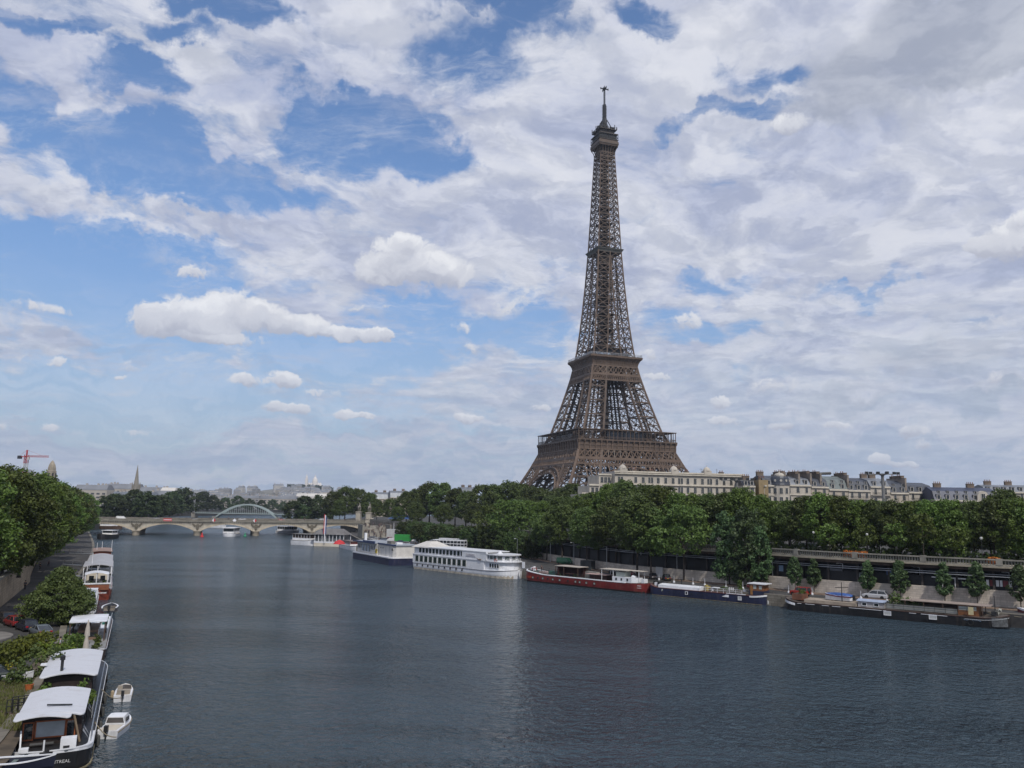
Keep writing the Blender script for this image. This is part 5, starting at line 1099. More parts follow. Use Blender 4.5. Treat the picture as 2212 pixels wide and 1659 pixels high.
    MB().box(X(.855),X(.872),-1.58,-1.45,1.9,3.9).build('door',mat('honey_wood',(.25,.12,.04),.5,.2),w)
    ring_buoy(t,(X(.93),-hw*.8,.8),.25,WHITEP,name='fender_ring'); fender(t,X(.985),-1.4,.6); fender(t,X(1.0),-.4,.6)
    return t
blue=blue_barge()
def red_barge():
    A,B=(4.1,216.7),(30.7,190.3); hw=2.7; t,L=moor(A,B,hw*.93,'red_barge','dark red barge with white gunwale, pergola on deck and white wheelhouse under a flat awning',1.03)
    hb=hbf(hw,3.,3.2,.8,.84); sh=lambda u: 2.0+(.25*max(0,(u-.6)/.4)**1.5 if u>0 else .9*max(0,(-u-.55)/.45)**1.6)
    hull(t,L,hb,sh,REDH,None); deck(t,L,hb,sh,mat('green_grey_deck',(.07,.085,.08),.8,.25)); X=lambda f:(-.5+f)*L
    us=[-.985+1.72*k/40 for k in range(41)]
    b=MB()
    for sg in(-1,1): b.loft([[(u*L/2,sg*(hb(u)-.45),sh(u)+.0),(u*L/2,sg*(hb(u)+.04),sh(u)-.0),(u*L/2,sg*(hb(u)+.04),sh(u)+.16),(u*L/2,sg*(hb(u)-.45),sh(u)+.2)] for u in us])
    b.build('gunwale',WHITEP,t)
    b=MB(); b.loft([[(u*L/2*.993,-hb(u)*.94-.02,-.02),(u*L/2*.993,-hb(u)*.94-.06,-.02),(u*L/2*.995,-hb(u)*.955-.06,.36),(u*L/2*.995,-hb(u)*.955-.02,.36)] for u in[-.98+1.96*k/40 for k in range(41)]]); b.build('boot_topping',mat('black_bottom',(.012,.008,.008),.7,.4),t)
    b=MB(); b.loft([[(u*L/2,-hb(u)*.99-.03,1.0),(u*L/2,-hb(u)*.99-.07,1.0),(u*L/2,-hb(u)-.07,1.5),(u*L/2,-hb(u)-.03,1.5)] for u in[-.985+.16*k/8 for k in range(9)]]); b.build('orange_panel',mat('fresh_orange_red',(.30,.045,.025),.5),t)
    for i,f_ in enumerate((.10,.145,.19,.235,.28,.34,.41,.475,.51,.565,.63)): pane(t,X(f_),-hw*.99,1.0,.5,.42,'y-',None if i in(1,3,6) else MATS['dark_rust'],DARKM if i in(1,3,6) else mat('pale_window',(.35,.37,.35),.2))
    MB().box(X(.03),X(.045),-.7,.7,2.9,3.5).box(X(.06),X(.075),-1.1,-.5,2.7,3.3).box(X(.02),X(.03),.6,1.2,2.9,3.7).build('bow_fittings',WHITEP,t); MB().box(X(.045),X(.06),-.9,.5,2.8,3.4).build('anchor_winch',mat('winch_red',(.2,.03,.03),.6),t)
    b=MB(); rail(b,[(X(.08),2.1,2.4),(X(.3),2.1,2.1)],1,2,.06); rail(b,[(X(.1),-2.2,2.5),(X(.62),-2.2,2.05)],.9,1.2,.05); b.build('railing',DARKM,t)
    MB().box(X(.12),X(.2),-1.2,1.2,2.3,2.7).build('hatch',mat('pinkish_hatch',(.33,.24,.22),.7),t)
    b=MB(); b.loft([[(x,-1.1,2.2),(x,-.8,2.2+h),(x,0,2.35+h),(x,.8,2.2+h),(x,1.1,2.2)] for x,h in((X(.19),.3),(X(.2),.75),(X(.25),.8),(X(.27),.35))]); b.build('green_tarpaulin',mat('green_tarp',(.02,.07,.055),.6,.3,1.5),t)
    MB().box(X(.27),X(.48),-1.7,2.2,4.5,4.62).build('pergola_roof',mat('pergola_awning',(.36,.32,.28),.8,.12),t)
    for x in(X(.28),X(.35),X(.47)):
        for y in(-1.6,2.1): MB().box(x-.07,x+.07,y-.07,y+.07,2.,4.5).build('pergola_post',BROWN,t)
    MB().box(X(.29),X(.46),1.2,2.2,2.,4.4).box(X(.29),X(.3),-1.4,1.2,2.,4.3).build('back_screen',mat('maroon_screen',(.045,.016,.014),.8,.3),t)
    MB().box(X(.34),X(.43),-.7,.6,2.7,2.8).box(X(.36),X(.37),-.1,.0,2.,2.7).box(X(.4),X(.41),-.1,.0,2.,2.7).build('table',mat('table_red',(.16,.05,.035),.6),t)
    bushes(t,[(X(.43),-.9,2.05,.4,.8),(X(.455),-1.2,2.05,.4,.7),(X(.31),-1.2,2.05,.35,.6)],G4,.22,7)
    MB().box(X(.49),X(.58),.4,1.9,2.,3.6).build('deck_cabin',mat('grey_cabin_panel',(.22,.205,.19),.7,.12),t)
    MB().box(X(.53),X(.70),-1.5,1.5,3.2,3.3).build('awning',mat('pink_awning',(.40,.28,.26),.7,.1),t); MB().box(X(.55),X(.69),-.8,1.2,2.05,3.1).build('saloon',mat('dark_saloon',(.05,.015,.015),.6),t)
    b=MB(); b.prism([(X(.755),-1.9),(X(.9),-1.9),(X(.925),-1.3),(X(.925),1.3),(X(.9),1.9),(X(.755),1.9)],2.0,3.25); w=b.build('wheelhouse',WHITEP,t)
    b=MB(); b.box(X(.77),X(.835),-1.2,1.3,3.25,4.35); b.build('upper_cabin',mat('pale_green_white',(.42,.45,.41),.6),w)
    for f_ in(.785,.825,.87): pane(w,X(f_),-1.9,2.45,.45,.55,'y-',None,DARKM)
    MB().box(X(.655),X(.865),-1.9,1.8,4.7,4.82).box(X(.86),X(.955),-.6,1.8,4.72,4.8).build('flat_awning',mat('awning_cream',(.42,.38,.33),.7,.1),t)
    for x,y in((X(.67),-1.8),(X(.76),-1.8),(X(.93),-.5),(X(.67),1.7),(X(.93),1.7)): MB().box(x-.05,x+.05,y-.05,y+.05,2.1,4.7).build('awning_post',WHITEP,t)
    b=MB(); b.loft([[(x,-.5,3.3),(x,-.3,3.3+h),(x,.3,3.3+h),(x,.5,3.3)] for x,h in((X(.87),.2),(X(.88),.5),(X(.9),.2))]); b.build('covered_gear',WHITEP,w); MB().box(X(.955),X(.975),-.9,.6,2.2,3.1).build('white_crates',WHITEP,t)
    # lettering on the rounded stern, following the plates
    for s_,z,sz in(('PAN',1.65,.36),('PARIS',1.15,.30)):
        u=.93; y=-hb(u); a=math.atan2(-(hb(u+.02)-hb(u-.02)),.04*L/2); text(s_,sz,WHITEP,t,(u*L/2,y-.06,z),(math.pi/2,0,a),sx=1.3)
    return t
red=red_barge()
def ferry():
    A,B=(-29.0,252.0),(-1.1,220.8); hw=4.3; t,L=moor(A,B,hw*.95,'restaurant_ship','large white two storey restaurant ship with rows of big windows and a tented end roof',1.06,cat='ship')
    hb=hbf(hw,2.6,6,.72,.93); sh=lambda u: 1.9+.5*max(0,(u-.5)/.5)**2; X=lambda f:(-.5+f)*L
    hull(t,L,hb,sh,WHITEP,(mat('thin_dark_band',(.05,.04,.05),.6),-.28,-.16),n=50,flare=.95)
    b=MB(); b.loft([[(u*L/2*.994,-hb(u)*.955-.03,-.02),(u*L/2*.994,-hb(u)*.955-.07,-.02),(u*L/2*.996,-hb(u)*.96-.07,.75),(u*L/2*.996,-hb(u)*.96-.03,.75)] for u in[-.99+1.97*k/50 for k in range(51)]]); b.build('boot_topping',mat('stained_bottom',(.42,.37,.30),.7,.3,.7),t)
    b=MB(); b.box(X(.0)+.6,X(.78),-hw+.02,hw-.02,1.85,4.9); lo=b.build('lower_saloon',WHITEP,t)
    b=MB(); b.box(X(.0)+.4,X(.785),-hw-.12,hw+.12,4.9,5.15); b.build('promenade_deck',WHITEP,t)
    b=MB(); b.box(X(.02),X(.70),-hw+.35,hw-.35,5.15,7.7); up=b.build('upper_saloon',WHITEP,t)
    b=MB(); b.box(X(.09),X(.80),-hw-.1,hw+.1,7.7,8.0); b.build('roof',mat('pale_roof',(.52,.53,.55),.5,.1),t)
    b=MB(); b.add([(X(.0),-hw-.3,7.7),(X(.2),-hw-.3,7.7),(X(.2),hw+.3,7.7),(X(.0),hw+.3,7.7),(X(.075),-1.2,9.9),(X(.13),-1.2,9.9),(X(.13),1.2,9.9),(X(.075),1.2,9.9)],[(0,1,5,4),(1,2,6,5),(2,3,7,6),(3,0,4,7),(4,5,6,7),(3,2,1,0)]); b.mat(1).box(X(.09),X(.115),-.6,.6,9.9,10.4); b.build('tented_roof',[mat('canvas_grey_white',(.50,.48,.45),.8,.1),CHROME],t)
    for k in range(11): pane(lo,X(.065+.052*k),-hw+.02,2.4,1.6,2.15,'y-',mat('window_post',(.55,.55,.53),.5),mat('green_glass',(.022,.034,.030),.1,.3,.5))
    for k in range(14): pane(up,X(.09+.036*k*1.07),-hw+.35,5.75,1.15,1.7,'y-',WHITEP,MATS['green_glass'])
    b=MB(); b.box(X(.56),X(.805),-hw-.02,-hw+.4,5.15,7.7); b.build('bulwark_panel',WHITEP,t)
    s_=MB().box(X(.60),X(.70),-hw-.08,-hw-.03,5.95,7.0).mat(1).box(X(.605),X(.695),-hw-.1,-hw-.081,6.0,6.08).build('name_board',[mat('board_white',(.58,.58,.60),.5),mat('purple_line',(.12,.10,.16),.6)],t)
    text("Le MAXIM'S",.62,mat('purple_letter',(.14,.12,.18),.6),s_,(X(.65),-hw-.09,6.5),(math.pi/2,0,0),sx=.85)
    # rounded bow superstructure
    def bow(z0,z1,x0,x1,w,nm,m=WHITEP): 
        b=MB(); poly=[(x0,-w),(x1-w*.8,-w)]+[(x1-w*.8+w*.8*math.sin(a),-w*math.cos(a)) for a in (math.pi*k/10 for k in range(1,10))]+[(x1-w*.8,w),(x0,w)]; b.prism(poly,z0,z1); return b.build(nm,m,t),poly
    b1,pl=bow(1.9,4.8,X(.78),X(.955),hw-.35,'bow_saloon'); b2,pl2=bow(5.0,7.0,X(.76),X(.95),hw-.3,'bow_lounge'); bow(4.8,5.05,X(.77),X(.975),hw+.05,'bow_deck'); bow(7.0,7.35,X(.75),X(.965),hw+.05,'bow_roof',MATS['pale_roof'])
    for i in range(4): pane(b1,X(.835)+i*1.05,-hw+.35,2.9,.72,1.35,'y-',WHITEP)
    for i in range(2): pane(b2,X(.80)+i*.72,-hw+.3,5.75,.42,1.15,'y-',WHITEP)
    for i in range(2): pane(b2,X(.845)+i*1.5,-hw+.3,5.65,1.25,1.2,'y-',WHITEP,mat('grey_glass',(.12,.14,.135),.1,.2))
    for a in(.5,1.05,1.57,2.1): 
        w=hw-.3; x=X(.95)-w*.8+w*.8*math.sin(a); y=-w*math.cos(a); o=pane(b2,x,y,5.65,1.3,1.2,'y-',WHITEP,MATS['grey_glass']); o.rotation_euler=(0,0,a)
    ring_buoy(t,(X(.885),-hw+.22,4.95+.35),.42)
    b=MB(); b.lathe([(.9,7.35),(.95,7.6),(.5,7.8),(.45,8.3),(.2,8.5)],12,(X(.86),-1.5,0)); b.build('radar_dome',WHITEP,t)
    b=MB(); b.beam((X(.715),-hw-.12,5.5),(X(.74),-hw-.12,5.1),.15); b.cbox((X(.745),-hw-.12,5.25),(.9,.3,.4)); b.build('anchor_gear',mat('bronze_gear',(.18,.13,.1),.6),t)
    b=MB(); rail(b,[(X(.95),-2.6,5.05),(X(.975),-1.4,5.05),(X(.975),1.4,5.05),(X(.95),2.6,5.05)],1.,1.,.06); rail(b,[(X(.93),-3.2,2.3),(X(.985),-1,2.45),(X(.985),1,2.45)],1.,.9,.06); b.build('railing',WHITEP,t)
    for k in range(9): MB().box(-.22,.22,-.12,0,-.3,.3).build('rubber_block',RUBBER,t,loc=(X(.07+.062*k),-hw-.02,1.25))
    b=MB(); b.beam((X(.93),hw-1,2.5),(X(.93)+2,hw+3.6,2.7),1.1,.12); rail(b,[(X(.93)-.5,hw-1,2.5),(X(.93)+1.5,hw+3.6,2.7)],1,1.,.05); b.build('gangway',CHROME,t)
    for c in t.children:
        if c.name.split('.')[0] not in('hull','boot_topping','rubber_block'): c.location.z=c.location.z*.80+.38; c.scale=(c.scale[0],c.scale[1],.80)
    return t
fer=ferry()
def blue_white():
    A,B=(-55.3,290.4),(-38.3,261.7); hw=5.0; t,L=moor(A,B,hw,'floating_restaurant','floating restaurant with navy blue hull, white walls and flat grey roof with blue trim',1.0); X=lambda f:(-.5+f)*L
    b=MB(); b.prism([(X(0),-hw),(X(1),-hw),(X(1)+1.5,-hw+.8),(X(1)+1.5,hw),(X(0),hw)],-.6,2.2); b.build('hull',NAVY,t)
    b=MB(); b.prism([(X(0)-.15,-hw-.15),(X(1)+.05,-hw-.15),(X(1)+1.7,-hw+.75),(X(1)+1.7,hw+.1),(X(0)-.15,hw+.1)],2.2,2.55); b.build('deck_edge',WHITEP,t)
    wy=-hw+.7
    b=MB(); b.box(X(.07),X(.62),wy,hw-.3,2.55,6.2); b.box(X(.623),X(1.0),wy+.5,hw-.3,2.55,6.0); b.prism([(X(1.003),wy+.5),(X(1)+1.2,wy+1.2),(X(1)+1.2,hw-.3),(X(1.003),hw-.3)],2.55,6.0); w=b.build('wall',mat('off_white_wall',(.56,.54,.51),.6,.12,.5),t)
    b=MB(); b.box(X(.0),X(.625),wy-.8,hw,6.2,6.5); b.prism([(X(.64),wy+.2),(X(1.0),wy+.2),(X(1)+1.5,wy+1.),(X(1)+1.5,hw),(X(.64),hw)],6.05,6.4); b.build('roof',mat('flat_grey_roof',(.26,.28,.31),.7,.15,.4),t)
    b=MB(); b.box(X(.0),X(.63),wy-.95,wy-.8,6.15,6.6); b.box(X(.3),X(.625),wy-.97,wy-.6,6.6,7.0); b.box(X(.64),X(1.0),wy+.1,wy+.195,6.2,6.6); b.prism([(X(1.003),wy+.1),(X(1)+1.6,wy+.95),(X(1)+1.52,wy+.97),(X(1.003),wy+.18)],6.2,6.6); b.build('blue_trim',mat('blue_trim',(.03,.05,.13),.5),t)
    for k in range(12):
        big=3<=k<=8; pane(w,X(.1+.042*k),wy,3.3 if big else 4.1,1.,2.3 if big else 1.5,'y-',WHITEP,mat('sky_glass',(.20,.26,.34),.1,.4,.7) if (big and k%2) else GLASS)
    b=MB(); 
    for k in range(4): b.box(X(.62+.1*k),X(.625+.1*k),wy+.46,wy+.5,2.6,6.)
    b.build('wall_joint',GREYP,w)
    MB().box(X(.60),X(.645),wy-.25,wy-.05,3.1,4.5).build('yellow_sign',mat('yellow_black_sign',(.33,.26,.03),.6,.9,3.),t); MB().box(X(.69),X(.70),wy+.4,wy+.5,4.9,5.3).box(X(.75),X(.76),wy+.4,wy+.5,4.9,5.3).build('wall_lamp',DARKM,t)
    b=MB(); b.prism([(X(.98),4.7),(X(1.0),5.4),(X(1.02),4.6)],wy+.3,wy+.45,'y'); b.build('dark_ornament',DARKM,t)
    MB().box(X(.0),X(.065),wy+.4,hw-.5,2.55,4.6).mat(1).box(X(-.04),X(.06),wy-.1,hw,2.3,2.6).build('stern_porch',[mat('beige_porch',(.42,.36,.28),.7),WHITEP],t)
    MB().box(X(.01),X(.035),-1.2,-.4,2.5,9.0).build('white_pylon',WHITEP,t)
    MB().box(X(.72),X(.82),-2,0,6.4,7.3).build('roof_box',mat('brown_grey_box',(.15,.14,.13),.7),t); MB().box(X(.86),X(.9),-1,1,6.4,7.0).build('roof_unit',WHITEP,t)
    return t
bw=blue_white()
def small_white(A,B,hw,name,label,roof,over=1.05,h=1.2,cab=(.15,.8,2.3),hm=None,win=None,cat='boat'):
    t,L=moor(A,B,hw*.93,name,label,over,cat=cat); hb=hbf(hw,2.3,4,.35,.9); sh=lambda u:h+.5*max(0,u)**2; hull(t,L,hb,sh,hm or WHITEP,n=20,stripe=(DARKM,-.2,-.08)); deck(t,L,hb,sh,CREAM); X=lambda f:(-.5+f)*L
    a,c,z=cab; b=MB(); b.box(X(a),X(c),-hw*.8,hw*.8,h,h+z*.35); w=b.build('cabin',WHITEP,t); b=MB(); b.box(X(a)+.1,X(c)-.1,-hw*.77,hw*.77,h+z*.35,h+z*.9); b.build('window_band',win or GLASS,w)
    b=MB(); b.box(X(a)-.3,X(c)+.3,-hw*.9,hw*.9,h+z*.9,h+z); b.build('roof',roof,t); 
    b=MB(); n=max(3,int((c-a)*L/1.6))
    for k in range(n+1):
        x=X(a)+.1+(X(c)-X(a)-.2)*k/n
        for y in(-hw*.79,hw*.79): b.box(x-.07,x+.07,y-.05,y+.05,h+z*.35,h+z*.9)
    b.build('window_posts',WHITEP,w); return t
small_white((-101,377.5),(-89.3,370.5),3.,'tour_boat','small white tour boat with dark windows moored beside the grey roofed pontoon',mat('brown_grey_roof',(.16,.15,.14),.7),h=2.2,cab=(.08,.85,2.9),win=mat('warm_glass',(.04,.03,.028),.15))
# grey roofed landing stage
A,B=(-88,368.5),(-74.,366); t,L=moor(A,B,4.5,'landing_stage','floating landing stage with low pitched grey roof, beside the tour boat',1.,cat='pontoon'); X=lambda f:(-.5+f)*L
MB().box(X(0),X(1),-4.5,4.5,-.5,1.5).build('pontoon',CREAM,t); MB().box(X(0),X(1),-4.55,4.55,1.5,2.1).build('bulwark',WHITEP,t)
b=MB(); b.add([(X(-.08),-4.8,5.2),(X(1.02),-4.8,5.2),(X(1.02),4.8,5.2),(X(-.08),4.8,5.2),(X(.15),-.3,7.8),(X(.85),-.3,7.8),(X(.85),.3,7.8),(X(.15),.3,7.8)],[(0,1,5,4),(1,2,6,5),(2,3,7,6),(3,0,4,7),(4,5,6,7),(3,2,1,0)]); b.build('roof',mat('dock_roof',(.14,.135,.135),.8,.15,.4),t)
for k in range(9):
    for y in(-4.2,4.2): x=X(.02+.12*k); MB().box(x-.12,x+.12,y-.12,y+.12,1.5,5.2).build('roof_post',WHITEP,t)
MB().box(X(.05),X(.95),-3.6,3.6,1.5,5.1).build('glazed_hall',mat('dock_glass',(.10,.11,.12),.2,.4,.4),t)
small_white((-94,385),(-85,380),2.5,'tour_boat','low grey roofed boat squeezed behind the tour boat near the last bridge pier',mat('dock_roof2',(.15,.145,.145),.8),h=1.5,cab=(.05,.95,2.6))
small_white((-74.9,360.0),(-64.5,337.5),2.4,'passenger_boat','white passenger boat with dark red seats between landing stage and floating restaurant',mat('brown_roof',(.13,.10,.09),.7),h=1.6,cab=(.25,.75,2.),win=mat('maroon_seats',(.10,.03,.03),.6))
# boats under and beyond the bridge
X0,Y0=at(472,1160,0); t=small_white((X0-5.5,Y0+14),(X0+6.5,Y0+6),3.6,'river_bus','white twin windowed river bus coming out under the third bridge arch',WHITEP,h=1.6,cab=(.05,.9,3.2)); t.rotation_euler.z-=.9
X0,Y0=at(612,1152,0); t=small_white((X0-6,Y0+3),(X0+8,Y0),3.,'river_bus','white river bus seen through the fourth bridge arch',WHITEP,h=1.4,cab=(.1,.85,3.))
X0,Y0=at(455,1140,0); small_white((X0-9,Y0+3),(X0+9,Y0),3.,'river_bus','low white boat far beyond the third arch, above the river bus roof',WHITEP,h=1.4,cab=(.1,.9,2.4))
X0,Y0=at(258,1141,0); small_white((X0-6,Y0+3),(X0+7,Y0),2.6,'river_bus','pale boat moored far beyond the first bridge arch',CREAM,h=1.4,cab=(.1,.7,2.4))
X0,Y0=at(225,1143,0); small_white((X0-9,Y0+3),(X0+9,Y0),3.4,'houseboat','dark brown houseboat lying in the shade of the first bridge arch',BROWN,h=2.,cab=(.1,.9,3.),hm=BROWN,win=DARKM)
X0,Y0=at(207,1166,0); small_white((X0-2.4,Y0+16),(X0-1.8,Y0+2),3.,'houseboat','dark hulled boat with white cabin, last of the moored line before the bridge',WHITEP,h=2.2,cab=(.1,.5,2.),hm=BLACKP)
# barge bow cut by the frame
A=at(2197,1352,0); A=(A[0]+.5,A[1]-.3); B=(A[0]+20,A[1]-14.5); t,L=moor(A,B,2.3,'red_barge','dark red barge bow with white deck, cut by the picture edge behind black barge'); hb=hbf(2.5,3,2.2,.8,.6); sh=lambda u:2.1+.9*max(0,-u)**4; hull(t,L,hb,sh,mat('maroon_hull',(.085,.012,.014),.5,.3),(WHITEP,-.15,.05)); deck(t,L,hb,sh,WHITEP,.4,.1)
MB().box(-6,6,-1.6,1.6,2.1,2.9).build('hold_cover',CREAM,t)
# buoys by the bridge
def buoy(Dx,Dy,c,lab):
    X0,Y0=at(Dx,Dy,0); b=MB(); b.lathe([(.9,-.3),(1.0,.4),(.5,.8),(.35,1.8),(.05,2.4)],10); o=b.build('buoy',mat('buoy_'+('red' if c[0]>c[1] else 'green'),c,.5)); o.location=(X0,Y0,0); tag(o,lab,'buoy')
buoy(436,1160,(.5,.04,.04),'red cone buoy floating in front of the second bridge pier'); buoy(529,1159,(.04,.22,.12),'small green buoy floating in front of the third bridge pier')

def mooring_lines(t,lst):
    for p,q in lst:
        p,q=Vector(p),Vector(q); n=8; pts=[p.lerp(q,k/n)-Vector((0,0,.35*math.sin(math.pi*k/n))) for k in range(n+1)]; MB().tube(pts,.045,5).build('mooring_rope',mat('rope',(.22,.19,.14),.9),t)
mooring_lines(black,[((-20,.5,2.1),(-24,5.5,2.3)),((20,.5,2.1),(23,5.5,2.3))]); mooring_lines(red,[((-18.5,.5,2.8),(-22,6,2.3)),((18,1,2.2),(21,6,2.3))]); mooring_lines(blue,[((-13.5,.5,2.3),(-16.5,5,2.3)),((13.8,.5,2.1),(17,5,2.3))]); mooring_lines(fer,[((21,1,2.4),(25,7,2.4))])
# ---------------------------------------------------------------- houseboats along the near bank
DECKW=mat('grey_deck',(.20,.20,.20),.8,.2); 
def camber(b,x0,x1,y0,y1,z,rise,th=.09,n=8):
    ys=[y0+(y1-y0)*k/n for k in range(n+1)]; f=lambda y: z+rise*(1-((y-(y0+y1)/2)/((y1-y0)/2))**2)
    ring=[(y,f(y)) for y in ys]+[(y,f(y)-th) for y in ys[::-1]]
    Lr=x1-x0; rings=[]; yc=(y0+y1)/2
    for d_,f_ in((0,.86),(.06,.93),(.18,.975),(.4,1.)): rings.append([(x0+d_,yc+(y-yc)*f_,zz) for y,zz in ring])
    for k in range(1,8): rings.append([(x0+.4+(Lr-.8)*k/8,y,zz) for y,zz in ring])
    for d_,f_ in((.4,1.),(.18,.975),(.06,.93),(0,.86)): rings.append([(x1-d_,yc+(y-yc)*f_,zz) for y,zz in ring])
    b.loft(rings)
def montreal():
    A,B=(-29.4,59.9),(-44.5,93.); hw=2.75; t,L=moor(A,B,hw*.95,'houseboat','large black houseboat with two big white curved roofs, nearest on the near bank',1.0); x0=-L/2-3.35; xs=-L/2
    hb=lambda u: hw*(max(.02,1-max(0,(-u-.84)/.16)**2.6)**.5 if u<0 else max(.02,1-max(0,(u-.8)/.2)**2.4)**.6); sh=lambda u:1.7+(.45*max(0,(-u-.8)/.2)**1.4 if u<0 else .6*max(0,(u-.8)/.2)**1.4)
    h=hull(t,L,hb,sh,BLACKP,(WHITEP,-.14,.02),n=56); deck(t,L,hb,lambda u:sh(u)-.04,mat('dark_green_deck',(.02,.028,.025),.8,.3),.1)
    b=MB(); us=[-.998+.34*k/20 for k in range(21)]
    for z0,z1 in((.04,.13),): 
        for sg in(-1,1): b.loft([[(u*L/2,sg*(hb(u)-.3),sh(u)+z0),(u*L/2,sg*(hb(u)+.03),sh(u)+z0),(u*L/2,sg*(hb(u)+.03),sh(u)+z1),(u*L/2,sg*(hb(u)-.3),sh(u)+z1)] for u in us])
    b.build('bulwark_cap',WHITEP,t)
    b=MB()
    for sg in(-1,1): b.loft([[(u*L/2,sg*(hb(u)+.01),.55),(u*L/2,sg*(hb(u)+.09),.55),(u*L/2,sg*(hb(u)+.09),.66),(u*L/2,sg*(hb(u)+.01),.66)] for u in[-1+2*k/56 for k in range(57)]]); 
    b.build('lower_strake',mat('tan_strake',(.20,.17,.10),.7,.3,2.),h)
    for (a,c) in((7.3,15.4),(21.8,33.8)):
        b=MB(); b.box(x0+a,x0+c,-1.9,2.0,1.7,3.75); w=b.build('deckhouse',mat('brown_black_boards',(.022,.014,.013),.6,.4,2.),t)
        n=int((c-a)/1.7)
        for k in range(n): pane(w,x0+a+(c-a)*(k+.5)/n,-1.9,2.45,1.05,.85,'y-',None,GLASS)
        if a<10:
            o=pane(w,x0+a,.1,2.25,1.9,1.05,'x-',mat('orange_brown_frame',(.26,.075,.025),.5,.2),mat('pale_blind',(.33,.37,.40),.4)); pane(w,x0+a,1.55,2.15,.55,1.1,'x-',MATS['orange_brown_frame'],GLASS); pane(w,x0+a,-1.15,2.15,.55,1.1,'x-',MATS['orange_brown_frame'],GLASS)
    RM=mat('white_membrane',(.56,.575,.62),.6,.10,.5)
    def stained():
        if 'stained_membrane' in MATS: return MATS['stained_membrane']
        m=bpy.data.materials.new('stained_membrane'); m.use_nodes=True; q=NG(m.node_tree); bs=q.n['Principled BSDF']; o=q.node('ShaderNodeTexCoord').outputs['Object']
        n=q.noise(q.vm('MULTIPLY',o,(2.4,.35,1)),1.,6,.65); n2=q.noise(o,.55,5,.6); wr=q.noise(q.vm('MULTIPLY',o,(3.5,.5,1)),1.,3,.5)
        c=q.mix(q.ss(n,.5,.72,0,.55),(.50,.51,.545),(.37,.365,.375)); c=q.mix(q.ss(n2,.56,.75,0,.5),c,(.34,.31,.29)); q.put(bs.inputs['Base Color'],c); bs.inputs['Roughness'].default_value=.55
        bp=q.node('ShaderNodeBump'); bp.inputs['Strength'].default_value=.35; bp.inputs['Distance'].default_value=.15; q.put(bp.inputs['Height'],wr); q.put(bs.inputs['Normal'],bp.outputs[0]); MATS['stained_membrane']=m; return m
    SM=stained()
    b=MB(); camber(b,x0+6.6,x0+15.6,-2.05,2.35,3.80,.28); r=b.build('roof',SM,t)
    b=MB(); camber(b,x0+5.6,x0+8.3,-1.2,2.45,3.86,.21,.06); b.build('front_awning',SM,t)
    b=MB(); b.beam((x0+8.4,-1.1,4.12),(x0+8.55,.6,4.2),.1); b.build('seam_batten',DARKM,r)
    b=MB(); camber(b,x0+21.2,x0+34.3,-2.3,2.35,3.80,.29); r2=b.build('roof',SM,t)
    b=MB(); b.lathe([(.13,4.0),(.13,5.0),(.22,5.02),(.22,5.35),(.1,5.45)],10,(x0+22.6,.7,0)); b.build('stove_pipe',DARKM,r2); MB().box(x0+26,x0+26.7,2.2,2.7,4.0,4.12).build('roof_lamp',WHITEP,r2)
    b=MB(); b.beam((x0+7.0,-1.85,1.75),(x0+6.7,-1.35,3.75),.13); b.build('roof_post',mat('tan_post',(.2,.15,.1),.7),t)
    text('MONTREAL',.30,mat('name_white',(.5,.5,.5),.6),h,(xs-.03,-.72,1.46),(math.pi/2,0,-math.pi/2),sx=1.05)
    b=MB(); rail(b,[(x0+6.5,-2.6,1.72),(x0+34,-2.55,1.72)],.95,1.5,.05); b.build('railing',CHROME,t)
    b=MB()
    for k in range(9): b.add([(x0+7.5+k*1.0,-2.5,1.75),(x0+7.3+k*1.0,-2.5,1.75),(x0+7.9+k*1.0,-2.0,2.5),(x0+7.1+k*1.0,-2.0,2.5)],[(0,1,2,3)]) if k in(0,1,7,8) else None
    b.box(x0+14,x0+19.5,-2.35,-2.3,1.75,2.55); b.build('side_canvas',mat('grey_canvas',(.26,.27,.29),.8,.2),t)
    b=MB(); b.box(x0+4.5,x0+5.3,-1.75,-.75,1.72,2.65).mat(1).box(x0+4.43,x0+4.49,-1.35,-.95,1.8,2.2); b.build('vent_box',[WHITEP,DARKM],t)
    b=MB(); b.box(x0+4.5,x0+5.,1.2,1.8,1.7,2.2); b.add([(x0+5.,1.7,1.72),(x0+6.8,1.9,1.72),(x0+6.8,1.9,2.9),(x0+5.1,1.7,1.9),(x0+5.,1.8,1.72),(x0+6.8,2.,1.72),(x0+6.8,2.,2.9),(x0+5.1,1.8,1.9)],[(0,1,2,3),(7,6,5,4),(0,3,7,4),(3,2,6,7)]); b.build('white_screen',WHITEP,t)
    MB().box(x0+4.8,x0+5.2,2.0,2.4,1.7,2.2).build('blue_canister',NAVY,t); b=MB(); b.lathe([(.06,1.7),(.06,2.7)],6,(x0+4.4,.25,0)); b.build('white_post',WHITEP,t); b=MB(); b.box(x0+6.3,x0+6.7,-.2,1.3,1.95,2.); b.build('bench',mat('grey_bench',(.08,.08,.08),.7),t)
    bushes(t,[(x0+16+k*.75,-1.2+((k*37)%5)*.75,1.8,.55,1.0+(k%3)*.4) for k in range(8)],G1,.22,11,'deck_plants'); bushes(t,[(x0+17+k*.6,-2.1,2.2,.3,.6) for k in range(5)],G1,.16,12,'deck_plants')
    for k in range(3): MB().lathe([(.18,0),(.2,.35)],8).build('flower_pot',WHITEP,t,loc=(x0+18.3+k*.6,-1.7+k*.25,1.8))
    for k,(f_) in enumerate((.3,.42,.56,.7)): fender(t,x0+L*f_,-hw-.2,.7,mat('dark_fender',(.06,.06,.055),.7))
    return t
mon=montreal()
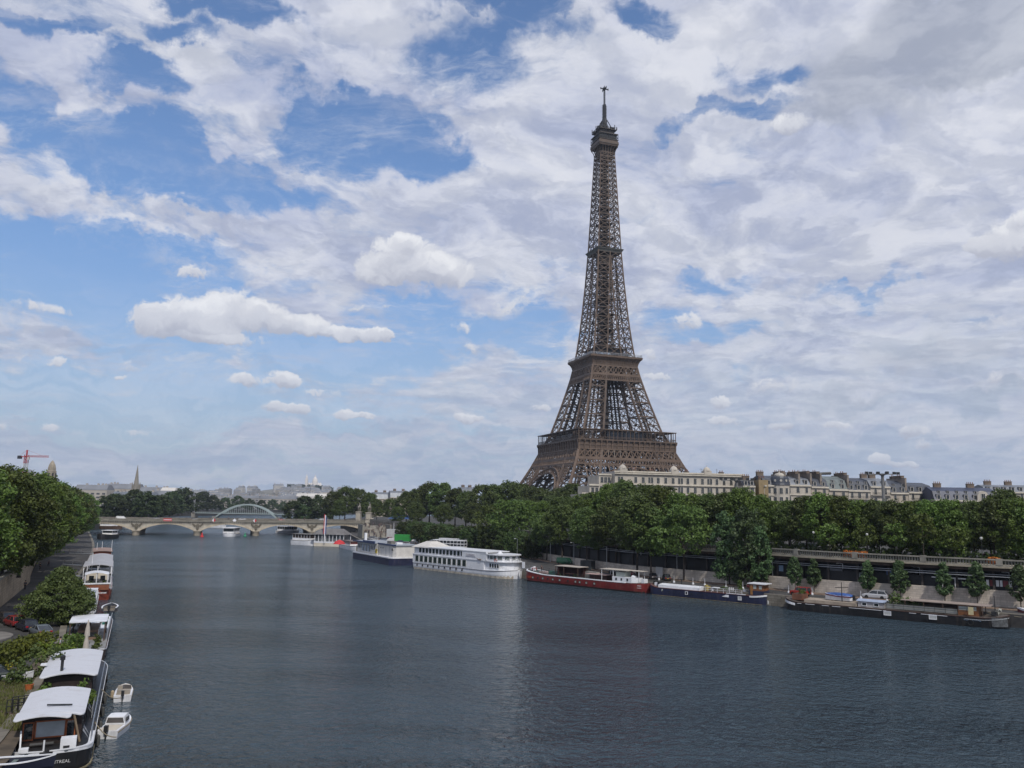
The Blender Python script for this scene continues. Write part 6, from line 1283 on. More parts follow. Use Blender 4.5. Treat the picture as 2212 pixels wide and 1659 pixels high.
# skiff carried across the stern
def skiff(name,label,loc,rz,L,w,hm,inm,h=.55,outb=False,bowu=.25,cat='boat',tr=.9):
    t=thing(name,label,cat,loc,rz); n=18; f=lambda u: w*(1-max(0,(u-(-.1))/1.1)**2.4)*(1-(1-tr)*max(0,-u)**2); sh=lambda u:h+bowu*max(0,u)**2
    b=MB(); rings=[]; us=[-1+2*k/n for k in range(n)]+[.985]
    for u in us:
        W=max(.03,f(u)); s_=sh(u); x=u*L/2
        rings.append([(x,-W,s_),(x*.98,-W*.85,s_*.25),(x*.96,-W*.35,-.12+.15*max(0,u)**3),(x*.96,W*.35,-.12+.15*max(0,u)**3),(x*.98,W*.85,s_*.25),(x,W,s_),(x,W*.84,s_),(x*.97,W*.72,s_*.4),(x*.97,-W*.72,s_*.4),(x,-W*.84,s_)])
    b.loft(rings); hl=b.build('hull',hm,t)
    b=MB()
    for sg in(-1,1): b.loft([[(u*L/2,sg*max(.02,f(u)*.84),sh(u)+.005),(u*L/2,sg*(f(u)+.04),sh(u)+.005),(u*L/2,sg*(f(u)+.04),sh(u)+.07),(u*L/2,sg*max(.02,f(u)*.84),sh(u)+.07)] for u in us])
    b.build('gunwale',WHITEP,hl)
    b=MB(); b.loft([[(u*L/2*.97,-f(u)*.74,h*.42),(u*L/2*.97,f(u)*.74,h*.42),(u*L/2*.97,f(u)*.74,h*.40),(u*L/2*.97,-f(u)*.74,h*.40)] for u in us[:-2]]); b.build('floor',inm,t)
    for u in(-.55,.05,.5): b=MB(); b.box(u*L/2-.14,u*L/2+.14,-f(u)*.82,f(u)*.82,h*.75,h*.82); b.build('thwart',inm,t)
    if outb: 
        b=MB(); b.box(-L/2-.5,-L/2-.05,-.22,.22,h*.7,h+.55); b.box(-L/2-.35,-L/2-.2,-.08,.08,-.4,h*.7); b.build('outboard_motor',DARKM,t)
    return t
xs_,ys_=at(22,1656,2.2); skiff('tender','white open skiff with dark straps carried across the stern of the black houseboat',(xs_,ys_,1.95),R(14),5.4,.85,mat('blue_black_paint',(.012,.014,.028),.45,.3),mat('grey_green_inside',(.12,.15,.14),.7),.6,tr=.55)
def runabout(loc,rz,label,cabin):
    t=thing('motor_boat',label,'boat',(loc[0],loc[1],0),rz); t.scale=(.86,.84,.86) if cabin else (.8,.76,.85); L=5.6; hw=1.05; hb=lambda u: hw*(max(.02,1-max(0,(u+.1)/1.1)**2.5))**.7; sh=lambda u:.75+.25*max(0,u)**2
    h=hull(t,L,hb,sh,WHITEP,(mat('tan_strake2',(.3,.24,.16),.6),-.2,-.1),keel=-.3,n=20)
    if cabin:
        b=MB(); b.loft([[(x,-w_,.78),(x,-w_*.82,z),(x,w_*.82,z),(x,w_,.78)] for x,w_,z in((-.6,.98,1.5),(.4,.95,1.62),(1.1,.85,1.5),(1.9,.6,.98))]); c=b.build('cabin',WHITEP,t)
        b=MB(); b.add([(-.63,-.85,.95),(-.63,.85,.95),(-.63,.72,1.42),(-.63,-.72,1.42)],[(0,3,2,1)]); b.box(-.4,.5,-.99,-.93,1.0,1.4); b.box(-.4,.5,.93,.99,1.0,1.4); b.build('windscreen',mat('smoke_glass',(.08,.075,.075),.15),c)
        MB().box(-2.6,-.7,-.8,.8,.76,.79).build('cockpit_floor',CREAM,t)
    else:
        b=MB(); b.box(-2.5,1.2,-.82,.82,.755,.775); b.build('cockpit_floor',mat('beige_floor',(.35,.31,.26),.7),t); 
        b=MB(); b.box(-2.3,-1.7,-.75,-.1,.77,1.2); b.box(-2.3,-1.7,.1,.75,.77,1.2); b.box(-.2,.3,.2,.75,.77,1.3); b.build('seats',mat('seat_beige',(.28,.25,.21),.7),t); b=MB(); b.loft([[(.5,-.85,.78),(.8,-.85,.78),(.6,-.75,1.2),(.55,-.75,1.2)],[(.7,0,.78),(1.,0,.78),(.85,0,1.25),(.8,0,1.25)],[(.5,.85,.78),(.8,.85,.78),(.6,.75,1.2),(.55,.75,1.2)]]); b.build('windscreen',mat('smoke_glass',(.08,.075,.075),.15),t); MB().box(1.,1.6,-.5,.5,.9,1.05).build('white_cushion',WHITEP,t)
        b=MB(); b.loft([[(x,-hb(x/2.8)*.9,.95+.05*x/2.8),(x,hb(x/2.8)*.9,.95+.05*x/2.8),(x,hb(x/2.8)*.9,.76),(x,-hb(x/2.8)*.9,.76)] for x in(1.0,1.6,2.2,2.6)]); b.build('foredeck',CREAM,t)
    b=MB(); b.box(-3.2,-2.85,-.18,.18,.75,1.3); b.box(-3.08,-2.97,-.07,.07,-.4,.75); b.build('outboard_motor',DARKM,t)
    fender(t,-1.2,1.3,.6,mat('buff_fender',(.38,.30,.2),.6)) ; return t
runabout((-38.3,84.2),R(112),'open white motor boat with beige floor and dark seats, beside the black houseboat',False)
runabout((-33.2,72.2),R(97),'white motor boat with small cabin and tinted windscreen, beside the black houseboat',True)
skiff('rowing_boat','open grey boat with white rim floating alone off the moored houseboats',(-70.4,146.6,0),R(112),5.6,1.3,mat('slate_hull',(.05,.055,.07),.6),mat('buff_inside',(.20,.17,.13),.8),.75,True)
def houseboat(A,B,hw,label,hm,sh0,items,over=1.0):
    t,L=moor(A,B,hw*.95,'houseboat',label,over); hb=hbf(hw,2.6,3.,.78,.86); sh=lambda u:sh0+.4*max(0,(abs(u)-.75)/.25)**1.5; hull(t,L,hb,sh,hm,(WHITEP,-.1,.03),n=30); deck(t,L,hb,sh,DECKW); x0=-L/2
    for it in items:
        k=it[0]
        if k=='house': _,a,c,w,h,m_,wm=it; b=MB(); b.box(x0+a,x0+c,-w,w,sh0,sh0+h); w_=b.build('deckhouse',m_,t); n=max(2,int((c-a)/1.8)); [pane(w_,x0+a+(c-a)*(q+.5)/n,-w,sh0+h*.4,1.,h*.4,'y-',WHITEP,wm) for q in range(n)]; [pane(w_,x0+a,y,sh0+h*.35,.9,h*.45,'x-',None,wm) for y in(-w*.5,w*.5)]
        if k=='roof': _,a,c,w,z,m_,rise=it; b=MB(); camber(b,x0+a,x0+c,-w,w,z,rise); b.build('roof',m_,t)
        if k=='posts': 
            _,a,c,w,z,m_=it
            for x in(a,c):
                for y in(-w,0,w): MB().box(x0+x-.07,x0+x+.07,y-.07,y+.07,sh0,z).build('roof_post',m_,t)
        if k=='box': _,a,c,y0,y1,z0,z1,m_,nm=it; MB().box(x0+a,x0+c,y0,y1,sh0+z0,sh0+z1).build(nm,m_,t)
        if k=='rail': _,a,c,m_=it; b=MB(); rail(b,[(x0+a,-hw+.15,sh0),(x0+c,-hw+.15,sh0)],.9,1.4,.06); b.build('railing',m_,t)
        if k=='plants': bushes(t,[(x0+it[1]+q*.8,(-1.4,1.1,0,.8)[q%4],sh0,.5,.9) for q in range(it[2])],G1,.24,int(it[1]*7)+3,'deck_plants')
        if k=='mast': b=MB(); b.lathe([(.09,sh0),(.06,it[3])],6,(x0+it[1],it[2],0)); b.build('mast',WHITEP,t)
    return t,L
RED2=mat('red_brown_hull',(.17,.035,.020),.5,.25,.6)
houseboat((-48.5,100.5),(-61.5,129.),2.5,'low white barge with flat white awning and planted deck, behind the two white roofs',mat('brown_hull',(.075,.05,.04),.7,.3),1.3,[('house',10,17,1.2,1.2,mat('tan_cabin',(.2,.13,.09),.7),GLASS),('roof',8.5,16.,2.2,3.8,ROOFW,.02),('posts',8.8,15.6,2.0,3.8,BROWN),('box',17,30,-2.2,-1.2,0,.4,WHITEP,'side_deck'),('box',18,20,-1.0,1.6,0,.9,WHITEP,'white_locker'),('box',21,22.5,-2.,-1.3,.4,.7,mat('teal_cover',(.02,.12,.10),.7),'teal_cover'),('box',22,24,-.8,.8,0,1.1,mat('maroon_cover',(.08,.02,.025),.8),'covered_chair'),('rail',8,30,GREYP),('plants',1,10),('plants',24,6)],1.)
houseboat((-65.6,131.5),(-78.6,158.5),2.0,'narrow white cluttered houseboat with white side rail, past the big bush',mat('aged_white_hull',(.33,.33,.32),.6,.2,.6,streak=.4),1.4,[('box',3,6,-1.5,1.2,0,1.1,MATS['grey_white_roof'] if 'grey_white_roof' in MATS else GREYP,'grey_locker'),('house',12,20,1.4,1.7,CREAM,GLASS),('roof',11.5,20.5,1.7,3.2,GREYP,.1),('box',21,23,-1.6,1.,0,1.0,WHITEP,'white_locker'),('box',24,27,-1.8,1.2,.0,1.5,ROOFW,'covered_stores'),('rail',1,28,WHITEP),('plants',7,6),('box',8,10,-1.5,.5,0,.7,mat('grey_gear',(.2,.2,.22),.7,.4,2.),'deck_gear')])
h4,_=houseboat((-77.5,161),(-91.,189.),2.9,'red brown houseboat with white canopy roofs and lettering on its square stern',RED2,2.0,[('box',.1,.5,-2.4,2.4,.0,1.1,mat('orange_brown_boards',(.20,.07,.035),.6,.2,2.),'stern_bulwark'),('box',.0,.4,-2.6,2.6,1.1,1.35,WHITEP,'white_beam'),('roof',5,10.5,2.2,4.6,ROOFW,.35),('posts',5.2,10.2,2.0,4.6,WHITEP),('house',12,27,2.1,2.2,CREAM,GLASS),('roof',11.5,27.5,2.8,5.7,mat('grey_white_roof',(.33,.33,.345),.6,.12),.35),('posts',11.8,27,2.6,5.7,WHITEP),('mast',14,1.2,8.2),('rail',.5,28,WHITEP),('plants',6,5)])
t=h4; b=MB(); rr=random.Random(4)
for (y0,y1) in((-2.0,-.6),(.2,1.9)):
    y=y0
    while y<y1: b.box(-_/2-.10,-_/2-.05,y,y+.16,1.35,1.35+rr.uniform(.2,.4)); y+=.25
b.build('worn_lettering',WHITEP,t)
houseboat((-93,193),(-107,222.),2.9,'dark houseboat with light grey curved roof and plants under it',BLACKP,2.0,[('house',3,25,2.0,2.0,mat('olive_cabin',(.10,.10,.075),.7),GLASS),('roof',1.,26,2.7,4.9,MATS['grey_white_roof'],.45),('posts',1.3,25,2.5,4.9,WHITEP),('plants',.5,6),('box',.6,1.4,-1,.6,0,.9,WHITEP,'white_locker'),('rail',.5,28,GREYP)])
houseboat((-109,226),(-124,256.),2.8,'houseboat with rusty red cabin end and dark mast, farther up the near bank',mat('dark_blue_hull',(.02,.028,.05),.5),2.0,[('box',.5,1.5,-1.8,1.6,0,1.1,mat('pinkish_hatch',(.33,.24,.22),.7),'hatch'),('house',5,22,2.2,2.9,mat('rusty_cabin',(.16,.05,.03),.7,.25),DARKM),('roof',4.6,22.5,2.5,4.95,mat('rust_roof',(.25,.17,.14),.7),.15),('mast',6,-2.2,8.),('mast',12,1.5,7.),('mast',18,.2,7.)])
X0,Y0=at(226,1283,0); skiff('rowing_boat','small orange dinghy behind the red brown houseboat stern',(X0,Y0,0),R(60),3.,.75,mat('orange_dinghy',(.38,.10,.02),.6),BROWN,.45)
# gangways from quay to houseboats
for i,(a,c,d,e) in enumerate([(150,1194,200,1194),(136,1218,178,1219),(136,1242,178,1242)]):
    p=at(a,c,3.0); q=at(d,e,3.0); t=thing('gangway','pale gangway with a thin rail reaching the moored houseboats, '+('farthest of three','middle one of three','nearest of three')[i],'gangway',(0,0,0),0,'gangways to the houseboats'); b=MB(); b.beam((p[0],p[1],2.9),(q[0],q[1],2.7),.9,.16); b.build('walkway',CHROME,t); b=MB(); rail(b,[(p[0],p[1],2.98),(q[0],q[1],2.78)],1.0,2.2,.09); b.build('railing',CHROME,t)
p=at(18,1545,2.5); q=at(62,1532,2.5); t=thing('gangway','dark railed gangway from the bank to the near white roofed houseboat','gangway'); b=MB(); b.beam((p[0],p[1],2.6),(q[0]+.6,q[1]+.2,2.4),1.1,.12); b.build('walkway',BROWN,t); b=MB()
for dd in(-.5,.5): rail(b,[(p[0]-.2*dd,p[1]+dd,2.65),(q[0]+.6-.2*dd,q[1]+.2+dd,2.45)],1.1,.42,.06)
b.build('railing',DARKM,t)
# ---------------------------------------------------------------- near bank planting
def clump(name,label,cat,lst,m,l,seed,dens=16): o=bushmesh(seed,lst,m,l,dens,name); return tag(o,label,cat)
x,y=at(122,1352,2.5)
kind('willow',1,G6,6.6,.2,4.1,lambda t:(min(1,.8+t*.6) if t<.35 else 1)*max(0,1-max(0,(t-.3)/.74)**1.7),520,52,.23,.72,.22,.3,6)
w_=tree('willow',x-.9,y+2.,LQZ,7.4,'broad olive green willow bush on the bank behind the row of parked cars',None,'willow_bush')
lst=[]
p,q=at(-8,1440,2.5),at(100,1405,2.5)
for k in range(9): lst.append((p[0]+(q[0]-p[0])*k/8,p[1]+(q[1]-p[1])*k/8,3.4,1.3,1.2,1.35))
clump('hedge','bright yellowish green hedge at the picture edge below the parked cars','hedge',lst,G8,.26,21,14)
x,y=at(70,1462,2.5); clump('tall_shrub','tall feathery olive shrub between the bright hedge and the white roofs','shrub',[(x,y,3.8,1.,1.,1.7),(x+.9,y+1.8,3.6,.9,1.,1.5),(x-.5,y-1.8,3.3,.9,.9,1.2),(x+.2,y-3.2,3.0,.8,.9,.9)],G6,.22,22,18)
x,y=at(26,1466,2.5); clump('round_shrub','small round yellow shrub beside the dark car at the picture edge','shrub',[(x,y,3.2,.75,.75,.75)],G9,.18,23,30)
x,y=at(118,1412,2.5); clump('low_shrub','low green shrub by the standing person, behind the far white roof','shrub',[(x,y,3.1,1.2,1.5,.9),(x-1.2,y-1.4,3.0,.8,1.,.8),(x+1.,y+.8,3.,.9,.9,.7)],G8,.2,24,18)
x,y=at(178,1398,2.5); clump('low_shrub','dark green shrubs under the flat white awning on the bank','shrub',[(x-.8,y,3.1,1.,1.,.9),(x-2.4,y+1,3.,1.,.8,.8)],G1,.2,25,18)
x,y=at(62,1492,2.5); t=thing('flower_pot','orange flower pot on bare earth beside the tall feathery shrub','pot',(x,y,LQZ)); MB().lathe([(.25,0),(.35,.5),(.38,.55),(.3,.56)],10).build('pot',mat('orange_pot',(.4,.11,.03),.7),t); bushes(t,[(0,0,.5,.35,.5)],G3,.15,31,'plant')
b=MB(); rr=random.Random(9)
for _ in range(2600):
    x,y=at(rr.uniform(-10,75),rr.uniform(1475,1580),2.5); hh=rr.uniform(.12,.4); a=rr.random()*6.28
    b.add([(x-.05*math.cos(a),y-.05*math.sin(a),LQZ),(x+.05*math.cos(a),y+.05*math.sin(a),LQZ),(x+rr.uniform(-.1,.1),y+rr.uniform(-.1,.1),LQZ+hh)],[(0,1,2)])
tag(b.build('grass',leafm('bank_grass',(.06,.075,.02),(.13,.13,.045),.7,.1)),'rough grass on the bank beside the near houseboat','grass',kind='stuff')
b=MB(); pts=[at(a,c,2.5) for a,c in((-30,1690),(20,1640),(60,1560),(100,1480),(130,1420),(105,1395),(60,1445),(-40,1470))]; b.prism(ccw(pts),2.45,2.512); tag(b.build('bank_earth',mat('bare_earth',(.075,.058,.04),.95,.4,.8)),kind='structure')
b=MB(); c0=at(-10,1372,2.5); b.prism([(c0[0]+5.2*math.cos(a)-2,c0[1]+5.2*math.sin(a)-3) for a in (6.283*k/28 for k in range(28))],2.4,2.64); tag(b.build('pavement',mat('round_paving',(.16,.15,.14),.9,.2)),kind='structure')
# ---------------------------------------------------------------- cars
def wheelmesh(r,w):
    b=MB(); n=16; b.loft([[(rr*math.cos(6.283*k/n),y,rr*math.sin(6.283*k/n)) for k in range(n)] for rr,y in((r*.62,-w/2),(r*.95,-w/2),(r,-w/3),(r,w/3),(r*.95,w/2),(r*.62,w/2))]); tm=b.mesh('tyre',RUBBER)
    b=MB(); b.loft([[(rr*math.cos(6.283*k/12),y,rr*math.sin(6.283*k/12)) for k in range(12)] for rr,y in((r*.64,-w*.42),(r*.64,w*.42))]); return tm,b.mesh('rim',CHROME)
PAINT={}
def paint(n,c): return mat('car_paint_'+n,c,.28,.06,.5,.1,.5)
def car(label,loc,rz,pm,kd='hatch',group=None,low=None,name='parked_car'):
    L,Wd,H,belt,xr0,xr1,xf1,xf0,r={'hatch':(3.9,1.66,1.43,.88,-.47,-.36,.08,.27,.30),'sedan':(4.4,1.7,1.4,.88,-.36,-.22,.10,.26,.31),'wedge':(4.2,1.7,1.32,.86,-.48,-.18,.06,.24,.30),'suv':(4.75,1.9,1.72,1.05,-.48,-.40,.10,.25,.37),'jeep':(4.1,1.75,1.8,1.08,-.485,-.46,.10,.2,.37),'tiny':(2.6,1.52,1.54,.9,-.47,-.33,.18,.40,.28),'van':(5.0,1.95,2.0,1.1,-.49,-.48,.26,.40,.33)}[kd]
    t=thing(name,label,'van' if kd=='van' else 'car',loc,rz,group); w=Wd/2; b=MB(); fr=.62 if kd not in('tiny','van') else .8
    st=[(-.5,.86,.40,belt*.80),(-.485,.95,.32,belt*.95),(-.40,1.,.24,belt),(xf0-.02,1.,.22,belt),(.40,.98,.24,belt*.93*(fr+.38)/1.0),(.475,.93,.28,belt*.86*(fr+.32)),(.5,.84,.38,belt*.72)]
    b.loft([[(x*L,-w*k*.93,zb),(x*L,-w*k,zb+.18),(x*L,-w*k,zt*.82),(x*L,-w*k*.92,zt),(x*L,w*k*.92,zt),(x*L,w*k,zt*.82),(x*L,w*k,zb+.18),(x*L,w*k*.93,zb)] for x,k,zb,zt in st]); bd=b.build('body',pm,t)
    def ringz(a,c,ww,z): return [(a*L,-ww,z),(c*L,-ww,z),(c*L,ww,z),(a*L,ww,z)]
    b=MB(); b.loft([ringz(xr0,xf0,w*.90,belt-.02),ringz(xr1,xf1,w*.74,H-.06)]); b.build('windows',GLASS if kd!='van' else pm,t)
    b=MB(); b.loft([ringz(xr1-.01,xf1+.01,w*.76,H-.07),ringz(xr1+.02,xf1-.02,w*.70,H)])
    for y in(-1,1):
        b.beam((xr0*L,y*w*.9,belt-.02),(xr1*L,y*w*.745,H-.05),.09); b.beam((xf0*L,y*w*.9,belt-.02),(xf1*L,y*w*.745,H-.05),.08); xm=(xr1+xf1)/2+.02; b.beam((xm*L,y*w*.905,belt-.02),(xm*L,y*w*.755,H-.05),.08)
    b.build('roof',pm,t)
    tm,rm=wheelmesh(r,.2)
    for sx in(-.31,.31):
        for sy in(-1,1): wl=link('wheel',tm,t,(sx*L*(1. if kd!='tiny' else 1.06),sy*(w-.09),r)); link('rim',rm,wl)
    for sy in(-1,1):
        MB().box(L*.47,L*.5+.01,sy*w*.66-.18,sy*w*.66+.18,.56,.70).build('headlight',mat('lamp_glass',(.5,.5,.5),.1),t); MB().box(-L*.5-.02,-L*.485,sy*w*.70-.14,sy*w*.70+.14,belt*.66,belt*.9).build('tail_light',mat('lamp_red',(.30,.015,.02),.2),t)
    MB().box(-L*.5-.03,-L*.5-.005,-.26,.26,.5,.62).build('number_plate',mat('plate_yellow',(.45,.28,.03),.5) if kd!='suv' else WHITEP,t); MB().box(-L*.5-.05,-L*.49,-w*.8,w*.8,.36,.48).box(L*.49,L*.5+.03,-w*.78,w*.78,.34,.46).build('bumper',low or DARKM,t)
    if kd=='suv': MB().box(-.3*L,.22*L,-w*1.01,-w*.99,.3,.42).build('side_sill',WHITEP,t); b=MB(); [b.box(-.36*L,.05*L,sy*w*.7-.03,sy*w*.7+.03,H+.02,H+.07) for sy in(-1,1)]; b.build('roof_bars',CHROME,t)
    if kd=='jeep': b=MB(); b.loft([[(-L*.5-.18+yy,rr*math.cos(6.283*k/12),.95+rr*math.sin(6.283*k/12)) for k in range(12)] for yy,rr in((0,.3),(.16,.33))]); b.build('spare_wheel',RUBBER,t)
    return t
hd=math.atan2(.66,-.75)
gq='cars parked by the willow bush'
car('silver grey wedge shaped car, last of the row by the willow bush',(-58.6,104.4,LQZ),hd-.05,paint('blue_grey',(.12,.14,.16)),'wedge',None,CHROME)
car('dark blue hatchback with orange plate, between the silver wedge car and the red one',(-62.5,108.0,LQZ),hd,paint('dark_blue',(.018,.02,.035)),'hatch')
car('red car in the row by the willow bush',(-66.1,111.3,LQZ),hd+.02,paint('red',(.22,.025,.025)),'hatch')
car('dark brown car at the far end of the row by the willow bush',(-69.4,114.6,LQZ),hd+.04,paint('brown_black',(.035,.028,.025)),'sedan')
x,y=at(2,1473,2.5); car('dark green car cut by the picture edge under the bright hedge',(x-.6,y+.2,LQZ),R(35),paint('dark_green',(.02,.03,.028)),'hatch')
x,y=at(38,1470,2.5); skiff('upturned_dinghy','pale small dinghy resting on the ground beside the yellow shrub',(x,y,LQZ+.15),R(20),2.6,.6,WHITEP,CREAM,.4)
def z6p(x,y,z=RQZ): return at(*z6_(x,y),z)
def z6_(x,y): return ((1800+x/2.212)/1.64918,(1950+y/2.212)/1.64918)
def z7p(x,y,z=RQZ): return at(*z7_(x,y),z)
qa=math.atan2(-.62,.78)
x,y=z7p(1052,408); car('silver off-road car with roof bars on the quay, facing the pale block wall trees',(x,y+.6,RQZ),qa+math.pi,paint('silver',(.45,.46,.48)),'suv')
x,y=z7p(460,384); car('bright red boxy off-road car on the quay behind the black barge bow',(x,y+.8,RQZ),qa+math.pi-.2,paint('bright_red',(.28,.025,.015)),'jeep')
x,y=z6p(1995,332); car('long low maroon car on the quay behind the blue barge wheelhouse',(x,y+.4,RQZ),qa+.05,paint('maroon',(.10,.012,.015)),'sedan')
x,y=z6p(1168,252); car('tiny dark brown car by the white panel, the one nearer the red barge',(x,y+.3,RQZ),qa-.8,paint('dark_brown',(.045,.03,.028)),'tiny')
x,y=z6p(1272,262); car('tiny black and silver car by the white panel, the one nearer the blue barge',(x,y+.3,RQZ),qa+math.pi-.8,paint('black_silver',(.03,.032,.035)),'tiny')
x,y=z6p(970,222); car('dark red hatchback parked by the wall beyond the red barge awning',(x,y+.5,RQZ),qa-.1,paint('dark_red',(.16,.015,.02)),'hatch')
x,y=z6p(882,216); car('black car parked next to the dark red hatchback beyond the red barge',(x,y+.8,RQZ),qa,paint('black',(.012,.013,.017)),'wedge')
x,y=z6p(470,136); t=car('dark green van partly hidden by the red barge pergola',(x,y+1,RQZ),qa,paint('bottle_green',(.01,.055,.03)),'van')
x,y=z6p(655,178); t=thing('storage_container','dark grey metal container by the wall beyond the red barge','container',(x,y+1.5,RQZ),qa); MB().box(-1.8,1.8,-1.1,1.1,.1,2.5).build('box',mat('container_grey',(.05,.055,.055),.6,.2),t); b=MB(); [b.box(-1.75+k*.35,-1.6+k*.35,-1.16,-1.103,.2,2.4) for k in range(10)]; b.build('corrugation',MATS['container_grey'],t); MB().box(-1.7,-1.2,-1,1,0,.1).box(1.2,1.7,-1,1,0,.1).build('skid',DARKM,t)
x,y=z6p(1222,245); t=thing('notice_stand','tall white panel on feet standing between the two tiny cars','panel',(x,y+1.2,RQZ),qa); MB().box(-.95,.95,-.12,.12,.15,2.7).build('board',mat('panel_white',(.42,.42,.42),.6,.1),t); MB().box(-.9,-.7,-.5,.5,0,.15).box(.7,.9,-.5,.5,0,.15).build('foot',DARKM,t)
x,y=z6p(143,190); t=thing('notice_board','white notice panel at the quay edge between the ferry gangway and the red barge','sign',(x,y,RQZ),qa); MB().box(-.45,.45,-.08,.08,.9,2.5).build('board',WHITEP,t); MB().box(-.35,-.25,-.06,.06,0,.9).box(.25,.35,-.06,.06,0,.9).build('post',CHROME,t)
# vehicles on the parking quay behind the ferry
def z10_(x,y): return ((1200+x/3.687)/1.64918,(1800+y/3.687)/1.64918)
x,y=at(*z10_(725,487),RQZ); car('white van on the quay parking behind the floating restaurant roof',(x,y,RQZ),R(170),paint('white',(.5,.5,.5)),'van')
x,y=at(*z10_(935,500),RQZ); t=thing('cargo_container','bright green container lorry box on the quay parking','container',(x,y,RQZ),R(-8)); GC=mat('bright_green',(.03,.24,.05),.5,.12); MB().box(-6,6,-1.2,1.2,.9,3.8).build('box',GC,t); b=MB(); [b.box(-5.9+k*.6,-5.6+k*.6,-1.27,-1.203,1.,3.7) for k in range(20)]; b.build('corrugation',GC,t); MB().box(-5.6,5.6,-1,1,.5,.9).build('chassis',DARKM,t); tm,rm=wheelmesh(.5,.3)
for sx in(-4.8,-3.6,4.6): [link('wheel',tm,t,(sx,sy,.5)) for sy in(-1.05,1.05)]
x,y=at(*z10_(740,452),RQZ); t=thing('white_machine','white service cabin with openings and aerial beside the green container','cabin',(x,y+4,RQZ),R(-10)); MB().box(-3.6,3.6,-1.5,1.5,.2,4.9).build('box',mat('cabin_white',(.42,.43,.43),.6,.1),t); [pane(t,1.+1.7*(k%2),-1.5,1.0+1.9*(k//2),1.2,1.1,'y-',WHITEP,DARKM) for k in range(4)]; b=MB(); b.beam((-.5,0,4.9),(-.5,0,8.),.15); b.build('aerial',WHITEP,t)
def coach(loc,rz,label):
    t=thing('coach',label,'coach',loc,rz); MB().box(-6.5,6.5,-1.25,1.25,.4,2.0).build('body',WHITEP,t); MB().box(-6.45,6.45,-1.22,1.22,2.0,3.9).build('windows',GLASS,t); b=MB(); b.box(-6.5,6.5,-1.25,1.25,3.9,4.25); b.box(-6.48,6.48,-1.24,1.24,2.75,3.0); [b.box(-6.5+13*k/9-.08,-6.5+13*k/9+.08,sy-.02,sy+.02,2.,3.9) for k in range(10) for sy in(-1.23,1.23)]; b.build('roof',WHITEP,t)
    for sx in(-4.2,4.4,-5.3): [link('wheel',tm,t,(sx,sy,.5)) for sy in(-1.1,1.1)]
    [MB().box(6.5,6.56,sy-.2,sy+.2,.8,1.05).build('headlight',MATS['lamp_glass'],t) for sy in(-.9,.9)]; return t
x,y=at(*z10_(1545,585),RQZ); coach((x,y+2.,RQZ),R(158),'white tour coach with dark windows parked behind the white ferry roof')
x,y=at(*z10_(1540,600),RQZ); coach((x-1.5,y-2.6,RQZ),R(158),'second white coach half hidden below the first one, behind the white ferry')
for i,(a,c,col,kd,lab) in enumerate([(500,462,(.45,.45,.45),'hatch','white hatchback'),(560,462,(.05,.05,.06),'sedan','dark sedan'),(620,468,(.10,.12,.16),'hatch','blue grey hatchback'),(830,500,(.06,.08,.12),'sedan','dark blue sedan'),(900,520,(.22,.23,.25),'hatch','grey hatchback'),(980,515,(.10,.10,.11),'hatch','charcoal hatchback'),(1030,512,(.5,.5,.5),'van','white delivery van'),(860,535,(.16,.04,.04),'hatch','dull red hatchback'),(450,455,(.2,.2,.22),'suv','grey off-road car'),(680,455,(.30,.04,.03),'hatch','red hatchback')]):
    x,y=at(*z10_(a,c),RQZ); car(lab+' in the crowded parking on the quay near the clipped trees',(x,y,RQZ),R(160+(i*37)%25),paint(lab.replace(' ','_'),col),kd,'cars in the quay parking')
t=thing('market_awning','white striped awning roof near the bridge foot, beside the parking','awning',(*at(*z10_(550,385),RQZ),RQZ),R(-6)); b=MB(); camber(b,-7,7,-2,2,3.2,.5); b.build('roof',WHITEP,t); b=MB(); [b.box(x-.08,x+.08,y-.08,y+.08,0,3.2) for x in(-6.5,0,6.5) for y in(-1.8,1.8)]; b.build('post',CHROME,t)
x,y=at(*z10_(420,395),RQZ); t=thing('market_parasol','orange and white parasol next to the white awning near the bridge foot','parasol',(x,y,RQZ)); b=MB(); b.lathe([(2.6,2.6),(1.3,3.4),(.1,3.9)],10); b.build('canopy',mat('orange_canopy',(.42,.13,.07),.7),t); MB().lathe([(.06,0),(.06,3.8)],6).build('pole',CHROME,t)
x,y=at(730,1189,1.5); t=thing('red_parasol','large red parasol on the landing stage','parasol',(x,y+2,1.5)); b=MB(); b.lathe([(2.4,2.3),(1.6,3.3),(.2,3.9)],12); b.build('canopy',mat('red_canopy',(.45,.03,.035),.7),t); MB().lathe([(.06,0),(.06,3.8)],6).build('pole',CHROME,t)
x,zz=aty(866,1108,455); t=thing('blue_tent','blue pointed market tent between the bridge end and the park trees','tent',(x,455,RUF)); b=MB(); b.add([(-6.5,-5,3.2),(6.5,-5,3.2),(6.5,5,3.2),(-6.5,5,3.2),(0,0,zz-RUF+1)],[(0,1,4),(1,2,4),(2,3,4),(3,0,4)]); b.build('canopy',mat('tent_blue',(.03,.07,.20),.7,.15),t); b=MB(); [b.box(x_-.1,x_+.1,y_-.1,y_+.1,0,3.2) for x_ in(-6.3,0,6.3) for y_ in(-4.8,4.8)]; b.build('post',CHROME,t)
x,zz=aty(702.5,1111,392); t=thing('striped_pylon','slim pylon striped red white and blue standing on the landing stage','pylon',(x,367,1.5)); x=aty(702.5,1130,367)[0]; t.location.x=x; zz=aty(702.5,1111,367)[1]
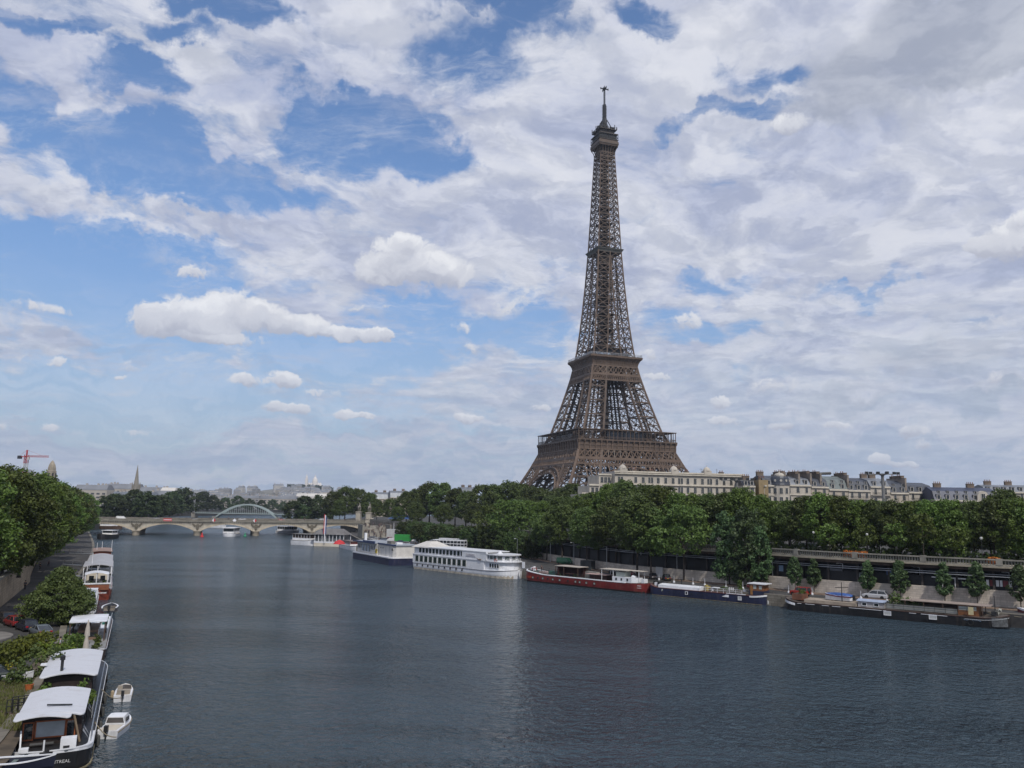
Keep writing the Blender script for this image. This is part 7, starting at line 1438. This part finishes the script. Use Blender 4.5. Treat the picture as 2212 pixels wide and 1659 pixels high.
for k,(m_,nm) in enumerate(((mat('stripe_red',(.40,.06,.07),.6),'red_stripe'),(WHITEP,'white_stripe'),(mat('stripe_blue',(.05,.07,.2),.6),'blue_stripe'))): MB().box(-.6+k*.4,-.2+k*.4,-.2,.2,0 if k==1 else 4.,zz-1.5-(0,.4,.9)[k]).build(nm,m_,t)
# vehicles and signs on the stone bridge
for i,(a,bq,kd,col,lab,dr) in enumerate([(-300,-8,'van',(.55,.55,.55),'white van near the tree end',0),(-262,-4,'hatch',(.04,.04,.05),'dark car above the second arch',0),(-236,5,'sedan',(.3,.3,.32),'silver car above the third arch',1),(-214,-6,'hatch',(.25,.03,.03),'red car above the fourth pier',0),(-190,-3,'van',(.2,.21,.22),'grey van close to the statues',1),(-283,3,'sedan',(.08,.08,.1),'dark sedan over the first arch',1)]):
    x,y,z=tl(a,bq,8.05); car(lab+' driving across the stone bridge',(x,y,z),TH+math.pi*dr,paint('bridge_'+str(i),col),kd,'cars on the stone bridge',name='car')
for i,(Dx,kd) in enumerate([(363,0),(463,1),(507,2),(551,1)]):
    X=[tl(a,-18.25,0) for a in (-330+.5*k for k in range(340))]; d=ray(Dx,1120); rt=d.x/d.y; p=min(X,key=lambda q:abs(q[0]/q[1]-rt)); t=thing('river_sign',('red board with white bar','red and white lozenge','white square board','red and white lozenge')[i]+' for boats fixed on the bridge parapet above the '+('second','third','third','fourth')[i]+' arch'+(' centre' if i==2 else ''),'sign',(p[0],p[1],8.3),TH)
    if kd==0: MB().box(-2.2,2.2,-.15,0,-.6,1.0).build('board',mat('sign_red',(.45,.04,.04),.5),t); MB().box(-2,2,-.19,-.153,.05,.4).build('bar',WHITEP,t)
    else: MB().prism([(-1.1,.2),(0,-.9),(1.1,.2),(0,1.3)],-.15,0,'y').build('board',WHITEP if kd==2 else MATS['sign_red'],t); MB().prism([(-1.1,.2),(0,-.9),(0,1.3)],-.19,-.153,'y').build('half',WHITEP,t)
# vehicles glimpsed on the promenade road under the trees
pv_=smooth(offset(RW[:9],15.),4)
for Dx,kd,col,lab in ((1737,'van',(.55,.55,.56),'white van glimpsed under the street trees, behind the balustrade'),(1629,'van',(.5,.5,.52),'pale van under the street trees above the maroon quay car'),(2135,'hatch',(.30,.05,.04),'red car glimpsed under the street trees near the last quay lamp'),(2060,'suv',(.35,.36,.38),'silver car under the street trees above the third young tree'),(1842,'hatch',(.12,.13,.16),'dark blue grey car in shade under the street trees above the silver quay car'),(1925,'sedan',(.42,.42,.42),'light grey car in shade under the street trees')):
    q_=meet(pv_,Dx); car(lab,(q_[0],q_[1],RUZ),qa+(0 if kd!='van' else math.pi),paint('street_'+str(Dx),col),kd,'cars under the street trees')
q_=meet(smooth(offset(RW[:9],13.),4),1989); t=thing('bus_shelter','white framed bus shelter under the street trees behind the balustrade','shelter',(q_[0],q_[1],RUZ),qa); MB().box(-2.2,2.2,-.8,.8,2.5,2.7).build('roof',WHITEP,t); MB().box(-2.1,2.1,.65,.72,.3,2.4).build('glass_wall',GLASS,t)
for x_ in(-2.1,0,2.1): MB().box(x_-.06,x_+.06,.6,.75,0,2.5).build('post',WHITEP,t)
rr=random.Random(3); b=MB(); fl=smooth(offset(RW[:9],1.6),4)
for k in range(420):
    q_=meet(fl,rr.uniform(1818,1868) if k%3 else rr.uniform(2128,2150)); leaves(b,rr,(q_[0]+rr.uniform(-.3,.3),q_[1]+rr.uniform(-.3,.3),10.1+rr.uniform(.0,1.25)),.22,4,.2)
tag(b.build('flower_bed',leafm('orange_flowers',(.35,.07,.02),(.5,.16,.03))),'orange flowers planted along the inner side of the balustrade','flowers',kind='stuff')
# ---------------------------------------------------------------- lamps, posts, masts
def lamp(p,z,h,label,group,rz=0):
    t=thing('street_lamp',label,'street lamp',(p[0],p[1],z),rz,group); b=MB(); b.lathe([(.16,0),(.15,.8),(.10,1.),(.075,h)],8); b.build('pole',CHROME,t); b=MB(); b.beam((0,0,h-.05),(-1.1,0,h+.12),.11); b.build('arm',CHROME,t); b=MB(); b.lathe([(.05,.18),(.32,.08),(.34,0),(.2,-.1)],10,(-1.0,0,h)); b.build('lantern',mat('lantern_grey',(.40,.41,.42),.4),t); return t
for i,(x,y,zz) in enumerate([(93,95,6),(355,115,6),(540,140,6),(800,188,6),(1070,215,6),(1355,246,6)]): lamp(z6p(x,y),RQZ,6.6,'slim grey quay lamp beyond the red barge, '+ORD[i]+' counted from the white ferry','quay lamps',qa)
for i,(x,y) in enumerate([(235,320),(793,372),(1403,412),(2113,470)]): lamp(z7p(x,y),RQZ,6.4,'slim lamp against the block wall behind the black barge, '+ORD[i]+' from the maroon car','quay lamps',qa)
for i,(f_,x,y) in enumerate([(z6p,1212,258),(z6p,1330,277),(z6p,1480,292),(z6p,1573,301),(z6p,1740,317),(z6p,1873,328),(z6p,2058,343),(z7p,358,358),(z7p,543,374),(z7p,927,404),(z7p,1133,428)]):
    p=f_(x,y); t=thing('mooring_post','thin white post with block foot on the quay, '+ORD[i]+' from the red barge stern','post',(p[0],p[1],RQZ),qa,'white quay posts'); MB().lathe([(.27,0),(.26,.3),(.1,.42)],8).build('block',WHITEP,t); MB().lathe([(.045,.42),(.04,1.55)],6).build('rod',WHITEP,t)
gp=smooth(offset(RW[:9],2.2),4)
for i,Dx in enumerate((1870,2115,1755,1620)):
    p=meet(gp,Dx); t=thing('globe_lamp','white globe lamp on a dark post behind the balustrade, '+ORD[i]+' of the promenade','street lamp',(p[0],p[1],RUZ),0,'promenade globe lamps'); MB().lathe([(.12,0),(.09,.6),(.05,.7),(.05,4.6)],8).build('post',DARKM,t); MB().lathe([(.1,4.6),(.22,4.7),(.27,4.88),(.22,5.06),(.06,5.14)],12).build('globe',mat('globe_glass',(.45,.45,.44),.3,.05),t)
for i,(Dx,Dy,Y) in enumerate([(1591,1036,240),(1906,1023,236)]):
    x,zt=aty(Dx,Dy,Y); t=thing('floodlight_mast','tall grey floodlight mast in front of the '+('long cream building' if i==0 else 'slate roofed terrace'),'mast',(x,Y,RUZ)); h=zt-RUZ; MB().lathe([(.55,0),(.42,h)],10).build('pole',mat('mast_grey',(.16,.16,.16),.6),t); b=MB(); b.lathe([(.5,h-.6),(.9,h-.4),(.9,h)],10); b.beam((-4.6,0,h-.3),(4.6,0,h-.1),.25); b.beam((0,-3,h-.3),(0,3,h-.1),.25); b.build('crossarm',MATS['mast_grey'],t)
    for q in((-4.6,0),(4.6,0),(-3,1),(3,-1),(0,3),(0,-3),(-1.7,-1),(1.7,1)): MB().cbox((q[0],q[1],h+.15),(.8,.6,.7)).build('floodlight',DARKM,t)
p=z7p(2125,480); t=thing('road_sign','round red rimmed road sign near the end of the block wall','sign',(p[0],p[1],RQZ),qa); MB().lathe([(.04,0),(.04,2.6)],6).build('post',CHROME,t); b=MB(); b.lathe([(.4,0),(.4,.04)],16); o=b.build('plate',mat('sign_dull_red',(.16,.03,.03),.6),t); o.location=(0,-.04,2.7); o.rotation_euler=(math.pi/2,0,0); b=MB(); b.lathe([(.27,0),(.27,.02)],16); q=b.build('face',mat('sign_grey',(.25,.25,.26),.6),o); q.location=(0,0,.041)
for i,(Dx,Dy,lab) in enumerate([(192,1388,'closed white parasol standing on the low white barge by its lockers'),(189,1420,'closed white parasol behind the far end of the big white roofs')]):
    x,y=at(Dx,Dy,1.6); t=thing('closed_parasol',lab,'parasol',(x-.3,y,1.3)); MB().lathe([(.2,0),(.2,.1),(.04,.12),(.04,.9)],8).build('stand',DARKM,t); MB().lathe([(.10,.8),(.34,1.1),(.26,2.0),(.06,3.0),(.02,3.1)],9).build('canopy',mat('parasol_cloth',(.42,.38,.34),.8,.12),t)
# ---------------------------------------------------------------- people
def skin_mesh(verts,edges,rad,m,name,sub=1):
    me=bpy.data.meshes.new(name); me.from_pydata(verts,edges,[]); o=bpy.data.objects.new(name,me); COL.objects.link(o); o.modifiers.new('skin','SKIN')
    sv=me.skin_vertices[0].data
    for i,r_ in enumerate(rad): sv[i].radius=(r_,r_) if not isinstance(r_,tuple) else r_; sv[i].use_root=(i==0)
    if sub: s_=o.modifiers.new('sub','SUBSURF'); s_.levels=sub; s_.render_levels=sub
    dg=bpy.context.evaluated_depsgraph_get(); dg.update(); out=bpy.data.meshes.new_from_object(o.evaluated_get(dg)); bpy.data.objects.remove(o); out.materials.clear(); out.materials.append(m); out.name=name; return out
SKIN=mat('skin',(.38,.22,.15),.6,.08); HAIR=mat('dark_hair',(.02,.015,.012),.7)
def person_parts(stride,arm,shirt,trou,hi):
    s_=stride; V=[(0,0,.95),(0,0,1.15),(0,0,1.36),(0,0,1.46),(.01,0,1.56),(.02,0,1.68),(0,.09,.90),(s_,.10,.50),(s_*.6,.10,.08),(s_*.6+.13,.10,.04),(0,-.09,.90),(-s_*.4,-.10,.50),(-s_*1.1,-.10,.09),(-s_*1.1+.13,-.10,.04),(0,.18,1.38),(-.02-s_*.3,.25,1.12),(.06+arm,.25,.88),(.09+arm,.25,.80),(0,-.18,1.38),(-.02+s_*.3,-.25,1.12),(.06-s_*.3,-.25,.88),(.09-s_*.3,-.25,.80)]
    E=[(0,1),(1,2),(2,3),(3,4),(4,5),(0,6),(6,7),(7,8),(8,9),(0,10),(10,11),(11,12),(12,13),(2,14),(14,15),(15,16),(16,17),(2,18),(18,19),(19,20),(20,21)]
    rad=[(.13,.15),(.12,.14),(.13,.17),.055,.09,.10,.085,.058,.042,.035,.085,.058,.042,.035,.055,.042,.032,.036,.055,.042,.032,.036]
    body=skin_mesh(V,E,rad,SKIN,'person')
    st=[0,1,2,3,14,15,18,19]; ix={k:i for i,k in enumerate(st)}; sh_=skin_mesh([V[k] for k in st],[(ix[a],ix[c]) for a,c in E if a in ix and c in ix],[((rad[k][0]+.02,rad[k][1]+.02) if isinstance(rad[k],tuple) else rad[k]+.014) for k in st],shirt,'shirt')
    tr=[0,6,7,8,10,11,12]; ix={k:i for i,k in enumerate(tr)}; tr_=skin_mesh([V[k] for k in tr],[(ix[a],ix[c]) for a,c in E if a in ix and c in ix],[((rad[k][0]+.02,rad[k][1]+.02) if isinstance(rad[k],tuple) else rad[k]+.018) for k in tr],trou,'trousers')
    b=MB(); b.lathe([(.118,1.66),(.125,1.72),(.10,1.79),(.04,1.82)],10,(-.005,0,0)); return body,sh_,tr_,b.mesh('hair',HAIR,True)
PP={}
def person(loc,rz,label,shirt,trou,stride=.0,arm=0.,group=None):
    k=(shirt,trou,stride,arm)
    if k not in PP: PP[k]=person_parts(stride,arm,mat('cloth_%d'%len(MATS),shirt,.85,.1),mat('cloth_%d'%(len(MATS)+1),trou,.85,.1),0)
    bo,s_,t_,h_=PP[k]; o=link('person',bo,None,loc,rz); tag(o,label,'person',group); link('shirt',s_,o); link('trousers',t_,o); link('hair',h_,o); return o
x,y=at(128,1411,2.5); person((x,y,LQZ),R(200),'person in pale grey top standing on the bank by the low green shrub',(.30,.31,.34),(.05,.055,.07),.05)
x,y=at(*((430/4.88)/1.64918,(2000+500/4.88)/1.64918),2.5); person((x,y,LQZ),R(110),'person in dark clothes walking along the foot of the pale retaining wall',(.03,.03,.035),(.02,.02,.025),.16)
for i,(a,c) in enumerate(((690,150),(840,100))): x,y=at((a/4.88)/1.64918,(2000+c/4.88)/1.64918,2.5); person((x,y,LQZ),R(60+90*i),('person in white and dark clothes','person in pale shirt')[i]+' on the shady quay road beyond the willow bush',((.4,.4,.42),(.35,.33,.3))[i],(.03,.03,.04),.12)
m4=Matrix.Rotation(black.rotation_euler.z,3,'Z'); p=Vector(black.location)+m4@Vector((.495*40-20+.4,1.2,1.93)); person(p,R(-60),'person in brown standing on the black barge beside the grey blue cabin',(.12,.06,.05),(.03,.025,.03))
m4=Matrix.Rotation(red.rotation_euler.z,3,'Z'); p=Vector(red.location)+m4@Vector((-.40*38.5,.6,2.42)); person(p,R(-90),'person in red top standing on the bow deck of the red barge',(.35,.03,.03),(.02,.02,.03))
rr=random.Random(12); CL=[((.4,.4,.42),(.04,.05,.09)),((.30,.06,.06),(.05,.05,.06)),((.05,.06,.12),(.10,.09,.08)),((.35,.30,.22),(.03,.03,.035))]
for i in range(44):
    a=rr.uniform(-330,-170); bq=rr.choice((-16.3,-15.4,15.8)); x,y,z=tl(a,bq,8.05); c=CL[i%4]; person((x,y,z),TH+(0 if i%2 else math.pi),'tiny pedestrian crossing the stone bridge on its footway',c[0],c[1],.15,0,'pedestrians on the stone bridge')
# steps at the bridge end, with the crowd on them
x,y=at(800,1163,RQZ); ang=TH; t=thing('stone_steps','wide stone steps going down from the bridge end to the quay','steps',(x,y+3,RQZ),ang+.0); b=MB()
for k in range(14): b.box(-4,9,k*.9,14.,.0+k*.42,.42+k*.42)
b.build('flight',CONC,t); MB().box(9,9.8,-1,14,0,6.6).build('side_wall',LIMEG,t); MB().box(-4.8,-4,-1,14,0,6.6).build('side_wall',LIMEG,t)
c_,s_=math.cos(ang),math.sin(ang)
for i in range(40):
    k=rr.randint(0,13); u=rr.uniform(-3.5,8.5); v=k*.9+.45; c=CL[i%4]; person((t.location.x+u*c_-v*s_,t.location.y+u*s_+v*c_,RQZ+.42*(k+1)),ang+rr.choice((1.57,-1.57))+rr.uniform(-.4,.4),'tiny person in the crowd on the steps at the bridge end',c[0],c[1],.1,0,'crowd on the bridge steps')

# ---------------------------------------------------------------- the air over the town
m=bpy.data.materials.new('haze'); m.use_nodes=True; q=NG(m.node_tree); q.n.clear(); pv=q.node('ShaderNodeVolumePrincipled'); pv.inputs['Color'].default_value=(.72,.82,1.,1); pv.inputs['Density'].default_value=.00007; pv.inputs['Anisotropy'].default_value=.2
q.l.new(pv.outputs[0],q.node('ShaderNodeOutputMaterial').inputs['Volume'])
tag(MB().box(-5000,3400,-180,6000,-3.2,345).build('haze',m),kind='stuff')

mooring_lines(mon,[((-9.5,-2.6,1.9),(-10.5,-4.3,.8)),((2.5,-2.7,1.9),(3.6,-4.4,.8)),((-15.5,2.2,2.1),(-18,5.5,2.6)),((14,2.3,2.1),(17,6,2.6))])
for k in range(6): ring_buoy(mon,(-11+4.6*k,-2.86,1.05),.36,RUBBER,name='tyre_fender')
